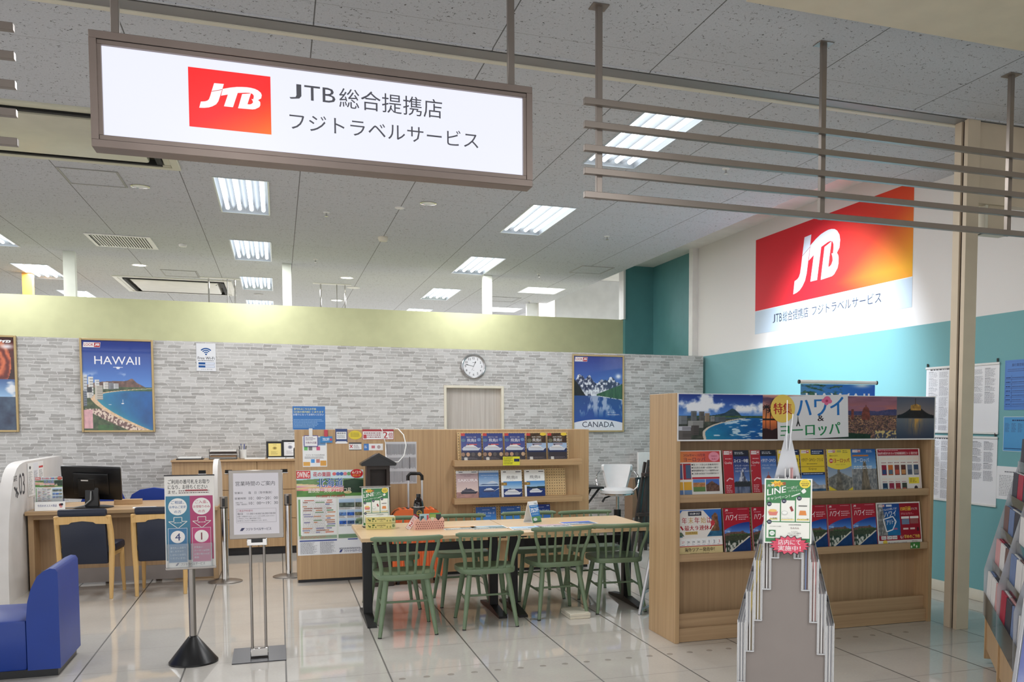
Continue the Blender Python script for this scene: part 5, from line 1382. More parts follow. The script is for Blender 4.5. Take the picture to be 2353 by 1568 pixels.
# ================================================================ TABLES AND CHAIRS
def table():
    t = thing('table', '', 'table')
    MB().box(-.585, -.49, .672, .585, .49, .70, .002).build('tabletop', 'oak_table', t)
    for sx in (-1, 1):
        MB().box(sx * .505 - .035, -.035, .03, sx * .505 + .035, .035, .672, .004).build('leg', 'black_metal', t)
        MB().prism([(-.37, 0), (.37, 0), (.37, .018), (.06, .05), (-.06, .05), (-.37, .018)], 'X', sx * .505 - .034, sx * .505 + .034).build('foot', 'black_metal', t)
        MB().box(sx * .505 - .03, -.36, .645, sx * .505 + .03, .36, .672).build('bracket', 'black_metal', t)
    MB().box(-.47, -.014, .52, .47, .014, .585, .002).build('stretcher', 'black_metal', t)
    return t
tb = table(); tb.location = (1.143, 7.61, 0); tb['label'] = 'oak topped table with black T legs holding the tissue boxes and basket'; tb['group'] = 'oak topped tables'
dup(tb, (2.318, 7.60, 0), None, 'oak topped table with black T legs holding the discount tent card')

def green_chair():
    t = thing('spindle_chair', '', 'chair')
    top = .452
    out = []
    n = 36
    for i in range(n):                                              # rounded, slightly D-shaped seat seen from above
        an = 2 * PI * i / n; c, s_ = math.cos(an), math.sin(an)
        x = .222 * math.copysign(abs(c) ** .42, c); y = .205 * math.copysign(abs(s_) ** .5, s_)
        out.append((x * (1.0 + .06 * y / .2), y))
    vs = []; fs = []
    rings = [(.90, .408), (.985, .412), (1.0, .424), (1.0, .442), (.985, .450), (.93, top), (.80, top - .003), (.55, top - .011), (.25, top - .014)]
    for sc_, z in rings: vs += [(x * sc_, y * sc_, z) for x, y in out]
    for k in range(len(rings) - 1): fs += [(k * n + i, k * n + (i + 1) % n, (k + 1) * n + (i + 1) % n, (k + 1) * n + i) for i in range(n)]
    fs += [tuple(range(n))[::-1], tuple((len(rings) - 1) * n + i for i in range(n))]
    MB().add(vs, fs, True).build('seat', 'chair_green', t)
    def lp(sx, sy, z):                                              # leg axis
        k = 1 - z / .42; return Vector((sx * (.145 + .058 * k), sy * (.145 + .09 * k), z))
    for sx in (-1, 1):
        for sy in (-1, 1):
            L = MB().tube([lp(sx, sy, .0), lp(sx, sy, .10), lp(sx, sy, .27), lp(sx, sy, .42)], [.0135, .016, .021, .0195], 12).build('leg', 'chair_green', t)
            MB().cyl(lp(sx, sy, 0), lp(sx, sy, .006), .0145, n=12).build('foot_pad', 'black_plastic', L)
    for sx in (-1, 1): MB().cyl(lp(sx, -1, .215), lp(sx, 1, .215), .0085, n=8).build('stretcher', 'chair_green', t)
    MB().cyl((lp(-1, 0, .215).x, .0, .215), (lp(1, 0, .215).x, .0, .215), .0085, n=8).build('stretcher', 'chair_green', t)
    def rail(x): return Vector((x, -.262 + .045 * (x / .255) ** 2, .722))
    m = 18; vs = []; fs = []; q = 10
    for i in range(m + 1):
        x = -.258 + .516 * i / m; c = rail(x); e = min(1, min(i, m - i) / 1.2 + .55)
        for j in range(q):
            an = 2 * PI * j / q; vs.append((c.x, c.y + .015 * e * math.cos(an), c.z + .0195 * e * math.sin(an)))
    for i in range(m): fs += [(i * q + j, i * q + (j + 1) % q, (i + 1) * q + (j + 1) % q, (i + 1) * q + j) for j in range(q)]
    fs += [tuple(range(q))[::-1], tuple(m * q + j for j in range(q))]
    MB().add(vs, fs, True).build('top_rail', 'chair_green', t)
    for k in range(5):
        u = (k - 2) / 2; a0 = Vector((u * .115, -.178, .445)); a1 = rail(u * .142)
        MB().tube([a0, a0.lerp(a1, .35), a1], [.0095, .0105, .0075], 8).build('spindle', 'chair_green', t)
    for sx in (-1, 1):
        a1 = rail(sx * .226)
        MB().tube([(sx * .178, -.155, .442), (sx * .182, -.172, .50), (sx * .192, -.196, .56), (sx * .212, -.21, .62), (sx * .224, a1.y + .012, .67), a1], [.014, .015, .015, .014, .0125, .011], 10).build('back_post', 'chair_green', t)
    return t
gc = green_chair(); GCH = 'green spindle back chairs around the tables'
gc.location = (.866, 7.10, 0); gc['label'] = 'green spindle back chair at the near left corner of the tables'; gc['group'] = GCH; gc.rotation_euler = (0, 0, math.radians(-1.5))
for x, y, r_, lab in ((1.490, 7.16, -2, 'green spindle back chair second from the left on the near side'), (2.095, 7.31, 1, 'green spindle back chair on the near side behind the white floor box'),
                      (2.625, 7.35, -5, 'green spindle back chair on the near side beside the grey A frame sign'),
                      (.870, 8.06, 181, 'green spindle back chair on the far side, in front of the dark roofed box'), (1.465, 8.06, 179, 'green spindle back chair on the far side, in front of the suitcase and basket'),
                      (2.135, 8.10, 180, 'green spindle back chair on the far side, behind the tent card'), (2.652, 8.02, 180, 'green spindle back chair on the far side at the end nearest the white stool')):
    dup(gc, (x, y, 0), (0, 0, math.radians(r_)), lab, GCH)

# ---- things on the tables
TZ = .7005
def tissue(z, lab):
    t = thing('tissue_box', lab, 'tissue box', (.755, 7.675, z), math.radians(-1.5), 'tissue boxes on the table')
    MB().box(-.113, 0, 0, .113, .115, .049, .002).build('carton', 'tissue_yellow', t)
    a = Art(.224, .047, 0); a.rect(0, 0, 1, 1, (214, 206, 132)); a.up()
    a.text('nepia', .37, .42, .66, .85, (70, 70, 44), 1); a.lines(.46, .2, .58, .32, 1, (90, 90, 60), .5, 1, .02, .02)
    g = (74, 100, 46)
    for x in (.20, .30, .70, .80, .86, .94): a.poly([(x, .25), (x + .02, .62), (x + .04, .25)], g)
    a.ell(.24, .72, .05, .14, g); a.rect(.08, .40, .15, .62, g); a.rect(.09, .22, .10, .42, g); a.rect(.135, .22, .145, .42, g); a.ell(.07, .66, .02, .1, g)
    a.rect(.87, .02, 1.0, .98, (196, 200, 150)); a.up(); a.ell(.935, .55, .045, .26, (110, 130, 90))
    a.build('front_print', (0, -.0004, .001), UPR, 'print_gloss', t)
    a = Art(.22, .11, 0); a.rect(0, 0, 1, 1, (226, 228, 214)); a.up()
    for k in range(16): a.ell(random.random(), random.random(), .03, .05, random.choice(((150, 180, 140), (226, 214, 120), (120, 150, 110))))
    a.up(); a.ell(.5, .5, .30, .16, (240, 240, 238)); a.build('top_print', (0, .002, .0494), (0, 0, 0), 'print_gloss', t)
tissue(TZ, 'lower yellow tissue box of the stack of two on the table'); tissue(TZ + .0502, 'upper yellow tissue box of the stack of two on the table')
def line_sign(a):
    GR = (60, 128, 76)
    a.rect(.03, .02, .97, .98, GR); a.up()
    a.poly([(.03, .60), (.97, .735), (.97, .98), (.03, .98)], GR); a.rect(.03, .02, .97, .075, GR); a.up()
    for x0, x1, yt in ((.05, .33, .62), (.355, .645, .665), (.67, .955, .71)): a.rect(x0, .34, x1, yt, (242, 241, 232))
    a.rect(.05, .08, .955, .325, (242, 241, 232)); a.up()
    a.poly([(.27 + .16 * (1 if i % 2 else .62) * math.cos(i * PI / 8), .92 + .055 * (1 if i % 2 else .62) * math.sin(i * PI / 8)) for i in range(16)], (240, 196, 60)); a.ell(.85, .925, .115, .07, (240, 214, 70)); a.up()
    a.text('先着', .06, .865, .21, .905, (240, 240, 232), 1, rise=.015); a.text('50名様', .20, .885, .45, .935, (190, 60, 50), 1, rise=.015)
    a.text('LINE', .06, .735, .45, .83, (244, 244, 240), 2, rise=.055); a.text('キャンペーン！', .06, .655, .53, .705, (244, 244, 240), 1, rise=.05)
    a.text('もらって嬉しい！', .47, .845, .70, .868, (230, 236, 226), rise=.03); a.text('選べる', .56, .835, .68, .858, (230, 236, 226), rise=.015); a.text('プチプレゼント', .50, .79, .77, .815, (230, 236, 226), rise=.03)
    a.text('エミフル', .79, .945, .91, .963, (60, 60, 50)); a.text('MASAKI支店', .765, .915, .935, .938, (60, 60, 50), 1); a.text('限定企画', .79, .888, .91, .908, (60, 60, 50), 1)
    for x, y in ((.06, .605), (.37, .655), (.69, .70), (.065, .33)): a.ell(x + .045, y, .05, .035, (30, 36, 60)); a.up(); a.lines(x + .02, y - .014, x + .075, y + .014, 2, (200, 206, 220), .5, 2, .02, .02); a.k -= 1
    a.line((.79, .79), (.86, .83), .014, (240, 242, 236)); a.line((.805, .835), (.85, .785), .010, (240, 242, 236)); a.line((.57, .725), (.75, .775), .005, (226, 236, 226))
    # bath, cup, stick and gift drawings
    a.poly([(.08, .49), (.29, .49), (.26, .43), (.11, .43)], (222, 130, 116)); a.ell(.18, .505, .085, .022, (236, 196, 110)); a.ell(.43, .47, .07, .035, (210, 210, 204)); a.up(); a.ell(.43, .475, .052, .022, (246, 246, 240)); a.k -= 1
    a.poly([(.53, .56), (.575, .58), (.62, .51), (.575, .49)], (150, 50, 50)); a.poly([(.73, .44), (.89, .44), (.87, .51), (.75, .51)], (226, 140, 70)); a.rect(.72, .575, .90, .59, (90, 90, 86))
    a.rect(.11, .365, .28, .385, (238, 220, 120)); a.rect(.36, .36, .63, .372, (238, 220, 120)); a.rect(.69, .36, .94, .38, (238, 220, 120)); a.up()
    a.text('入浴剤', .12, .37, .27, .40, (60, 60, 60), 1); a.text('ドリップコーヒー', .38, .375, .62, .395, (60, 60, 60)); a.text('ティッシュ1箱', .70, .365, .93, .392, (60, 60, 60), 1)
    a.text('LINE友達登録後', .52, .28, .78, .30, (60, 60, 60), 1); a.text('らんらん', .56, .225, .74, .255, (110, 60, 60), 1); a.text('と入力し', .58, .175, .72, .193, (60, 60, 60)); a.text('スタッフまで画面を', .50, .148, .78, .168, (60, 60, 60)); a.text('お見せください', .54, .12, .74, .14, (60, 60, 60)); a.text('まずは友だち追加', .12, .255, .36, .27, (80, 80, 80))
    a.poly([(.10, .10), (.245, .10), (.245, .205), (.10, .205)], GR); a.up(); a.ell(.172, .156, .055, .034, (240, 244, 240)); a.poly([(.15, .135), (.165, .115), (.19, .13)], (240, 244, 240)); a.up(); a.text('LINE', .135, .147, .21, .166, GR, 1)
    a.k = 0
t = thing('table_sign', 'green and white campaign sign on a clear stand behind the tissue boxes', 'sign', (.735, 7.86, TZ), math.radians(2))
MB().box(-.105, -.04, 0, .105, .08, .004, .001).box(-.112, .0, .003, .112, .003, .33, 0, Matrix.Rotation(math.radians(-5), 4, 'X')).build('stand', 'clear_acrylic', t)
MB().cyl((-.125, .02, .331), (.125, .02, .331), .004, n=8).build('clip_bar', 'aluminium', t)
a = Art(.215, .31, .001, (236, 238, 232)); line_sign(a); a.build('sign_print', (0, -.005, .012), lean(5), 'print_gloss', t)
# bottle
t = thing('bottle', 'dark bottled coffee with a black label and gold emblem on the table', 'bottle', (1.062, 7.74, TZ))
MB().lathe([(.036, 0), (.041, .006), (.041, .168), (.040, .188), (.035, .212), (.025, .232), (.0165, .243), (.0165, .252)], n=28).build('bottle_body', 'cola', t)
MB().cyl((0, 0, .249), (0, 0, .272), .0178, n=20).build('cap', 'black_plastic', t)
MB().cyl((0, 0, .055), (0, 0, .165), .0418, n=28, caps=False).build('label', 'label_black', t)
MB().cyl((0, 0, .166), (0, 0, .182), .0412, .0400, n=28, caps=False).build('label_band', 'white_plastic', t)
a = Art(.046, .05, 0); a.ell(.5, .5, .5, .5, (176, 138, 50)); a.up(); a.ell(.5, .5, .36, .36, (60, 52, 30)); a.up(); a.rect(.1, .42, .9, .58, (190, 152, 60)); a.build('emblem', (0, -.0432, .092), UPR, 'print_gloss', t)
# basket with small packets
t = thing('basket', 'pink perforated plastic basket on the table', 'basket', (1.118, 7.60, TZ))
bw, bd_ = .118, .07
for sy, nm_ in ((-1, 'front'), (1, 'back')):
    pts = [(-bw * .93, 0), (bw * .93, 0)]
    n = 10
    for i in range(n + 1): pts.append((bw - 2 * bw * i / n, .070 + (.026 if i % 2 else 0)))
    MB().prism(pts, 'Y', sy * bd_ - .002, sy * bd_ + .002).build('side', 'pink_plastic', t)
for sx in (-1, 1): MB().prism([(-bd_, 0), (bd_, 0), (bd_, .08), (.0, .092), (-bd_, .08)], 'X', sx * bw * .965 - .002, sx * bw * .965 + .002).build('side', 'pink_plastic', t)
MB().box(-bw * .95, -bd_, 0, bw * .95, bd_, .004).build('bottom', 'pink_plastic', t)
h_ = MB(); rr = random.Random(3)
for r_ in range(4):
    for k in range(13):
        x = -.104 + k * .0172 + (.0086 if r_ % 2 else 0); z = .012 + r_ * .0165
        h_.cyl((x, -bd_ - .0032, z), (x, -bd_ - .0021, z), .0052 + .001 * rr.random(), n=6)
h_.build('hole_pattern', 'basket_hole', t)
def packet(x, y, z, w, h, rz, lab, fn, body):
    a = Art(w, h, .012, body); a.up(); fn(a); o = a.build('packet', (x, y, z), lean(6, rz), 'print_gloss'); tag(o, lab, 'packet', 'packets in the pink basket')
packet(1.09, 7.60, TZ + .006, .075, .115, .05, 'pale blue packet standing in the pink basket', lambda a: (a.rect(.08, .45, .45, .85, (60, 90, 90)), a.rect(.75, .3, .95, .9, (200, 70, 80)), a.ell(.5, .15, .4, .22, (40, 44, 48))), (170, 206, 208))
packet(1.178, 7.61, TZ + .006, .09, .12, -.05, 'green and black packet standing in the pink basket', lambda a: (a.rect(0, 0, .55, 1, (150, 180, 70)), a.rect(.55, 0, 1, 1, (40, 40, 40)), a.rect(.1, .3, .4, .7, (220, 226, 190)), a.rect(0, .9, 1, 1, (90, 150, 80))), (130, 160, 70))
a = Art(.042, .135, .001, (240, 236, 234)); a.up(); a.frame(0, 0, 1, 1, .06, (160, 40, 52)); a.rect(0, .9, 1, 1, (150, 34, 46)); a.text('2', .22, .22, .78, .50, (180, 30, 44), 1); a.lines(.15, .55, .85, .88, 6, (170, 90, 80), .5, 3, .12); a.lines(.15, .06, .85, .18, 3, (150, 120, 120), .4, 2, .1)
o = a.build('coupon_slip', (.955, 7.60, TZ + .002), (PI / 2 - math.radians(22), math.radians(0), 0)); o.rotation_euler = (Matrix.Rotation(math.radians(35), 4, 'Y') @ Matrix.Rotation(PI / 2 - .2, 4, 'X')).to_euler(); tag(o, 'red edged coupon slip leaning against the pink basket', 'coupon')
# laminated sheets lying flat
def land(seed, sky, ground):
    def d(a):
        a.img(.03, .04, .97, .96, 26, 18, lambda U, V: np.where((V > .6 + .15 * fbm(U * 4 + seed, U * 0, 3))[..., None], flat(U, sky) * (.85 + .3 * fbm(U * 6, V * 8 + seed, 3)[..., None]), mix3(fbm(U * 14 + seed, V * 14, 4), flat(U, (40, 60, 60)), flat(U, ground)))); a.up()
        a.rect(.06, .40, .5, .52, (236, 230, 214)); a.lines(.08, .08, .9, .3, 3, (226, 226, 226), .4, seed, .06)
    return d
for k, (u0, v0, u1, v1, u2, v2, lab, sky, gr) in enumerate((
        (1025, 1211, 1080, 1206, 1092, 1216, 'orange edged picture sheet lying on the table beside the basket', (206, 150, 80), (214, 190, 160)),
        (1083, 1207, 1145, 1206, 1158, 1214.5, 'grey blue landscape sheet lying on the table next to the table joint', (150, 176, 190), (150, 170, 160)),
        (1172, 1208, 1235, 1207, 1245, 1216, 'pale blue sheet lying on the table in front of the tent card', (150, 190, 226), (226, 230, 240)),
        (1237, 1204, 1286, 1202, 1302, 1211, 'pinkish picture sheet lying on the table partly under the blue one', (190, 150, 160), (214, 206, 206)),
        (1288, 1200, 1362, 1198, 1374, 1204, 'deep blue picture sheet lying on the table nearest the white stool', (50, 90, 190), (90, 130, 200)))):
    A_, B2, C_ = GZ(u0, v0, .701), GZ(u1, v1, .701), GZ(u2, v2, .701)
    cx, cy = (A_.x + C_.x) / 2, C_.y
    sheet(.285, .205, (min(max(cx, .75), 2.72), cy + .0), .7008 + .0012 * (k == 4), [.06, .03, -.02, .04, .10][k], lab, 'picture sheet', land(k + 1, sky, gr), .0008, 'picture sheets on the tables', 'print_paper')
# tent card
t = thing('tent_card', 'blue folded tent card reading 3%OFF on the table', 'tent card', (2.035, 7.80, TZ), math.radians(38))
MB().prism([(-.052, 0), (-.048, 0), (.0, .172), (.048, 0), (.052, 0), (.002, .180), (-.002, .180)], 'X', -.062, .062).build('card', 'soft_white', t)
MB().box(-.062, -.048, 0, .062, .048, .003).build('base', 'soft_white', t)
a = Art(.124, .178, .0003, (38, 112, 190)); a.up(); a.rect(0, .86, 1, 1, (234, 236, 240)); a.rect(0, 0, 1, .30, (90, 140, 80)); a.up(); a.text('3%OFF', .06, .50, .94, .72, (244, 246, 250), 2); a.lines(.1, .77, .9, .83, 1, (200, 220, 240), .6, 1, .05, .02); a.text('特典', .6, .885, .9, .965, (40, 44, 60), 1); a.lines(.1, .36, .9, .46, 2, (190, 216, 236), .4, 4, .05); a.ell(.35, .16, .22, .08, (210, 216, 220)); a.rect(.1, .02, .9, .07, (50, 70, 60))
a.build('card_print', (0, -.0535, .0), (math.atan2(.178, .050), 0, 0), 'print_gloss', t)
# floor box
t = thing('floor_box', 'low white floor socket box under the near side of the tables', 'floor socket', (2.222, 7.15, 0), 0)
MB().box(-.085, -.13, 0, .085, .13, .045, .004).build('cover', 'trim_cream', t); MB().box(-.0855, -.1305, .022, .0855, .1305, .024).build('seam', 'grey_plastic', t)

# ================================================================ CORNER BEHIND THE TABLES
t = thing('bar_stool', 'white leather swivel stool with chrome arms against the brick wall', 'stool', (3.985, 11.05, 0), math.radians(-18))
MB().lathe([(.20, 0), (.20, .012), (.05, .035), (.04, .04)], n=32).build('base', 'chrome', t)
MB().cyl((0, 0, .03), (0, 0, .45), .045, n=18).build('gas_sleeve', 'black_plastic', t)
MB().cyl((0, 0, .45), (0, 0, .63), .022, n=14).build('column', 'chrome', t)
MB().lathe([(.10, .62), (.20, .645), (.215, .66), (.21, .70), (.17, .72), (.05, .722)], n=32).build('seat', 'white_leather', t)
MB().lathe([(.218, .645), (.218, .655)], n=32).build('seat_ring', 'chrome', t)
bk = MB(); vs = []; n = 12
for k, (z, wd, off) in enumerate(((.69, .60, 0), (.80, .70, .02), (.92, .82, .035), (.99, .84, .045), (1.01, .76, .048))):
    for i in range(n + 1):
        an = -PI / 2 - wd + 2 * wd * i / n
        for rr_ in (.185 + off, .225 + off): vs.append((rr_ * math.cos(an), -rr_ * math.sin(an) * 1.0, z))
row = (n + 1) * 2; fs = []
for k in range(4):
    for i in range(n):
        a0 = k * row + i * 2; b0 = a0 + row
        fs += [(a0, a0 + 2, b0 + 2, b0), (a0 + 1, b0 + 1, b0 + 3, a0 + 3)]
    fs += [(k * row, k * row + row, k * row + row + 1, k * row + 1), (k * row + 2 * n, k * row + 2 * n + 1, k * row + row + 2 * n + 1, k * row + row + 2 * n)]
for i in range(n): fs += [(i * 2, i * 2 + 1, i * 2 + 3, i * 2 + 2), (4 * row + i * 2, 4 * row + i * 2 + 2, 4 * row + i * 2 + 3, 4 * row + i * 2 + 1)]
bk.add(vs, fs, True).build('backrest', 'white_leather', t)
for sx in (-1, 1): MB().tube([(sx * .16, .19, .93), (sx * .22, .13, .92), (sx * .26, .02, .875), (sx * .265, -.07, .82), (sx * .25, -.10, .74), (sx * .17, -.08, .665), (sx * .08, -.04, .645)], .0125, 10).build('arm', 'chrome', t)
MB().tube([(-.06, -.02, .63), (-.16, -.06, .60), (-.19, -.07, .55)], [.008, .012, .016], 8).build('lever', 'black_plastic', t)
# folded trolley / stand left of the stool
t = thing('folding_stand', 'dark folding stand with a grey top between the oak partition and the stool', 'stand', (3.40, 10.9, 0))
MB().box(-.28, -.17, .74, .30, .17, .765, .004).build('top_board', 'black_plastic', t)
for p, q in (((.26, -.1, .74), (-.10, -.1, .30)), ((-.10, -.1, .30), (.22, -.1, .0)), ((-.1, .1, .02), (.22, .1, .74)), ((-.24, -.1, 0), (-.24, -.1, .74)), ((-.24, .1, 0), (-.24, .1, .74))): MB().cyl(p, q, .013, n=10).build('tube', 'black_metal', t)
t = thing('white_panel', 'tall white panel leaning on the brick wall behind the easel', 'panel', (4.86, 12.02, 0))
MB().box(-.22, 0, 0, .22, .05, 1.13, .004).build('board', 'soft_white', t)
t = thing('cardboard_box', 'brown cardboard box beside the white stool', 'box', (4.62, 11.75, 0))
MB().box(-.22, -.14, 0, .22, .16, .79, .003).build('carton', 'cardboard', t); MB().box(-.03, -.1408, .0, .03, -.14, .79).build('tape', 'beech_pale', t)
t = thing('dark_board', 'dark green board in a black frame standing behind the easel', 'board', (4.50, 10.80, 0), math.radians(14))
M_ = Matrix.Rotation(math.radians(-12), 4, 'X')
MB().box(-.26, 0, .05, .26, .02, .86, .002, M_).build('board', 'dark_green', t)
f = MB()
for s_ in (-1, 1): f.box(s_ * .27 - .015, -.008, .04, s_ * .27 + .015, .026, .875, .002, M_)
f.box(-.27, -.008, .04, .27, .026, .06, .002, M_).box(-.27, -.008, .855, .27, .026, .875, .002, M_).build('frame', 'black_metal', t)
t = thing('easel', 'folded dark wooden easel leaning behind the tall oak display shelf', 'easel', (4.10, 10.45, 0), math.radians(6))
for dx0, dx1, y in ((-.16, .085, 0), (-.07, .115, -.03), (.05, .15, .03)): MB().box(-.018, -.012, 0, .018, .012, 1.10, .003, Matrix.Translation((dx0, y, 0)) @ Matrix.Rotation(math.atan2(dx1 - dx0, 1.08), 4, 'Y') @ Matrix.Rotation(math.radians(-6), 4, 'X')).build('leg', 'dark_brown_wood', t)
MB().box(.0, -.04, .90, .15, .06, .94, .003).build('cross_bar', 'dark_brown_wood', t); MB().box(-.08, -.04, .42, .10, .05, .46, .003).build('cross_bar', 'dark_brown_wood', t); MB().box(.05, -.06, .95, .09, -.03, 1.02, .003).build('clamp', 'dark_brown_wood', t)
def crate_pic(a): a.up(); a.lines(.06, .1, .94, .9, 6, (120, 100, 100), .5, 3, .08)
t = thing('parcel', 'small clear wrapped parcels on the floor beside the stool', 'parcel', (4.42, 11.30, 0)); MB().box(-.11, -.1, 0, .11, .1, .16, .004).box(-.1, -.09, .165, .1, .09, .30, .004).build('packs', 'grey_plastic', t)
# grey A frame sign
t = thing('a_frame_sign', 'grey A frame sign board standing behind the tall oak display shelf', 'sign board', (3.06, 7.09, 0), math.radians(48))
for sg_ in (-1, 1):
    M_ = Matrix.Translation((0, sg_ * .20, 0)) @ Matrix.Rotation(math.radians(sg_ * 11.5), 4, 'X')
    f = MB()
    for s_ in (-1, 1): f.box(s_ * .28 - .016, -.012, 0, s_ * .28 + .016, .012, .97, .004, M_)
    f.box(-.28, -.012, .18, .28, .012, .212, .003, M_).box(-.28, -.012, .935, .28, .012, .97, .003, M_).box(-.28, -.008, .03, .28, .008, .05, .002, M_)
    f.build('frame', 'aluminium', t)
    MB().box(-.265, -.004, .21, .265, .004, .94, 0, M_).build('board', 'grey_board', t)
MB().tube([(-.26, 0, .93), (-.26, 0, .97), (-.22, 0, .985), (.22, 0, .985), (.26, 0, .97), (.26, 0, .93)], .008, 8).build('top_handle', 'chrome', t)
# ================================================================ TALL BROCHURE SHELF
SHX0, SHX1, SHY, SHT = 2.60, 4.800, 6.0, 1.772
sh = thing('brochure_shelf', 'tall oak brochure shelf with a picture header on the right', 'shelf', ((SHX0 + SHX1) / 2, SHY, 0))
hw = (SHX1 - SHX0) / 2
MB().box(-hw, 0, 0, -hw + .032, .50, SHT, .0015).build('side_panel', 'oak_light', sh)
MB().box(hw - .032, 0, 0, hw, .50, SHT, .0015).build('side_panel', 'oak_light', sh)
MB().box(-hw + .032, .18, 0, hw - .032, .20, SHT - .01).build('back_panel', 'oak_dark', sh)  # interior shade is painted in by the darker oak
MB().box(-hw + .032, .0, SHT - .02, hw - .032, .49, SHT - .002).build('top_panel', 'oak_light_x', sh)
MB().box(-hw + .032, .475, 0, hw - .032, .495, SHT - .02).build('rear_panel', 'oak_light', sh)
zs = []
for (vL0, vL1) in ((1138.5, 1156.5), (1275.8, 1293.2)):
    z1, z0 = GY(1553.6, vL0, SHY + .012).z, GY(1553.6, vL1, SHY + .012).z; zs.append((z0, z1))
    MB().box(-hw + .033, .012, z0, hw - .033, .026, z1, .0015).build('ledge_front', 'oak_shaded_x', sh)
    MB().box(-hw + .033, .026, z0 + .004, hw - .033, .18, z0 + .02).build('ledge_shelf', 'oak_shaded_x', sh)
zb = GY(1554, 1412, SHY + .05).z; zp = GY(1554, 1447.4, SHY + .01).z
MB().box(-hw + .033, .05, zp - .02, hw - .033, .066, zb, .0015).build('lower_board', 'oak_shaded_x', sh)
MB().box(-hw + .033, .02, .002, hw - .033, .036, zp, .0015).build('plinth', 'oak_shaded_x', sh)
# picture header
p0, p1 = GY(1549, 1014.5, SHY - .006), GY(2143, 907, SHY - .006)
HW, HH = SHX1 - SHX0 - .012, SHT - GY(1549, 1015, SHY).z - .004
a = Art(HW, HH, .005, (238, 236, 236)); a.up()
F0 = .004
xs_ = [.004, .306, .60, .835, .996]
a.img(xs_[0], .03, xs_[1], .985, 100, 60, lambda U, V: (lambda im: [im := tower_block(im, U, V, x0, x1, y0, y1, c, 18) for x0, x1, y0, y1, c in ((.0, .10, .34, .52, (120, 124, 128)), (.14, .21, .36, .63, (104, 106, 110)), (.24, .30, .34, .62, (96, 92, 90)), (.305, .36, .40, .58, (150, 130, 110)), (.37, .42, .40, .52, (140, 140, 140)), (.43, .55, .39, .51, (88, 96, 104)), (.11, .29, .26, .42, (150, 150, 148)), (.15, .24, .10, .31, (78, 72, 70)), (.0, .15, .0, .27, (96, 90, 88)), (.0, .14, .20, .29, (190, 190, 200)))][-1])(
    (lambda im: np.where(((U < .30 + .5 * np.clip((V - .05) / .42, 0, 1) ** 3 + .14 * np.clip(.18 - V, 0, 1)) & (V < .47))[..., None], np.where(((U > .27 + .45 * np.clip((V - .05) / .42, 0, 1) ** 3 + .14 * np.clip(.18 - V, 0, 1)))[..., None], flat(U, (206, 196, 180)), mix3(fbm(U * 20, V * 20, 3), flat(U, (26, 32, 28)), flat(U, (90, 96, 84)))), im))(waikiki(U, V, .53, 3, True))))
def sunset(U, V):
    n = fbm(U * 5 + 1, V * 9, 4)
    im = mix3(step(.45, .95, V), flat(U, (236, 140, 70)), flat(U, (84, 60, 92))); im = mix3(step(.5, .68, n) * (V > .72), im, flat(U, (196, 140, 130)))
    im = np.where((V < .45)[..., None], mix3(step(.05, .42, V), flat(U, (90, 40, 36)), flat(U, (226, 122, 62))), im)
    im = np.where((np.abs(V - .445) < .022)[..., None], flat(U, (24, 16, 20)), im)
    im = np.where(((V < .26 + .12 * fbm(U * 9, U * 0, 3) - .08) & (V < .24))[..., None], flat(U, (44, 20, 22)), im)
    return im
a.img(xs_[1], .03, xs_[2], .985, 60, 40, sunset)
def florence(U, V):
    n = fbm(U * 30, V * 26, 4); r = vnoise(U * 70, V * 60)
    im = mix3(step(.58, 1, V), flat(U, (206, 120, 104)), flat(U, (112, 80, 106))); im = mix3(step(.45, .62, fbm(U * 3, V * 12 + 5, 4)) * (V > .6), im, flat(U, (150, 100, 116)))
    im = np.where((V < .62 + .12 * fbm(U * 3 + 4, U * 0, 3))[..., None], mix3(n, flat(U, (54, 54, 92)), flat(U, (86, 80, 120))), im)
    city = mix3(step(.25, .8, r), flat(U, (72, 54, 58)), flat(U, (156, 112, 92))); city = mix3(step(.84, .93, vnoise(U * 110, V * 70)), city, flat(U, (236, 190, 110)))
    im = np.where((V < .56)[..., None], city * (.65 + .6 * n[..., None]), im)
    dome = (((U - .46) / .065) ** 2 + ((V - .60) / .16) ** 2 < 1) & (V > .55) | ((np.abs(U - .46) < .008) & (V > .6) & (V < .80)) | ((np.abs(U - .46) < .07) & (V > .44) & (V < .60)) | ((np.abs(U - .23) < .022) & (V > .45) & (V < .70))
    im = np.where(dome[..., None], flat(U, (120, 62, 52)) * (.7 + .6 * n[..., None]), im)
    im = np.where(((V < .16 - .1 * U) & (U < .55))[..., None], flat(U, (30, 50, 34)) * (.7 + .6 * n[..., None]), im)
    im = np.where(((V < .19) & (U > .62))[..., None], mix3(step(.55, .7, vnoise(U * 46, V * 26)), flat(U, (70, 70, 88)), flat(U, (206, 180, 120))), im)
    return im
a.img(xs_[2], .03, xs_[3], .985, 90, 60, florence)
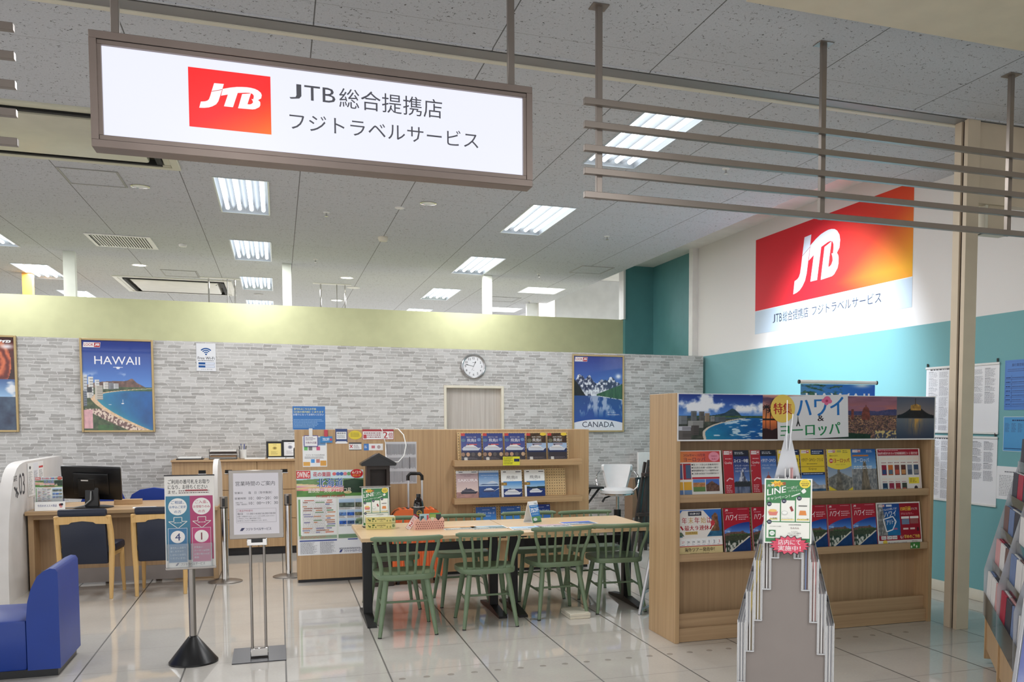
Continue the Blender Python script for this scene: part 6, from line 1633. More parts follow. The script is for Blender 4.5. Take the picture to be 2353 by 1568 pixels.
def mont(U, V):
    n = fbm(U * 16, V * 16, 4)
    im = mix3(step(.4, 1, V), flat(U, (150, 130, 120)), flat(U, (74, 84, 104)))
    im = np.where((V < .52)[..., None], mix3(step(.0, .5, V), flat(U, (52, 62, 84)), flat(U, (104, 108, 116))), im)
    hill = (V > .49) & (V < .56 + .22 * np.exp(-((U - .5) / .26) ** 2)) & (np.abs(U - .5) < .48)
    im = np.where(hill[..., None], flat(U, (22, 22, 30)) * (.6 + .8 * n[..., None]), im)
    ab = (np.abs(U - .5) < .14) & (V > .68) & (V < .84 - .35 * np.abs(U - .5)); im = np.where(ab[..., None], mix3(n, flat(U, (110, 80, 40)), flat(U, (236, 186, 90))), im)
    im = np.where(((np.abs(U - .49) < .012 + .03 * np.clip(.86 - V, 0, 1)) & (V > .8) & (V < .97))[..., None], flat(U, (60, 50, 46)), im)
    rf = np.exp(-((U - .5) / .16) ** 2) * step(.05, .45, V) * (V < .48) * step(.3, .6, fbm(U * 30, V * 3, 3)); im = mix3(np.clip(rf, 0, .8), im, flat(U, (216, 160, 70)))
    return im
a.img(xs_[3], .03, xs_[4], .985, 50, 50, mont)
a.up(2)
# palms of the sunset picture
for x, h in ((.318, .73), (.334, .66), (.36, .70), (.374, .745)):
    a.line((x, .45), (x + .003, h), .007, (24, 16, 22))
    for k in range(7):
        an = -.5 + k * (PI + 1) / 6; a.line((x + .003, h), (x + .003 + .015 * math.cos(an), h + .075 * math.sin(an) - .02), .007, (24, 16, 22))
    a.line((x, .44), (x + .001, .22), .005, (60, 26, 28))
o = a.build('picture_header', (0, -.0055, SHT - HH - .002), UPR, 'print_gloss', sh)
# tilted title board on the header and its yellow disc
def hdr(u): return GY(u, 960, SHY - .012).x - (SHX0 + SHX1) / 2
bx0, bx1 = hdr(1788), hdr(1950.5); bw_, bh_ = bx1 - bx0, GY(1788, 910, SHY).z - GY(1788, 1010, SHY).z
a = Art(bw_, bh_, .003, (226, 224, 226)); a.up()
BL, GN = (38, 112, 186), (36, 130, 76)
a.text('ハワイ', .27, .52, .93, .95, BL, 2); a.text('&', .56, .40, .65, .53, (50, 30, 34), 2); a.text('ヨーロッパ', .04, .06, .88, .36, GN, 2)
a.ell(.70, .90, .05, .075, (222, 110, 150)); a.up(); a.ell(.655, .87, .035, .05, (222, 110, 150)); a.ell(.735, .85, .035, .05, (222, 110, 150)); a.ell(.69, .81, .03, .045, (222, 110, 150)); a.up(); a.ell(.695, .865, .02, .03, (180, 60, 100))
a.poly([(.255, .30), (.275, .42), (.284, .60), (.292, .42), (.315, .30), (.30, .30), (.285, .37), (.27, .30)], (40, 36, 40))
o = a.build('title_board', ((bx0 + bx1) / 2, -.0125, SHT - HH + .012), UPR, 'print_gloss', sh); o.rotation_euler = (Matrix.Rotation(math.radians(-2.2), 4, 'Y') @ Matrix.Rotation(PI / 2, 4, 'X')).to_euler()
cxx = hdr(1798); cz = GY(1798, 939.5, SHY).z; r = hdr(1826) - cxx
a = Art(2 * r, 2 * r, 0); a.ell(.5, .5, .5, .5, (238, 204, 96), 40); a.up(); a.text('特集', .13, .30, .87, .70, (176, 40, 36), 2); a.build('title_disc', (cxx, -.0155, cz - r), UPR, 'print_gloss', sh)

# ---- brochures on the tall shelf
G2 = 'travel brochures on the tall shelf'
ZL = [z[1] for z in zs]
def red_cover(t1, sub, pic):
    def d(a):
        a.rect(0, 0, .38, 1, (176, 30, 46)); a.img(.38, 0, 1, .87, 18, 26, pic); a.rect(.38, .87, 1, 1, (24, 26, 44)); a.up()
        look_logo(a, .03, .91, .36, .985); a.lines(.45, .91, .95, .97, 2, (220, 220, 226), .4, 2, .06)
        a.text(t1, .41, .735, .97, .815, (244, 244, 246), 1); a.text('Quality', .05, .70, .34, .76, (244, 232, 232)); a.lines(.08, .80, .32, .84, 1, (226, 170, 174), .5, 3, .05, .02); a.lines(.06, .10, .33, .27, 5, (236, 200, 204), .35, 5, .05)
        for k, s_ in enumerate(sub): a.text(s_, .44, .655 - k * .06, .44 + .062 * len(s_), .69 - k * .06, (226, 230, 244))
        a.poly([(.08, .36), (.2, .42), (.34, .40), (.33, .37), (.2, .395), (.09, .335)], (232, 190, 196))
    return d
def matterhorn(U, V):
    n = fbm(U * 9, V * 9, 4)
    im = mix3(step(.4, 1, V), flat(U, (96, 130, 190)), flat(U, (24, 36, 92)))
    pk = .36 + .30 * np.exp(-((U - .55) / .16) ** 2) + .06 * n
    im = np.where((V < pk)[..., None], mix3(step(.4, .62, n), flat(U, (66, 70, 92)), flat(U, (206, 208, 220))), im)
    rf = V < .26; im = np.where(rf[..., None], mix3(n, flat(U, (40, 54, 86)), flat(U, (150, 160, 184))), im)
    return np.where(((V > .25) & (V < .36 + .04 * n))[..., None], flat(U, (40, 44, 50)), im)
def duomo(U, V):
    n = fbm(U * 12, V * 12, 4)
    im = mix3(step(.3, 1, V), flat(U, (170, 190, 224)), flat(U, (40, 84, 160)))
    d_ = (((U - .45) / .24) ** 2 + ((V - .30) / .22) ** 2 < 1) | ((np.abs(U - .45) < .02) & (V < .62))
    im = np.where(d_[..., None], mix3(n, flat(U, (130, 50, 40)), flat(U, (196, 110, 90))), im)
    return np.where((V < .30)[..., None], mix3(n, flat(U, (120, 90, 84)), flat(U, (214, 196, 184))), im)
def venice(U, V):
    n = fbm(U * 12 + 3, V * 12, 4)
    im = mix3(step(.4, 1, V), flat(U, (180, 206, 236)), flat(U, (50, 100, 180)))
    b_ = V < .48 + .30 * np.exp(-((U - .42) / .17) ** 2) + .08 * (n - .5)
    im = np.where(b_[..., None], mix3(n, flat(U, (120, 120, 130)), flat(U, (232, 228, 222))), im)
    return np.where((V < .30)[..., None], mix3(n, flat(U, (20, 50, 90)), flat(U, (90, 130, 160))), im)
def yellow_cover(t1, right=True):
    def d(a):
        a.rect(0, .50, 1, 1, (230, 198, 50)); a.rect(.45, .885, 1, 1, (30, 44, 90)); a.img(0, 0, 1, .46, 22, 18, venice); a.rect(0, .44, 1, .50, (30, 44, 90)); a.up()
        look_logo(a, .04, .92, .38, .985); a.lines(.50, .90, .95, .98, 2, (220, 224, 236), .4, 1, .05); a.text(t1, .04, .735, .95, .815, (50, 44, 40), 1); a.text('Enjoy', .33, .545, .66, .60, (90, 70, 30)); a.lines(.25, .67, .7, .70, 1, (110, 96, 50), .5, 2, .04, .02); a.line((0, .625), (1, .625), .006, (180, 150, 40)); a.lines(.08, .455, .92, .485, 1, (220, 224, 236), .5, 3, .04, .02)
    return d
def euro_yellow(a):
    def pic(U, V):
        n = fbm(U * 16, V * 14, 4)
        im = mix3(step(.5, 1, V), flat(U, (170, 180, 190)), flat(U, (120, 140, 170))); im = np.where((V < .75 - .4 * np.abs(U - .5))[..., None], mix3(n, flat(U, (60, 60, 62)), flat(U, (190, 184, 170))), im)
        im = np.where((np.abs(U - .45) < .02 + .16 * (1 - V))[..., None], mix3(n, flat(U, (70, 66, 60)), flat(U, (150, 140, 126))), im)
        return np.where((V < .3 - .5 * U)[..., None] | (V < .5 * U - .26)[..., None], flat(U, (232, 208, 60)), im)
    a.img(0, 0, 1, .66, 26, 26, pic); n = 16
    a.poly([(0, 1), (0, .63)] + [(i / n, .63 - .08 * (1 - (2 * i / n - 1) ** 2)) for i in range(1, n)] + [(1, .63), (1, 1)], (238, 214, 70)); a.up()
    look_logo(a, .05, .925, .36, .985); a.rect(.42, .93, .60, .98, (190, 180, 90)); a.text('関空から行く', .10, .835, .46, .875, (90, 70, 40)); a.ell(.155, .745, .085, .05, (196, 44, 60)); a.up(); a.text('ヨーロッパ', .26, .70, .93, .80, (170, 40, 50), 2); a.text('添乗', .09, .72, .22, .77, (244, 230, 220), 1); a.text('トルコ・エジプト', .35, .645, .75, .675, (90, 60, 40)); a.lines(.66, .91, .95, .98, 2, (120, 110, 60), .4, 2, .05)
def euro_blue(a):
    def pic(U, V):
        n = fbm(U * 22, V * 20, 4)
        im = mix3(step(.5, 1, V), flat(U, (150, 190, 226)), flat(U, (28, 84, 160))); im = np.where((V < .56)[..., None], mix3(n, flat(U, (70, 74, 84)), flat(U, (196, 190, 182))), im)
        return np.where(((np.abs(U - .52) < .05 + .16 * (1 - V / .74)) & (V < .72))[..., None], mix3(fbm(U * 30, V * 9, 3), flat(U, (60, 54, 50)), flat(U, (170, 150, 124))), im)
    a.img(0, 0, 1, 1, 30, 40, pic); a.up(); look_logo(a, .05, .925, .40, .985); a.lines(.62, .92, .95, .98, 2, (220, 230, 240), .4, 2, .05); a.rect(.05, .835, .7, .87, (190, 120, 60)); a.text('ヨーロッパ', .10, .70, .72, .80, (236, 240, 246), 0); a.lines(.08, .55, .9, .63, 2, (220, 226, 232), .5, 3, .08)
def sheet_europe(a):
    a.img(.0, .755, .97, .985, 12, 4, lambda U, V: mix3(U, flat(U, (236, 150, 70)), flat(U, (206, 60, 70)))); a.up()
    look_logo(a, .0, .90, .12, .96); a.ell(.06, .80, .055, .07, (240, 236, 232)); a.ell(.845, .87, .115, .10, (236, 150, 170)); a.up()
    a.text('2026年4～10月発', .20, .875, .66, .935, (90, 40, 60)); a.text('ヨーロッパ', .20, .77, .66, .86, (90, 40, 70), 1); a.text('添乗員付', .78, .86, .91, .90, (170, 50, 80)); a.text('発表！', .79, .80, .90, .84, (170, 50, 80), 1)
    for k in range(4): a.text(('●各コース安心の添乗員同行！', '●全出発日3名様～6名様から催行！', '●関西国際現代直プランで福岡発もOK！', '●ご出発120日前までのお得割引あり！')[k], .36, .685 - k * .062, .93, .725 - k * .062, (50, 46, 50), 1)
    a.rect(.36, .405, .94, .445, (190, 40, 60))
    for x, y, c, c2 in ((.0, .40, (170, 34, 50), (70, 90, 140)), (.18, .40, (170, 34, 50), (70, 96, 130)), (.0, .02, (226, 170, 50), (90, 120, 170)), (.18, .02, (226, 170, 50), (110, 140, 180))): a.rect(x, y, x + .165, y + .33, c); a.up(); a.rect(x + .055, y + .02, x + .16, y + .30, c2) if y > .2 else a.rect(x, y, x + .165, y + .16, c2); a.k -= 1
    a.img(.375, .145, .63, .40, 16, 10, lambda U, V: np.where((V > .75)[..., None], flat(U, (90, 140, 210)), np.where((V > .4)[..., None], mix3(fbm(U * 9, V * 9, 3), flat(U, (150, 90, 50)), flat(U, (226, 170, 110))), flat(U, (96, 130, 70)))))
    a.img(.645, .145, .93, .40, 16, 10, lambda U, V: np.where((V > .85 - .7 * np.abs(U - .45))[..., None], flat(U, (70, 110, 190)), mix3(fbm(U * 14, V * 9, 3), flat(U, (56, 34, 30)), flat(U, (150, 110, 90)))))
    a.rect(.44, .02, .97, .085, (232, 214, 60)); a.up(); a.text('デジタルパンフレットをご覧ください', .46, .03, .88, .075, (60, 60, 50), 1); a.k = 1
def sheet_table(a):
    a.rect(.02, .845, .97, .985, (160, 26, 50)); a.up(); a.text('2026年10月からの ルックJTB添乗員同行コース 発売予定！', .03, .855, .95, .925, (244, 226, 226), 1); a.lines(.05, .945, .5, .975, 1, (230, 170, 180), .5, 2, .03, .02)
    r_ = random.Random(3)
    for k in range(6):
        x = .085 + k * .148; a.rect(x, .74, x + .13, .80, (240, 226, 214)); a.lines(x + .01, .66, x + .12, .70, 1, (170, 120, 120), .5, k, .02, .02); a.rect(x + .01, .40, x + .12, .63, ((150, 36, 60), (200, 110, 50), (120, 60, 60), (90, 50, 46), (120, 130, 150), (60, 80, 110))[k]); a.up(); a.rect(x + .02, .42, x + .11, .52, ((50, 70, 120), (90, 110, 130), (196, 90, 70), (196, 140, 90), (80, 90, 110), (150, 150, 150))[k]); a.k -= 1
    for k in range(4):
        x = .085 + k * .148; a.rect(x, .29, x + .12, .33, (240, 226, 214)); a.lines(x + .01, .235, x + .11, .265, 1, (170, 100, 110), .5, k, .02, .02); a.rect(x + .01, .02, x + .12, .22, ((40, 60, 90), (150, 40, 70), (150, 50, 60), (60, 70, 60))[k]); a.up(); a.rect(x + .02, .05, x + .10, .11, ((130, 160, 180), (200, 120, 160), (200, 110, 90), (190, 100, 90))[k]); a.k -= 1
    a.rect(.70, .20, .94, .34, (238, 220, 70)); a.lines(.72, .22, .92, .32, 3, (120, 100, 40), .4, 2, .04); a.ell(.86, .10, .04, .05, (60, 56, 60)); a.rect(.83, .02, .89, .08, (226, 226, 230)); a.frame(.03, .0, .97, .84, .006, (200, 160, 160)); a.k = 1
def sheet_newyear(a):
    a.img(.0, .42, 1, .985, 50, 30, lambda U, V: np.where(((np.abs(U - .86) < .05 + .05 * (1 - V)) & (V < .88 - 1.6 * np.abs(U - .87)) & (V > .2))[..., None], mix3(fbm(U * 30, V * 9, 3), flat(U, (70, 46, 34)), flat(U, (170, 120, 80))), np.where((V > .3)[..., None], flat(U, (40, 96, 170)) * (.8 + .4 * V[..., None]), mix3(fbm(U * 12, V * 16, 4), flat(U, (20, 60, 100)), flat(U, (60, 140, 170))))))
    a.rect(0, 0, 1, .22, (226, 206, 150)); a.rect(0, .235, 1, .40, (240, 236, 230)); a.up()
    a.poly([(.18, .97), (.62, .97), (.86, .68), (.66, .40), (.20, .40), (.0, .56), (.0, .75)], (238, 232, 226)); a.up()
    a.rect(.30, .86, .58, .95, (36, 40, 60)); a.text('2026▶2027', .33, .88, .55, .93, (236, 236, 236), 1)
    for k, (ch, c) in enumerate((('年', (180, 50, 60)), ('末', (206, 166, 90)), ('年', (180, 50, 60)), ('始', (206, 166, 90)), ('は', (190, 60, 70)))): a.text(ch, .165 + k * .132, .70, .165 + k * .132 + (.105 if k < 4 else .075), .83, c, 1)
    a.text('最大９連休', .21, .555, .73, .66, (176, 36, 50), 2); a.rect(.22, .47, .48, .535, (206, 176, 100)); a.line((.13, .65), (.18, .57), .012, (176, 36, 50)); a.line((.79, .65), (.75, .57), .012, (176, 36, 50)); a.ell(.07, .68, .04, .05, (190, 40, 56)); a.ell(.81, .70, .045, .06, (200, 60, 70)); a.poly([(.0, .44), (.2, .44), (.15, .52), (.05, .54), (.0, .50)], (90, 110, 90))
    a.up(); a.text('12/28を休めば', .23, .485, .47, .525, (90, 60, 40))
    for k, d_ in enumerate(('26', '27', '28', '29', '30', '31', '1', '2', '3')):
        x = .005 + k * .108; a.rect(x, .245, x + .10, .385, (246, 246, 246)); a.up(); a.text(d_, x + (.025 if k < 6 else .04), .285, x + .08, .345, (60, 120, 160) if k == 0 else ((200, 50, 60) if k in (1, 8) else (40, 44, 56)), 1, keep=True); a.lines(x + .02, .25, x + .08, .27, 1, (150, 150, 150), .5, k, .02, .02); a.k -= 1
    a.text('海外ツアー発売中！', .19, .115, .82, .20, (70, 60, 40), 1); a.text('ご相談は当店まで', .30, .045, .70, .09, (70, 60, 40)); a.lines(.02, .0, .98, .03, 1, (120, 90, 60), .5, 4, .06, .02); a.rect(.0, .222, 1, .236, (190, 50, 40)); a.k = 1
def hawaii_cover(a):
    def pic(U, V):
        im = waikiki(U, V, .62, 5)
        n = fbm(U * 26, V * 22, 3); ld = V < .50 - .1 * U + .34 * (U - .4) * (U > .4)
        xs = .10 + .95 * np.clip(V / .46, 0, 1) ** .9
        sea = np.where((V > xs - .2)[..., None], flat(U, (16, 46, 88)), flat(U, (14, 40, 84)))
        land = (V < .56) & (V > U * .62 - .10) & (U < .98)
        city = mix3(step(.45, .6, vnoise(U * 26, V * 14)), flat(U, (40, 56, 44)), flat(U, (206, 206, 196)))
        im = np.where((V < .56)[..., None], flat(U, (16, 52, 104)) * (.8 + .4 * n[..., None]), im)
        im = np.where(land[..., None], np.where((V > .40)[..., None], flat(U, (60, 66, 48)) * (.7 + .6 * n[..., None]), city), im)
        b_ = np.abs(V - (U * .62 - .09)) < .022; im = np.where((b_ & (V < .52))[..., None], flat(U, (230, 222, 206)), im)
        return im
    a.rect(0, 0, 1, 1, (170, 24, 46)); a.up(); a.img(.02, .055, .98, .70, 30, 24, pic); a.up()
    n = 14; a.poly([(0, 1), (0, .52)] + [(i / n * .98, .52 + .17 * math.sin(i / n * PI / 2) ** .8) for i in range(1, n + 1)] + [(1, .72), (1, 1)], (172, 26, 48)); a.up()
    a.text('ハワイ', .09, .735, .54, .86, (246, 236, 238), 1); jtb(a, .08, .925, .19, .975, (240, 220, 224)); a.lines(.10, .885, .38, .905, 1, (226, 170, 180), .6, 2, .03, .02); a.lines(.58, .73, .94, .86, 3, (236, 200, 206), .35, 3, .05); a.lines(.55, .955, .94, .98, 1, (226, 160, 170), .4, 4, .03, .1); a.lines(.10, .01, .9, .04, 1, (226, 170, 180), .4, 6, .04, .1)
def sheet_aritoku(a):
    a.rect(.02, .17, .98, .97, (150, 20, 44)); a.img(.02, .25, .52, .97, 26, 24, lambda U, V: np.where((U < .42 - .2 * V)[..., None], mix3(fbm(U * 18, V * 18, 3), flat(U, (60, 60, 64)), flat(U, (196, 190, 184))), mix3(V, flat(U, (20, 110, 160)), flat(U, (24, 70, 150))) * (.85 + .3 * fbm(U * 9, V * 9, 3)[..., None]))); a.up()
    look_logo(a, .05, .90, .19, .955); a.rect(.22, .905, .35, .95, (226, 230, 240)); a.text('知ってる人だけ得してる！', .07, .80, .46, .85, (236, 240, 246), 1, rise=.04); a.text('ハワイ', .17, .665, .44, .79, (240, 242, 248), 1, rise=.03)
    for p, q in (((.14, .62), (.36, .68)), ((.36, .68), (.43, .56)), ((.43, .56), (.34, .38)), ((.34, .38), (.20, .34)), ((.20, .34), (.14, .62))): a.line(p, q, .008, (240, 240, 246))
    a.text('アリトク', .21, .49, .42, .60, (240, 242, 248), 1, rise=.03); a.text('2026', .36, .38, .45, .42, (226, 90, 110), 1)
    a.text('150日前', .55, .80, .78, .90, (238, 196, 70), 2); a.text('までのご予約', .79, .81, .93, .87, (240, 226, 226)); a.lines(.55, .71, .93, .76, 2, (226, 150, 160), .4, 2, .04); a.rect(.55, .62, .73, .67, (236, 232, 232)); a.rect(.75, .62, .95, .67, (236, 232, 232)); a.rect(.56, .49, .73, .61, (110, 130, 160)); a.rect(.75, .50, .94, .61, (150, 90, 90)); a.rect(.58, .37, .70, .41, (226, 200, 200)); a.rect(.74, .37, .85, .41, (226, 200, 200)); a.rect(.90, .33, .94, .41, (60, 30, 40))
    a.rect(.02, .14, .98, .25, (150, 20, 44)); a.up()
    for x0, s_ in ((.07, '夏休み'), (.20, 'GW'), (.32, '年末年始')): a.rect(x0, .165, x0 + .11, .24, (240, 236, 236)); a.up(); a.text(s_, x0 + .01, .18, x0 + .10, .225, (60, 50, 50), 1); a.k -= 1
    a.text('も！', .50, .165, .57, .24, (244, 236, 236), 1); a.text('早めのご予約', .59, .17, .95, .255, (240, 200, 90), 2); a.ell(.15, .10, .05, .05, (236, 204, 80)); a.text('申し込んだもすぐ～にワクワク。', .22, .05, .66, .10, (60, 56, 60), 1); a.lines(.76, .06, .95, .12, 2, (120, 110, 110), .4, 2, .03); a.k = 1
YS = SHY + .060
def shelf_item(u0, u1, row, h, lab, draw, cat='brochure', tilt=9, t_=.008, y=YS):
    p0, p1 = GY(u0, (1140, 1275)[row], y), GY(u1, (1140, 1275)[row], y)
    a = Art(p1.x - p0.x, h, t_, (236, 232, 226)); draw(a)
    o = a.build('brochure' if cat == 'brochure' else 'leaflet_sheet', ((p0.x + p1.x) / 2, y, zs[row][0] + .022), lean(tilt), 'print_gloss'); return tag(o, lab, cat, G2)
H1 = .345
shelf_item(1553, 1662, 0, H1, 'white Europe sheet with an orange title band at the left of the upper ledge', sheet_europe, 'leaflet sheet', 8, .003)
shelf_item(1667, 1726, 0, H1, 'red edged brochure with a mountain peak on the upper ledge', red_cover('スイス・中欧', ('オランダ・ベルギー・ドイツ', 'イギリス・北欧', 'クロアチア・スロベニア'), matterhorn))
shelf_item(1730, 1789, 0, H1, 'red edged brochure with a domed church on the upper ledge, left of the acrylic rack', red_cover('イタリア・スペイン', ('フランス・ギリシャ', 'ポルトガル'), duomo))
shelf_item(1793, 1842, 0, H1, 'yellow brochure mostly hidden behind the top of the acrylic rack', yellow_cover('スイス・中欧'))
shelf_item(1845, 1899, 0, H1, 'yellow and navy brochure with a white church right of the acrylic rack', yellow_cover('イタリア・スペイン・フランス'))
shelf_item(1906.5, 1961, 0, H1, 'yellow arched Europe brochure with a street view on the upper ledge', euro_yellow)
shelf_item(1962, 2018, 0, H1, 'blue Europe brochure with a spired church on the upper ledge', euro_blue)
shelf_item(2020, 2119, 0, H1, 'white sheet with a red title and rows of small covers on the upper ledge', sheet_table, 'leaflet sheet', 8, .003)
H2 = .345
shelf_item(1553, 1662, 1, H2, 'New Year holiday tour sheet with a calendar strip at the left of the lower ledge', sheet_newyear, 'leaflet sheet', 8, .003)
shelf_item(1667, 1728, 1, H2, 'red coastline brochure next to the New Year sheet on the lower ledge', hawaii_cover)
shelf_item(1733, 1789, 1, H2, 'red coastline brochure half hidden by the left side of the acrylic rack', hawaii_cover)
shelf_item(1848, 1905, 1, H2, 'red coastline brochure just right of the green campaign sign on the lower ledge', hawaii_cover)
shelf_item(1907, 1961, 1, H2, 'middle one of the three red coastline brochures right of the acrylic rack', hawaii_cover)
shelf_item(1963, 2018, 1, H2, 'red coastline brochure touching the early booking sheet on the lower ledge', hawaii_cover)
shelf_item(2019, 2119, 1, H2, 'early booking sheet in blue and red at the right of the lower ledge', sheet_aritoku, 'leaflet sheet', 8, .003)
# pegboard strips behind the brochures
for row in (0, 1):
    pegboard(3.22, 4.68, zs[row][0] + .022, zs[row][0] + .36, SHY + .105, ('perforated board behind the upper row of the tall shelf', 'perforated board behind the lower row of the tall shelf')[row])
a = Art(.09, .05, .0004, (60, 120, 60)); a.up()
for k in range(9): a.ell(.12 + .09 * k, .30 + .25 * (k % 2), .07, .2, (70, 130, 60) if k % 3 else (230, 236, 220))
o = a.build('sticker', (GY(2103, 1258, SHY + .01).x, SHY + .0105, zs[1][0] + .006), UPR); tag(o, 'small green clover sticker on the front of the lower ledge', 'sticker')

# ================================================================ RIGHT WALL
XW = 5.742
def on_wall(u0, v0, u1, v1, lab, draw, name, cat, body=(236, 236, 238), t_=.004, m='print_gloss', group=None, bars=False, y_span=None, z_span=None):
    A_, B2 = GX(u0, v0, XW), GX(u1, v1, XW)
    y0, y1 = (A_.y, B2.y) if y_span is None else y_span
    z1, z0 = (A_.z, B2.z) if z_span is None else z_span
    w, h = abs(y0 - y1), z1 - z0; yc = (y0 + y1) / 2
    a = Art(w, h, t_, body); a.up(); draw(a)
    if not bars:
        o = a.build(name, (XW - .0, yc, z0), FACE_LEFT, m); return tag(o, lab, cat, group)
    t = thing(name, lab, cat, (XW - .004, yc, z0), 0, group)
    a.build('print', (0, 0, 0), FACE_LEFT, m, t)
    for z in (-.006, h - .012): MB().box(-.010, -w / 2 - .006, z, .002, w / 2 + .006, z + .02, .003).build('hanger_bar', 'white_plastic', t)
    for sy in (-1, 1): MB().cyl((-.004, sy * (w / 2 - .02), h + .01), (-.004, sy * (w / 2 - .02), h + .04), .008, n=8).build('hook', 'black_plastic', t)
def big_jtb(a):
    def pic(U, V):
        w_ = np.clip(1.55 * U - .62 - .15 * V, 0, 1); y_ = np.clip((U - .55) * 2.1 - np.abs(V - .12) * 1.15 - .05, 0, 1)
        im = mix3(w_, flat(U, (214, 28, 44)), flat(U, (226, 92, 34))); return mix3(y_, im, flat(U, (255, 196, 30)))
    a.img(0, .246, 1, 1, 60, 30, pic); a.rect(0, 0, 1, .24, (196, 212, 226)); a.up()
    jtb(a, .297, .33, .605, .86, (226, 232, 246), (160, 30, 40)); a.text('J', .145, .085, .163, .172, (30, 40, 70)); a.text('TB', .168, .087, .215, .172, (30, 40, 70)); a.text('総合提携店', .222, .078, .405, .18, (30, 40, 70)); a.text('フジトラベルサービス', .43, .085, .845, .175, (30, 40, 70))
on_wall(0, 0, 0, 0, 'huge red to yellow wall poster with white logo on the right wall', big_jtb, 'wall_poster', 'poster', (230, 232, 236), .004, 'print_paper', None, False, (10.735, 7.562), (3.868, 2.676))
def regs(cols, seed, gap=None):
    def d(a):
        a.lines(.06, .955, .62, .975, 1, (70, 70, 76), .8, seed, .03, .05); w_ = .94 / cols; r_ = random.Random(seed)
        for k in range(cols):
            x0 = .03 + k * w_; y = .93
            while y > .05:
                hh = .06 + .10 * r_.random()
                if not (gap and k >= gap[0] and y < gap[1] and y > gap[2]):
                    a.lines(x0 + .008, max(y - hh, .03), x0 + w_ - .012, y, max(3, int(hh * 90)), (164, 164, 170), .42, int(r_.random() * 999), .018, .25)
                    if r_.random() < .5: a.rect(x0 + .008, y + .002, x0 + w_ * .5, y + .008, (120, 120, 126))
                y -= hh + .02
    return d
G4 = 'printed notices on the teal wall'
on_wall(2130, 847, 2293.5, 997, 'large white regulations board with small print, upper one behind the beige post', regs(6, 3, (2, .55, .08)), 'regulations_board', 'notice board', group=G4, bars=True)
A_, B2 = GX(2140, 1002, XW), GX(2288.5, 1165, XW)
on_wall(2136, 1002, 2288.5, 1165, 'large white regulations board with small print, lower one behind the beige post', regs(6, 8, (4, .42, .06)), 'regulations_board', 'notice board', group=G4, bars=True)
def blue_form(rows, seed):
    def d(a):
        a.text('旅行業登録票', .25, .87, .75, .93, (40, 60, 110), 1); a.lines(.1, .76, .9, .83, 2, (60, 84, 140), .4, seed, .03)
        for k in range(rows):
            y = .08 + k * .62 / rows; a.line((.03, y), (.97, y), .003, (60, 90, 150)); a.lines(.05, y + .02, .22, y + .05, 1, (40, 60, 110), .7, seed + k, .03, .1); a.lines(.28, y + .02, .92, y + .05, 1, (70, 96, 150), .6, seed + 2 * k, .03, .6)
        a.line((.25, .08), (.25, .70), .003, (60, 90, 150)); a.frame(.03, .06, .97, .97, .004, (70, 104, 170))
    return d
on_wall(2310, 829, 2372, 942, 'deep blue registration form on the teal wall, topmost at the right edge', blue_form(7, 4), 'registration_form', 'notice', (86, 134, 204), .002, 'print_gloss', G4)
on_wall(2306.5, 958, 2372, 1040, 'sky blue table notice below the deep blue form on the teal wall', lambda a: (a.frame(0, 0, 1, 1, .012, (206, 222, 232)), a.lines(.3, .87, .9, .92, 1, (40, 60, 100), .8, 2, .04, .05), [a.lines(.06 + .22 * k, .55, .22 + .22 * k, .82, 8, (70, 100, 140), .4, k, .04) for k in range(4)], a.line((.04, .08), (.96, .08), .006, (40, 70, 120))), 'table_notice', 'notice', (84, 154, 206), .002, 'print_gloss', G4)
on_wall(2291, 1071, 2350, 1153, 'small white letter sheet on the teal wall beside the acrylic rack at the right edge', lambda a: (a.lines(.3, .82, .7, .86, 1, (110, 110, 114), .8, 1, .04, .02), a.lines(.1, .1, .9, .74, 14, (150, 150, 154), .4, 5, .05)), 'letter_sheet', 'notice', (234, 234, 236), .0015, 'print_paper', G4)
# beige box under the transom
t = thing('wall_box', 'beige box with a white edge hanging under the beige beam at the right', 'box', (5.13, 5.74, 3.00))
MB().box(-.095, 0, .012, .12, .14, .215, .004).build('casing', 'beige_paint', t); MB().box(-.125, 0, 0, -.095, .14, .215, .003).build('white_edge', 'trim_cream', t); MB().box(-.125, -.004, 0, .13, .14, .012, .002).build('lower_lip', 'trim_cream', t)
# roll-up banner behind the tall shelf
p0, p1 = GY(1843, 881, 7.6), GY(2007, 877, 7.6)
t = thing('banner_stand', 'roll up banner with palm leaves standing behind the tall oak shelf', 'banner', ((p0.x + p1.x) / 2, 7.6, 0), math.radians(-4))
w = p1.x - p0.x; zt = (p0.z + p1.z) / 2
def ban(a):
    def pic(U, V):
        im = mix3(U, flat(U, (90, 150, 206)), flat(U, (30, 100, 206))); im = mix3(np.exp(-((U - .82) ** 2 + (V - .985) ** 2 * 9) / .012), im, flat(U, (220, 236, 250)))
        lf = step(.50, .60, fbm(U * 16 + 14 * V, V * 60, 4)) * (U < .56); return mix3(lf, im, mix3(fbm(U * 30, V * 90, 3), flat(U, (20, 50, 34)), flat(U, (110, 150, 120))))
    a.img(0, .70, 1, 1, 60, 60, pic); a.rect(0, 0, 1, .70, (50, 120, 200)); a.up(); a.text('HAWAII', .07, .895, .93, .955, (240, 244, 250), 0)
a = Art(w, zt - .10, .001); ban(a); a.build('banner_print', (0, 0, .08), UPR, 'print_gloss', t)
MB().cyl((-w / 2 - .01, .0, zt), (w / 2 + .01, .0, zt), .018, n=14).build('top_bar', 'white_plastic', t)
for sx in (-1, 1): MB().cyl((sx * (w / 2 + .01), 0, zt), (sx * (w / 2 + .022), 0, zt), .02, n=12).build('end_cap', 'black_plastic', t)
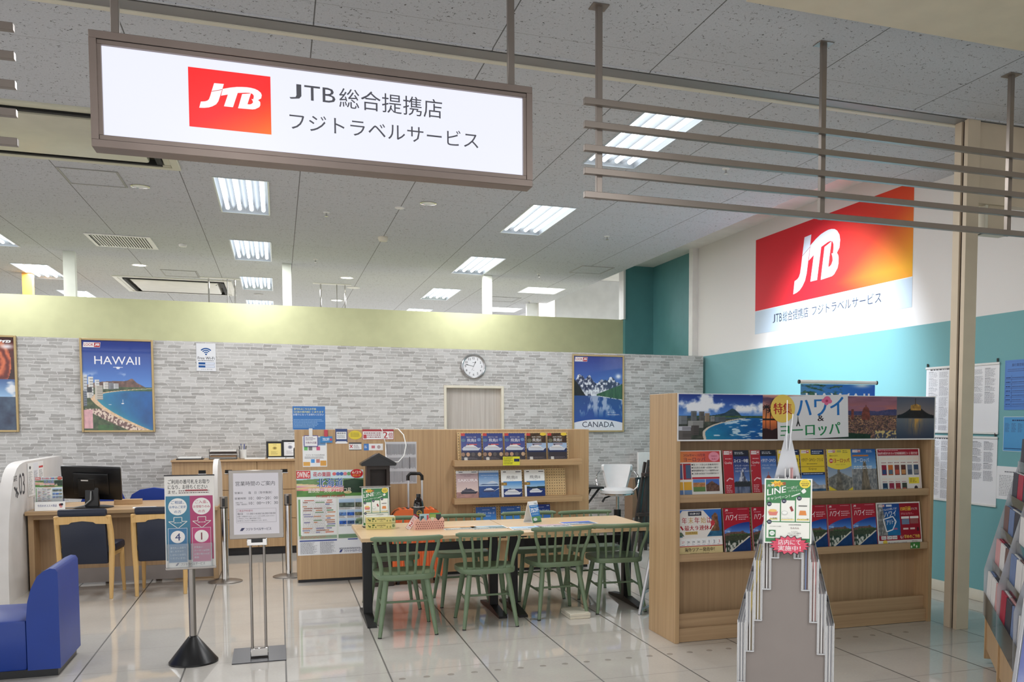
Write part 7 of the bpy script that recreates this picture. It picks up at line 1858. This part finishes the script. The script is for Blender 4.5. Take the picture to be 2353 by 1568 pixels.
MB().box(-w / 2 - .02, -.10, 0, w / 2 + .02, .10, .085, .01).build('base', 'aluminium', t); MB().cyl((0, .04, .08), (0, .02, zt), .008, n=8).build('pole', 'aluminium', t)

# ================================================================ NEAR ACRYLIC RACKS
def tiers(n, w0, z0): return [(w0 - .0353 * k, z0 + .139 * k) for k in range(n)]
def leaflet_proto(name, w, h, t_, m):
    mb = MB().box(-w / 2, 0, 0, w / 2, t_, h, 0); me = mb.mesh(name, m); return me
L = .66
rk = thing('leaflet_rack', 'clear stepped two sided leaflet rack with a taupe end panel standing in the foreground', 'leaflet rack', (2.075, 3.567, 0), math.radians(-30.2))
prof = [(.176, 0), (.176, .60), (.066, 1.22), (.050, 1.30), (-.050, 1.30), (-.066, 1.22), (-.176, .60), (-.176, 0)]
MB().prism(prof, 'Y', .0, .012).build('end_panel', 'taupe_panel', rk)
MB().prism(prof, 'Y', L - .012, L).build('end_panel', 'taupe_panel', rk)
apex = [(.208, .0), (.208, .70), (.012, 1.52), (-.012, 1.52), (-.208, .70), (-.208, 0)]
MB().prism(apex, 'Y', L, L + .005).build('side_sheet', 'milky_acrylic', rk)
up_ = [(.105, 1.12), (.012, 1.52), (-.012, 1.52), (-.105, 1.12)]
MB().prism(up_, 'Y', .10, .105).build('side_sheet', 'milky_acrylic', rk)
MB().box(-.007, .02, 1.46, -.003, .30, 1.675, 0).build('upright_sheet', 'edge_acrylic', rk)
MB().prism([(.004, 1.46), (.008, 1.46), (.022, 1.615), (.018, 1.615)], 'Y', .02, .28).build('upright_sheet', 'edge_acrylic', rk)
MB().box(-.17, .05, 0, .17, L - .05, .04).build('base', 'taupe_panel', rk)
LP = {k: leaflet_proto('leaflet', .0046, .262, L - .10, m) for k, m in (('w', 'leaf_white'), ('p', 'leaf_pink'), ('d', 'leaf_dark'), ('y', 'leaf_yellow'), ('b', 'leaf_brown'), ('s', 'leaf_blue'), ('g', 'leaf_grey'))}
TI = [(.174, .424), (.138, .563), (.104, .703), (.067, .843), (.033, .983), (.004, 1.11)]
RM = Matrix.Translation(Vector((2.075, 3.567, 0))) @ Matrix.Rotation(math.radians(-30.2), 4, 'Z')
sets = {-1: ['wgwgw', 'wywgw', 'wywyw', 'wgwgw', 'wwgww', 'wpp'], 1: ['wgwgw', 'wgwgw', 'wpwpw', 'wgsbw', 'wgwgw', 'wpp']}
ordn = ('lowest', 'second lowest', 'third', 'fourth', 'fifth', 'topmost')
for sx in (-1, 1):
    for k, (xi, zb_) in enumerate(TI):
        hh = .279 if k < 5 else .23; P = MB(); xo = xi + .0345
        P.box(sx * xi - .001, -.008, zb_, sx * xi + .001, L, zb_ + hh); 
        MB().box(sx * xo - .0015, .004, zb_, sx * xo + .0015, L, zb_ + hh).build('pocket_front', 'milky_acrylic', rk)
        P.box(sx * xi, -.008, zb_, sx * xo, L, zb_ + .003)
        po = P.build('pocket', 'clear_acrylic', rk)
        E = MB()
        E.box(sx * xi - .002, -.010, zb_, sx * xi + .002, -.006, zb_ + hh).box(sx * xo - .002, -.010, zb_, sx * xo + .002, -.006, zb_ + hh).box(sx * xi, -.010, zb_ - .001, sx * xo, -.006, zb_ + .004)
        E.build('pocket_edge', 'edge_acrylic', po)
        S = MB().prism([(sx * xi, zb_ + .02), (sx * xo, zb_ + .02), (sx * xo, zb_ + hh), (sx * (xi), zb_ + hh + .139)], 'Y', L - .006, L - .003); S.build('pocket_end', 'milky_acrylic', po)
        for j, ch in enumerate(sets[sx][k]):
            if k == 5 and sx < 0 and j > 0: continue
            x = sx * (xi + .0052 + .0061 * j)
            o = bpy.data.objects.new('leaflet', LP[ch]); COL.objects.link(o)
            o.matrix_world = RM @ Matrix.Translation(Vector((x, .0 if j % 2 else -.004, zb_ + .004)))
            tag(o, 'thin leaflet seen edge on in the %s pocket on the %s side of the foreground rack' % (ordn[k], 'window wall' if sx < 0 else 'tall shelf') if False else 'leaflet seen edge on in the %s %s pocket of the foreground rack' % (ordn[k], 'left' if sx < 0 else 'right'), 'leaflet', 'leaflets in the foreground rack')
# campaign sign hung on the near end of the rack
t = thing('campaign_sign', 'green and white campaign sign with a pink burst on the foreground rack', 'sign')
t.matrix_world = RM @ Matrix.Translation(Vector((.004, -.03, 1.052)))
a = Art(.204, .282, .002, (240, 240, 234)); line_sign(a); a.build('sign_print', (0, 0, 0), lean(2), 'print_gloss', t)
a = Art(.172, .082, .0015, (190, 60, 84)); n_ = 18
bp = [(.5 + .5 * (1 if i % 2 else .80) * math.cos(2 * PI * (i + .5) / (2 * n_)), .5 + .5 * (1 if i % 2 else .74) * math.sin(2 * PI * (i + .5) / (2 * n_))) for i in range(2 * n_)]
a = Art(.172, .082, 0); a.poly([(.5 + (x - .5) * 1.06, .5 + (y - .5) * 1.10) for x, y in bp], (40, 20, 26)); a.up(); a.poly(bp, (222, 84, 108)); a.up()
for k in range(7): a.rect(.14, .16 + k * .10, .86, .185 + k * .10, (206, 66, 92))
a.up(); a.text('店内にて', .22, .52, .78, .80, (246, 236, 238), 1); a.text('実施中！', .22, .20, .78, .48, (246, 236, 238), 1)
a.build('burst_label', (.008, -.006, -.048), UPR, 'print_gloss', t)

# right hand rack on an oak base, seen along its face
RA = math.radians(-125.7)
RW = Matrix.Translation(Vector((4.31, 4.85, 0))) @ Matrix.Rotation(RA, 4, 'Z')
rr_ = thing('leaflet_rack', 'large stepped acrylic leaflet rack on an oak base at the right edge', 'leaflet rack', (4.31, 4.85, 0), RA)
BW = .715
for k in range(3):
    MB().box(k * BW + .004, .012, .09, (k + 1) * BW - .03, .40, .30, .002).build('base_drawer', 'oak_light', rr_)
    MB().box((k + 1) * BW - .03, .0, .0, (k + 1) * BW + .004, .42, .315, .002).build('base_post', 'oak_light', rr_)
MB().box(-.004, .0, .03, .02, .42, .315, .002).build('base_post', 'oak_light', rr_)
MB().box(0, .0, .30, 3 * BW, .42, .315, .002).build('base_top', 'oak_light', rr_)
tri = [(-.012, .315), (.40, .315), (.40, 1.52), (.225, 1.48), (-.012, .62)]
for k in range(4): MB().prism(tri, 'X', k * BW - .003, k * BW + .003).build('divider', 'milky_acrylic', rr_)
MB().box(0, .40, .315, 3 * BW, .405, 1.52).build('back_sheet', 'taupe_panel', rr_)
LC = {}
def col_leaf(ch):
    if ch not in LC:
        mb = MB(); rnd = random.Random(ord(ch))
        w, h, t_ = .208, .29, .012
        mb.box(-w / 2, 0, 0, w / 2, t_, h, .001)
        LC[ch] = mb.mesh('leaflet', {'w': 'leaf_white', 'p': 'leaf_pink', 'd': 'leaf_dark', 'b': 'leaf_brown', 's': 'leaf_blue', 'r': 'leaf_red'}[ch])
    return LC[ch]
names5 = ('bottom', 'second', 'third', 'fourth', 'top')
for k in range(5):
    y = -.002 + .046 * k; z = .318 + .215 * k
    for b in range(3):
        MB().box(b * BW + .006, y - .008, z, (b + 1) * BW - .006, y - .005, z + .15).build('pocket', 'clear_acrylic', rr_)
        for c in range(3):
            for j in range(3):
                ch = 'wdspwrbwsdw'[(k * 3 + b * 5 + c * 7 + j * 2) % 11] if j < 2 else 'w'
                o = bpy.data.objects.new('leaflet', col_leaf(ch)); COL.objects.link(o)
                o.matrix_world = RW @ Matrix.Translation(Vector((b * BW + .125 + c * .232, y + .013 * j - .002, z + .002 - .0))) @ Matrix.Rotation(math.radians(-3 - 1.0 * j), 4, 'X')
                tag(o, 'leaflet in the %s tier of the rack on the oak base at the right edge' % names5[k], 'leaflet', 'leaflets in the rack at the right edge')
# silver framed poster board leaning at the lower right corner
t = thing('poster_board', 'silver edged poster board cut by the lower right corner of the photo', 'poster board', (2.62, 2.42, 0), math.radians(-60))
M_ = Matrix.Translation((0, 0, .25)) @ Matrix.Rotation(math.radians(-22), 4, 'X')
f = MB()
for s_ in (-1, 1): f.box(s_ * .30 - .008, -.01, 0, s_ * .30 + .008, .012, .80, .002, M_)
f.box(-.30, -.01, 0, .30, .012, .016, .002, M_).box(-.30, -.01, .784, .30, .012, .80, .002, M_).build('frame', 'aluminium', t)
a = Art(.58, .78, .003, (60, 70, 130)); a.img(0, 0, 1, 1, 12, 12, lambda U, V: mix3(fbm(U * 5, V * 5, 3), flat(U, (60, 70, 140)), flat(U, (190, 196, 210)))); a.build('print', (0, 0, .26), lean(22), 'print_gloss', t)
for s_ in (-1, 1): MB().cyl((s_ * .2, .1, 0), (s_ * .2, .12, .6), .012, n=8).build('leg', 'aluminium', t)

# grey tape dots stuck on the floor in front of the tall shelf
dm = MB().lathe([(.021, 0), (.021, .0007), (.019, .001)], n=20).mesh('floor_dot', 'tape_grey')
for k in range(26):
    o = bpy.data.objects.new('floor_dot', dm); COL.objects.link(o); o.location = (.68 + .1478 * k, 5.75, .0002)
    tag(o, 'round grey tape dot stuck on the floor in front of the tall shelf', 'floor dot', 'tape dots on the floor')
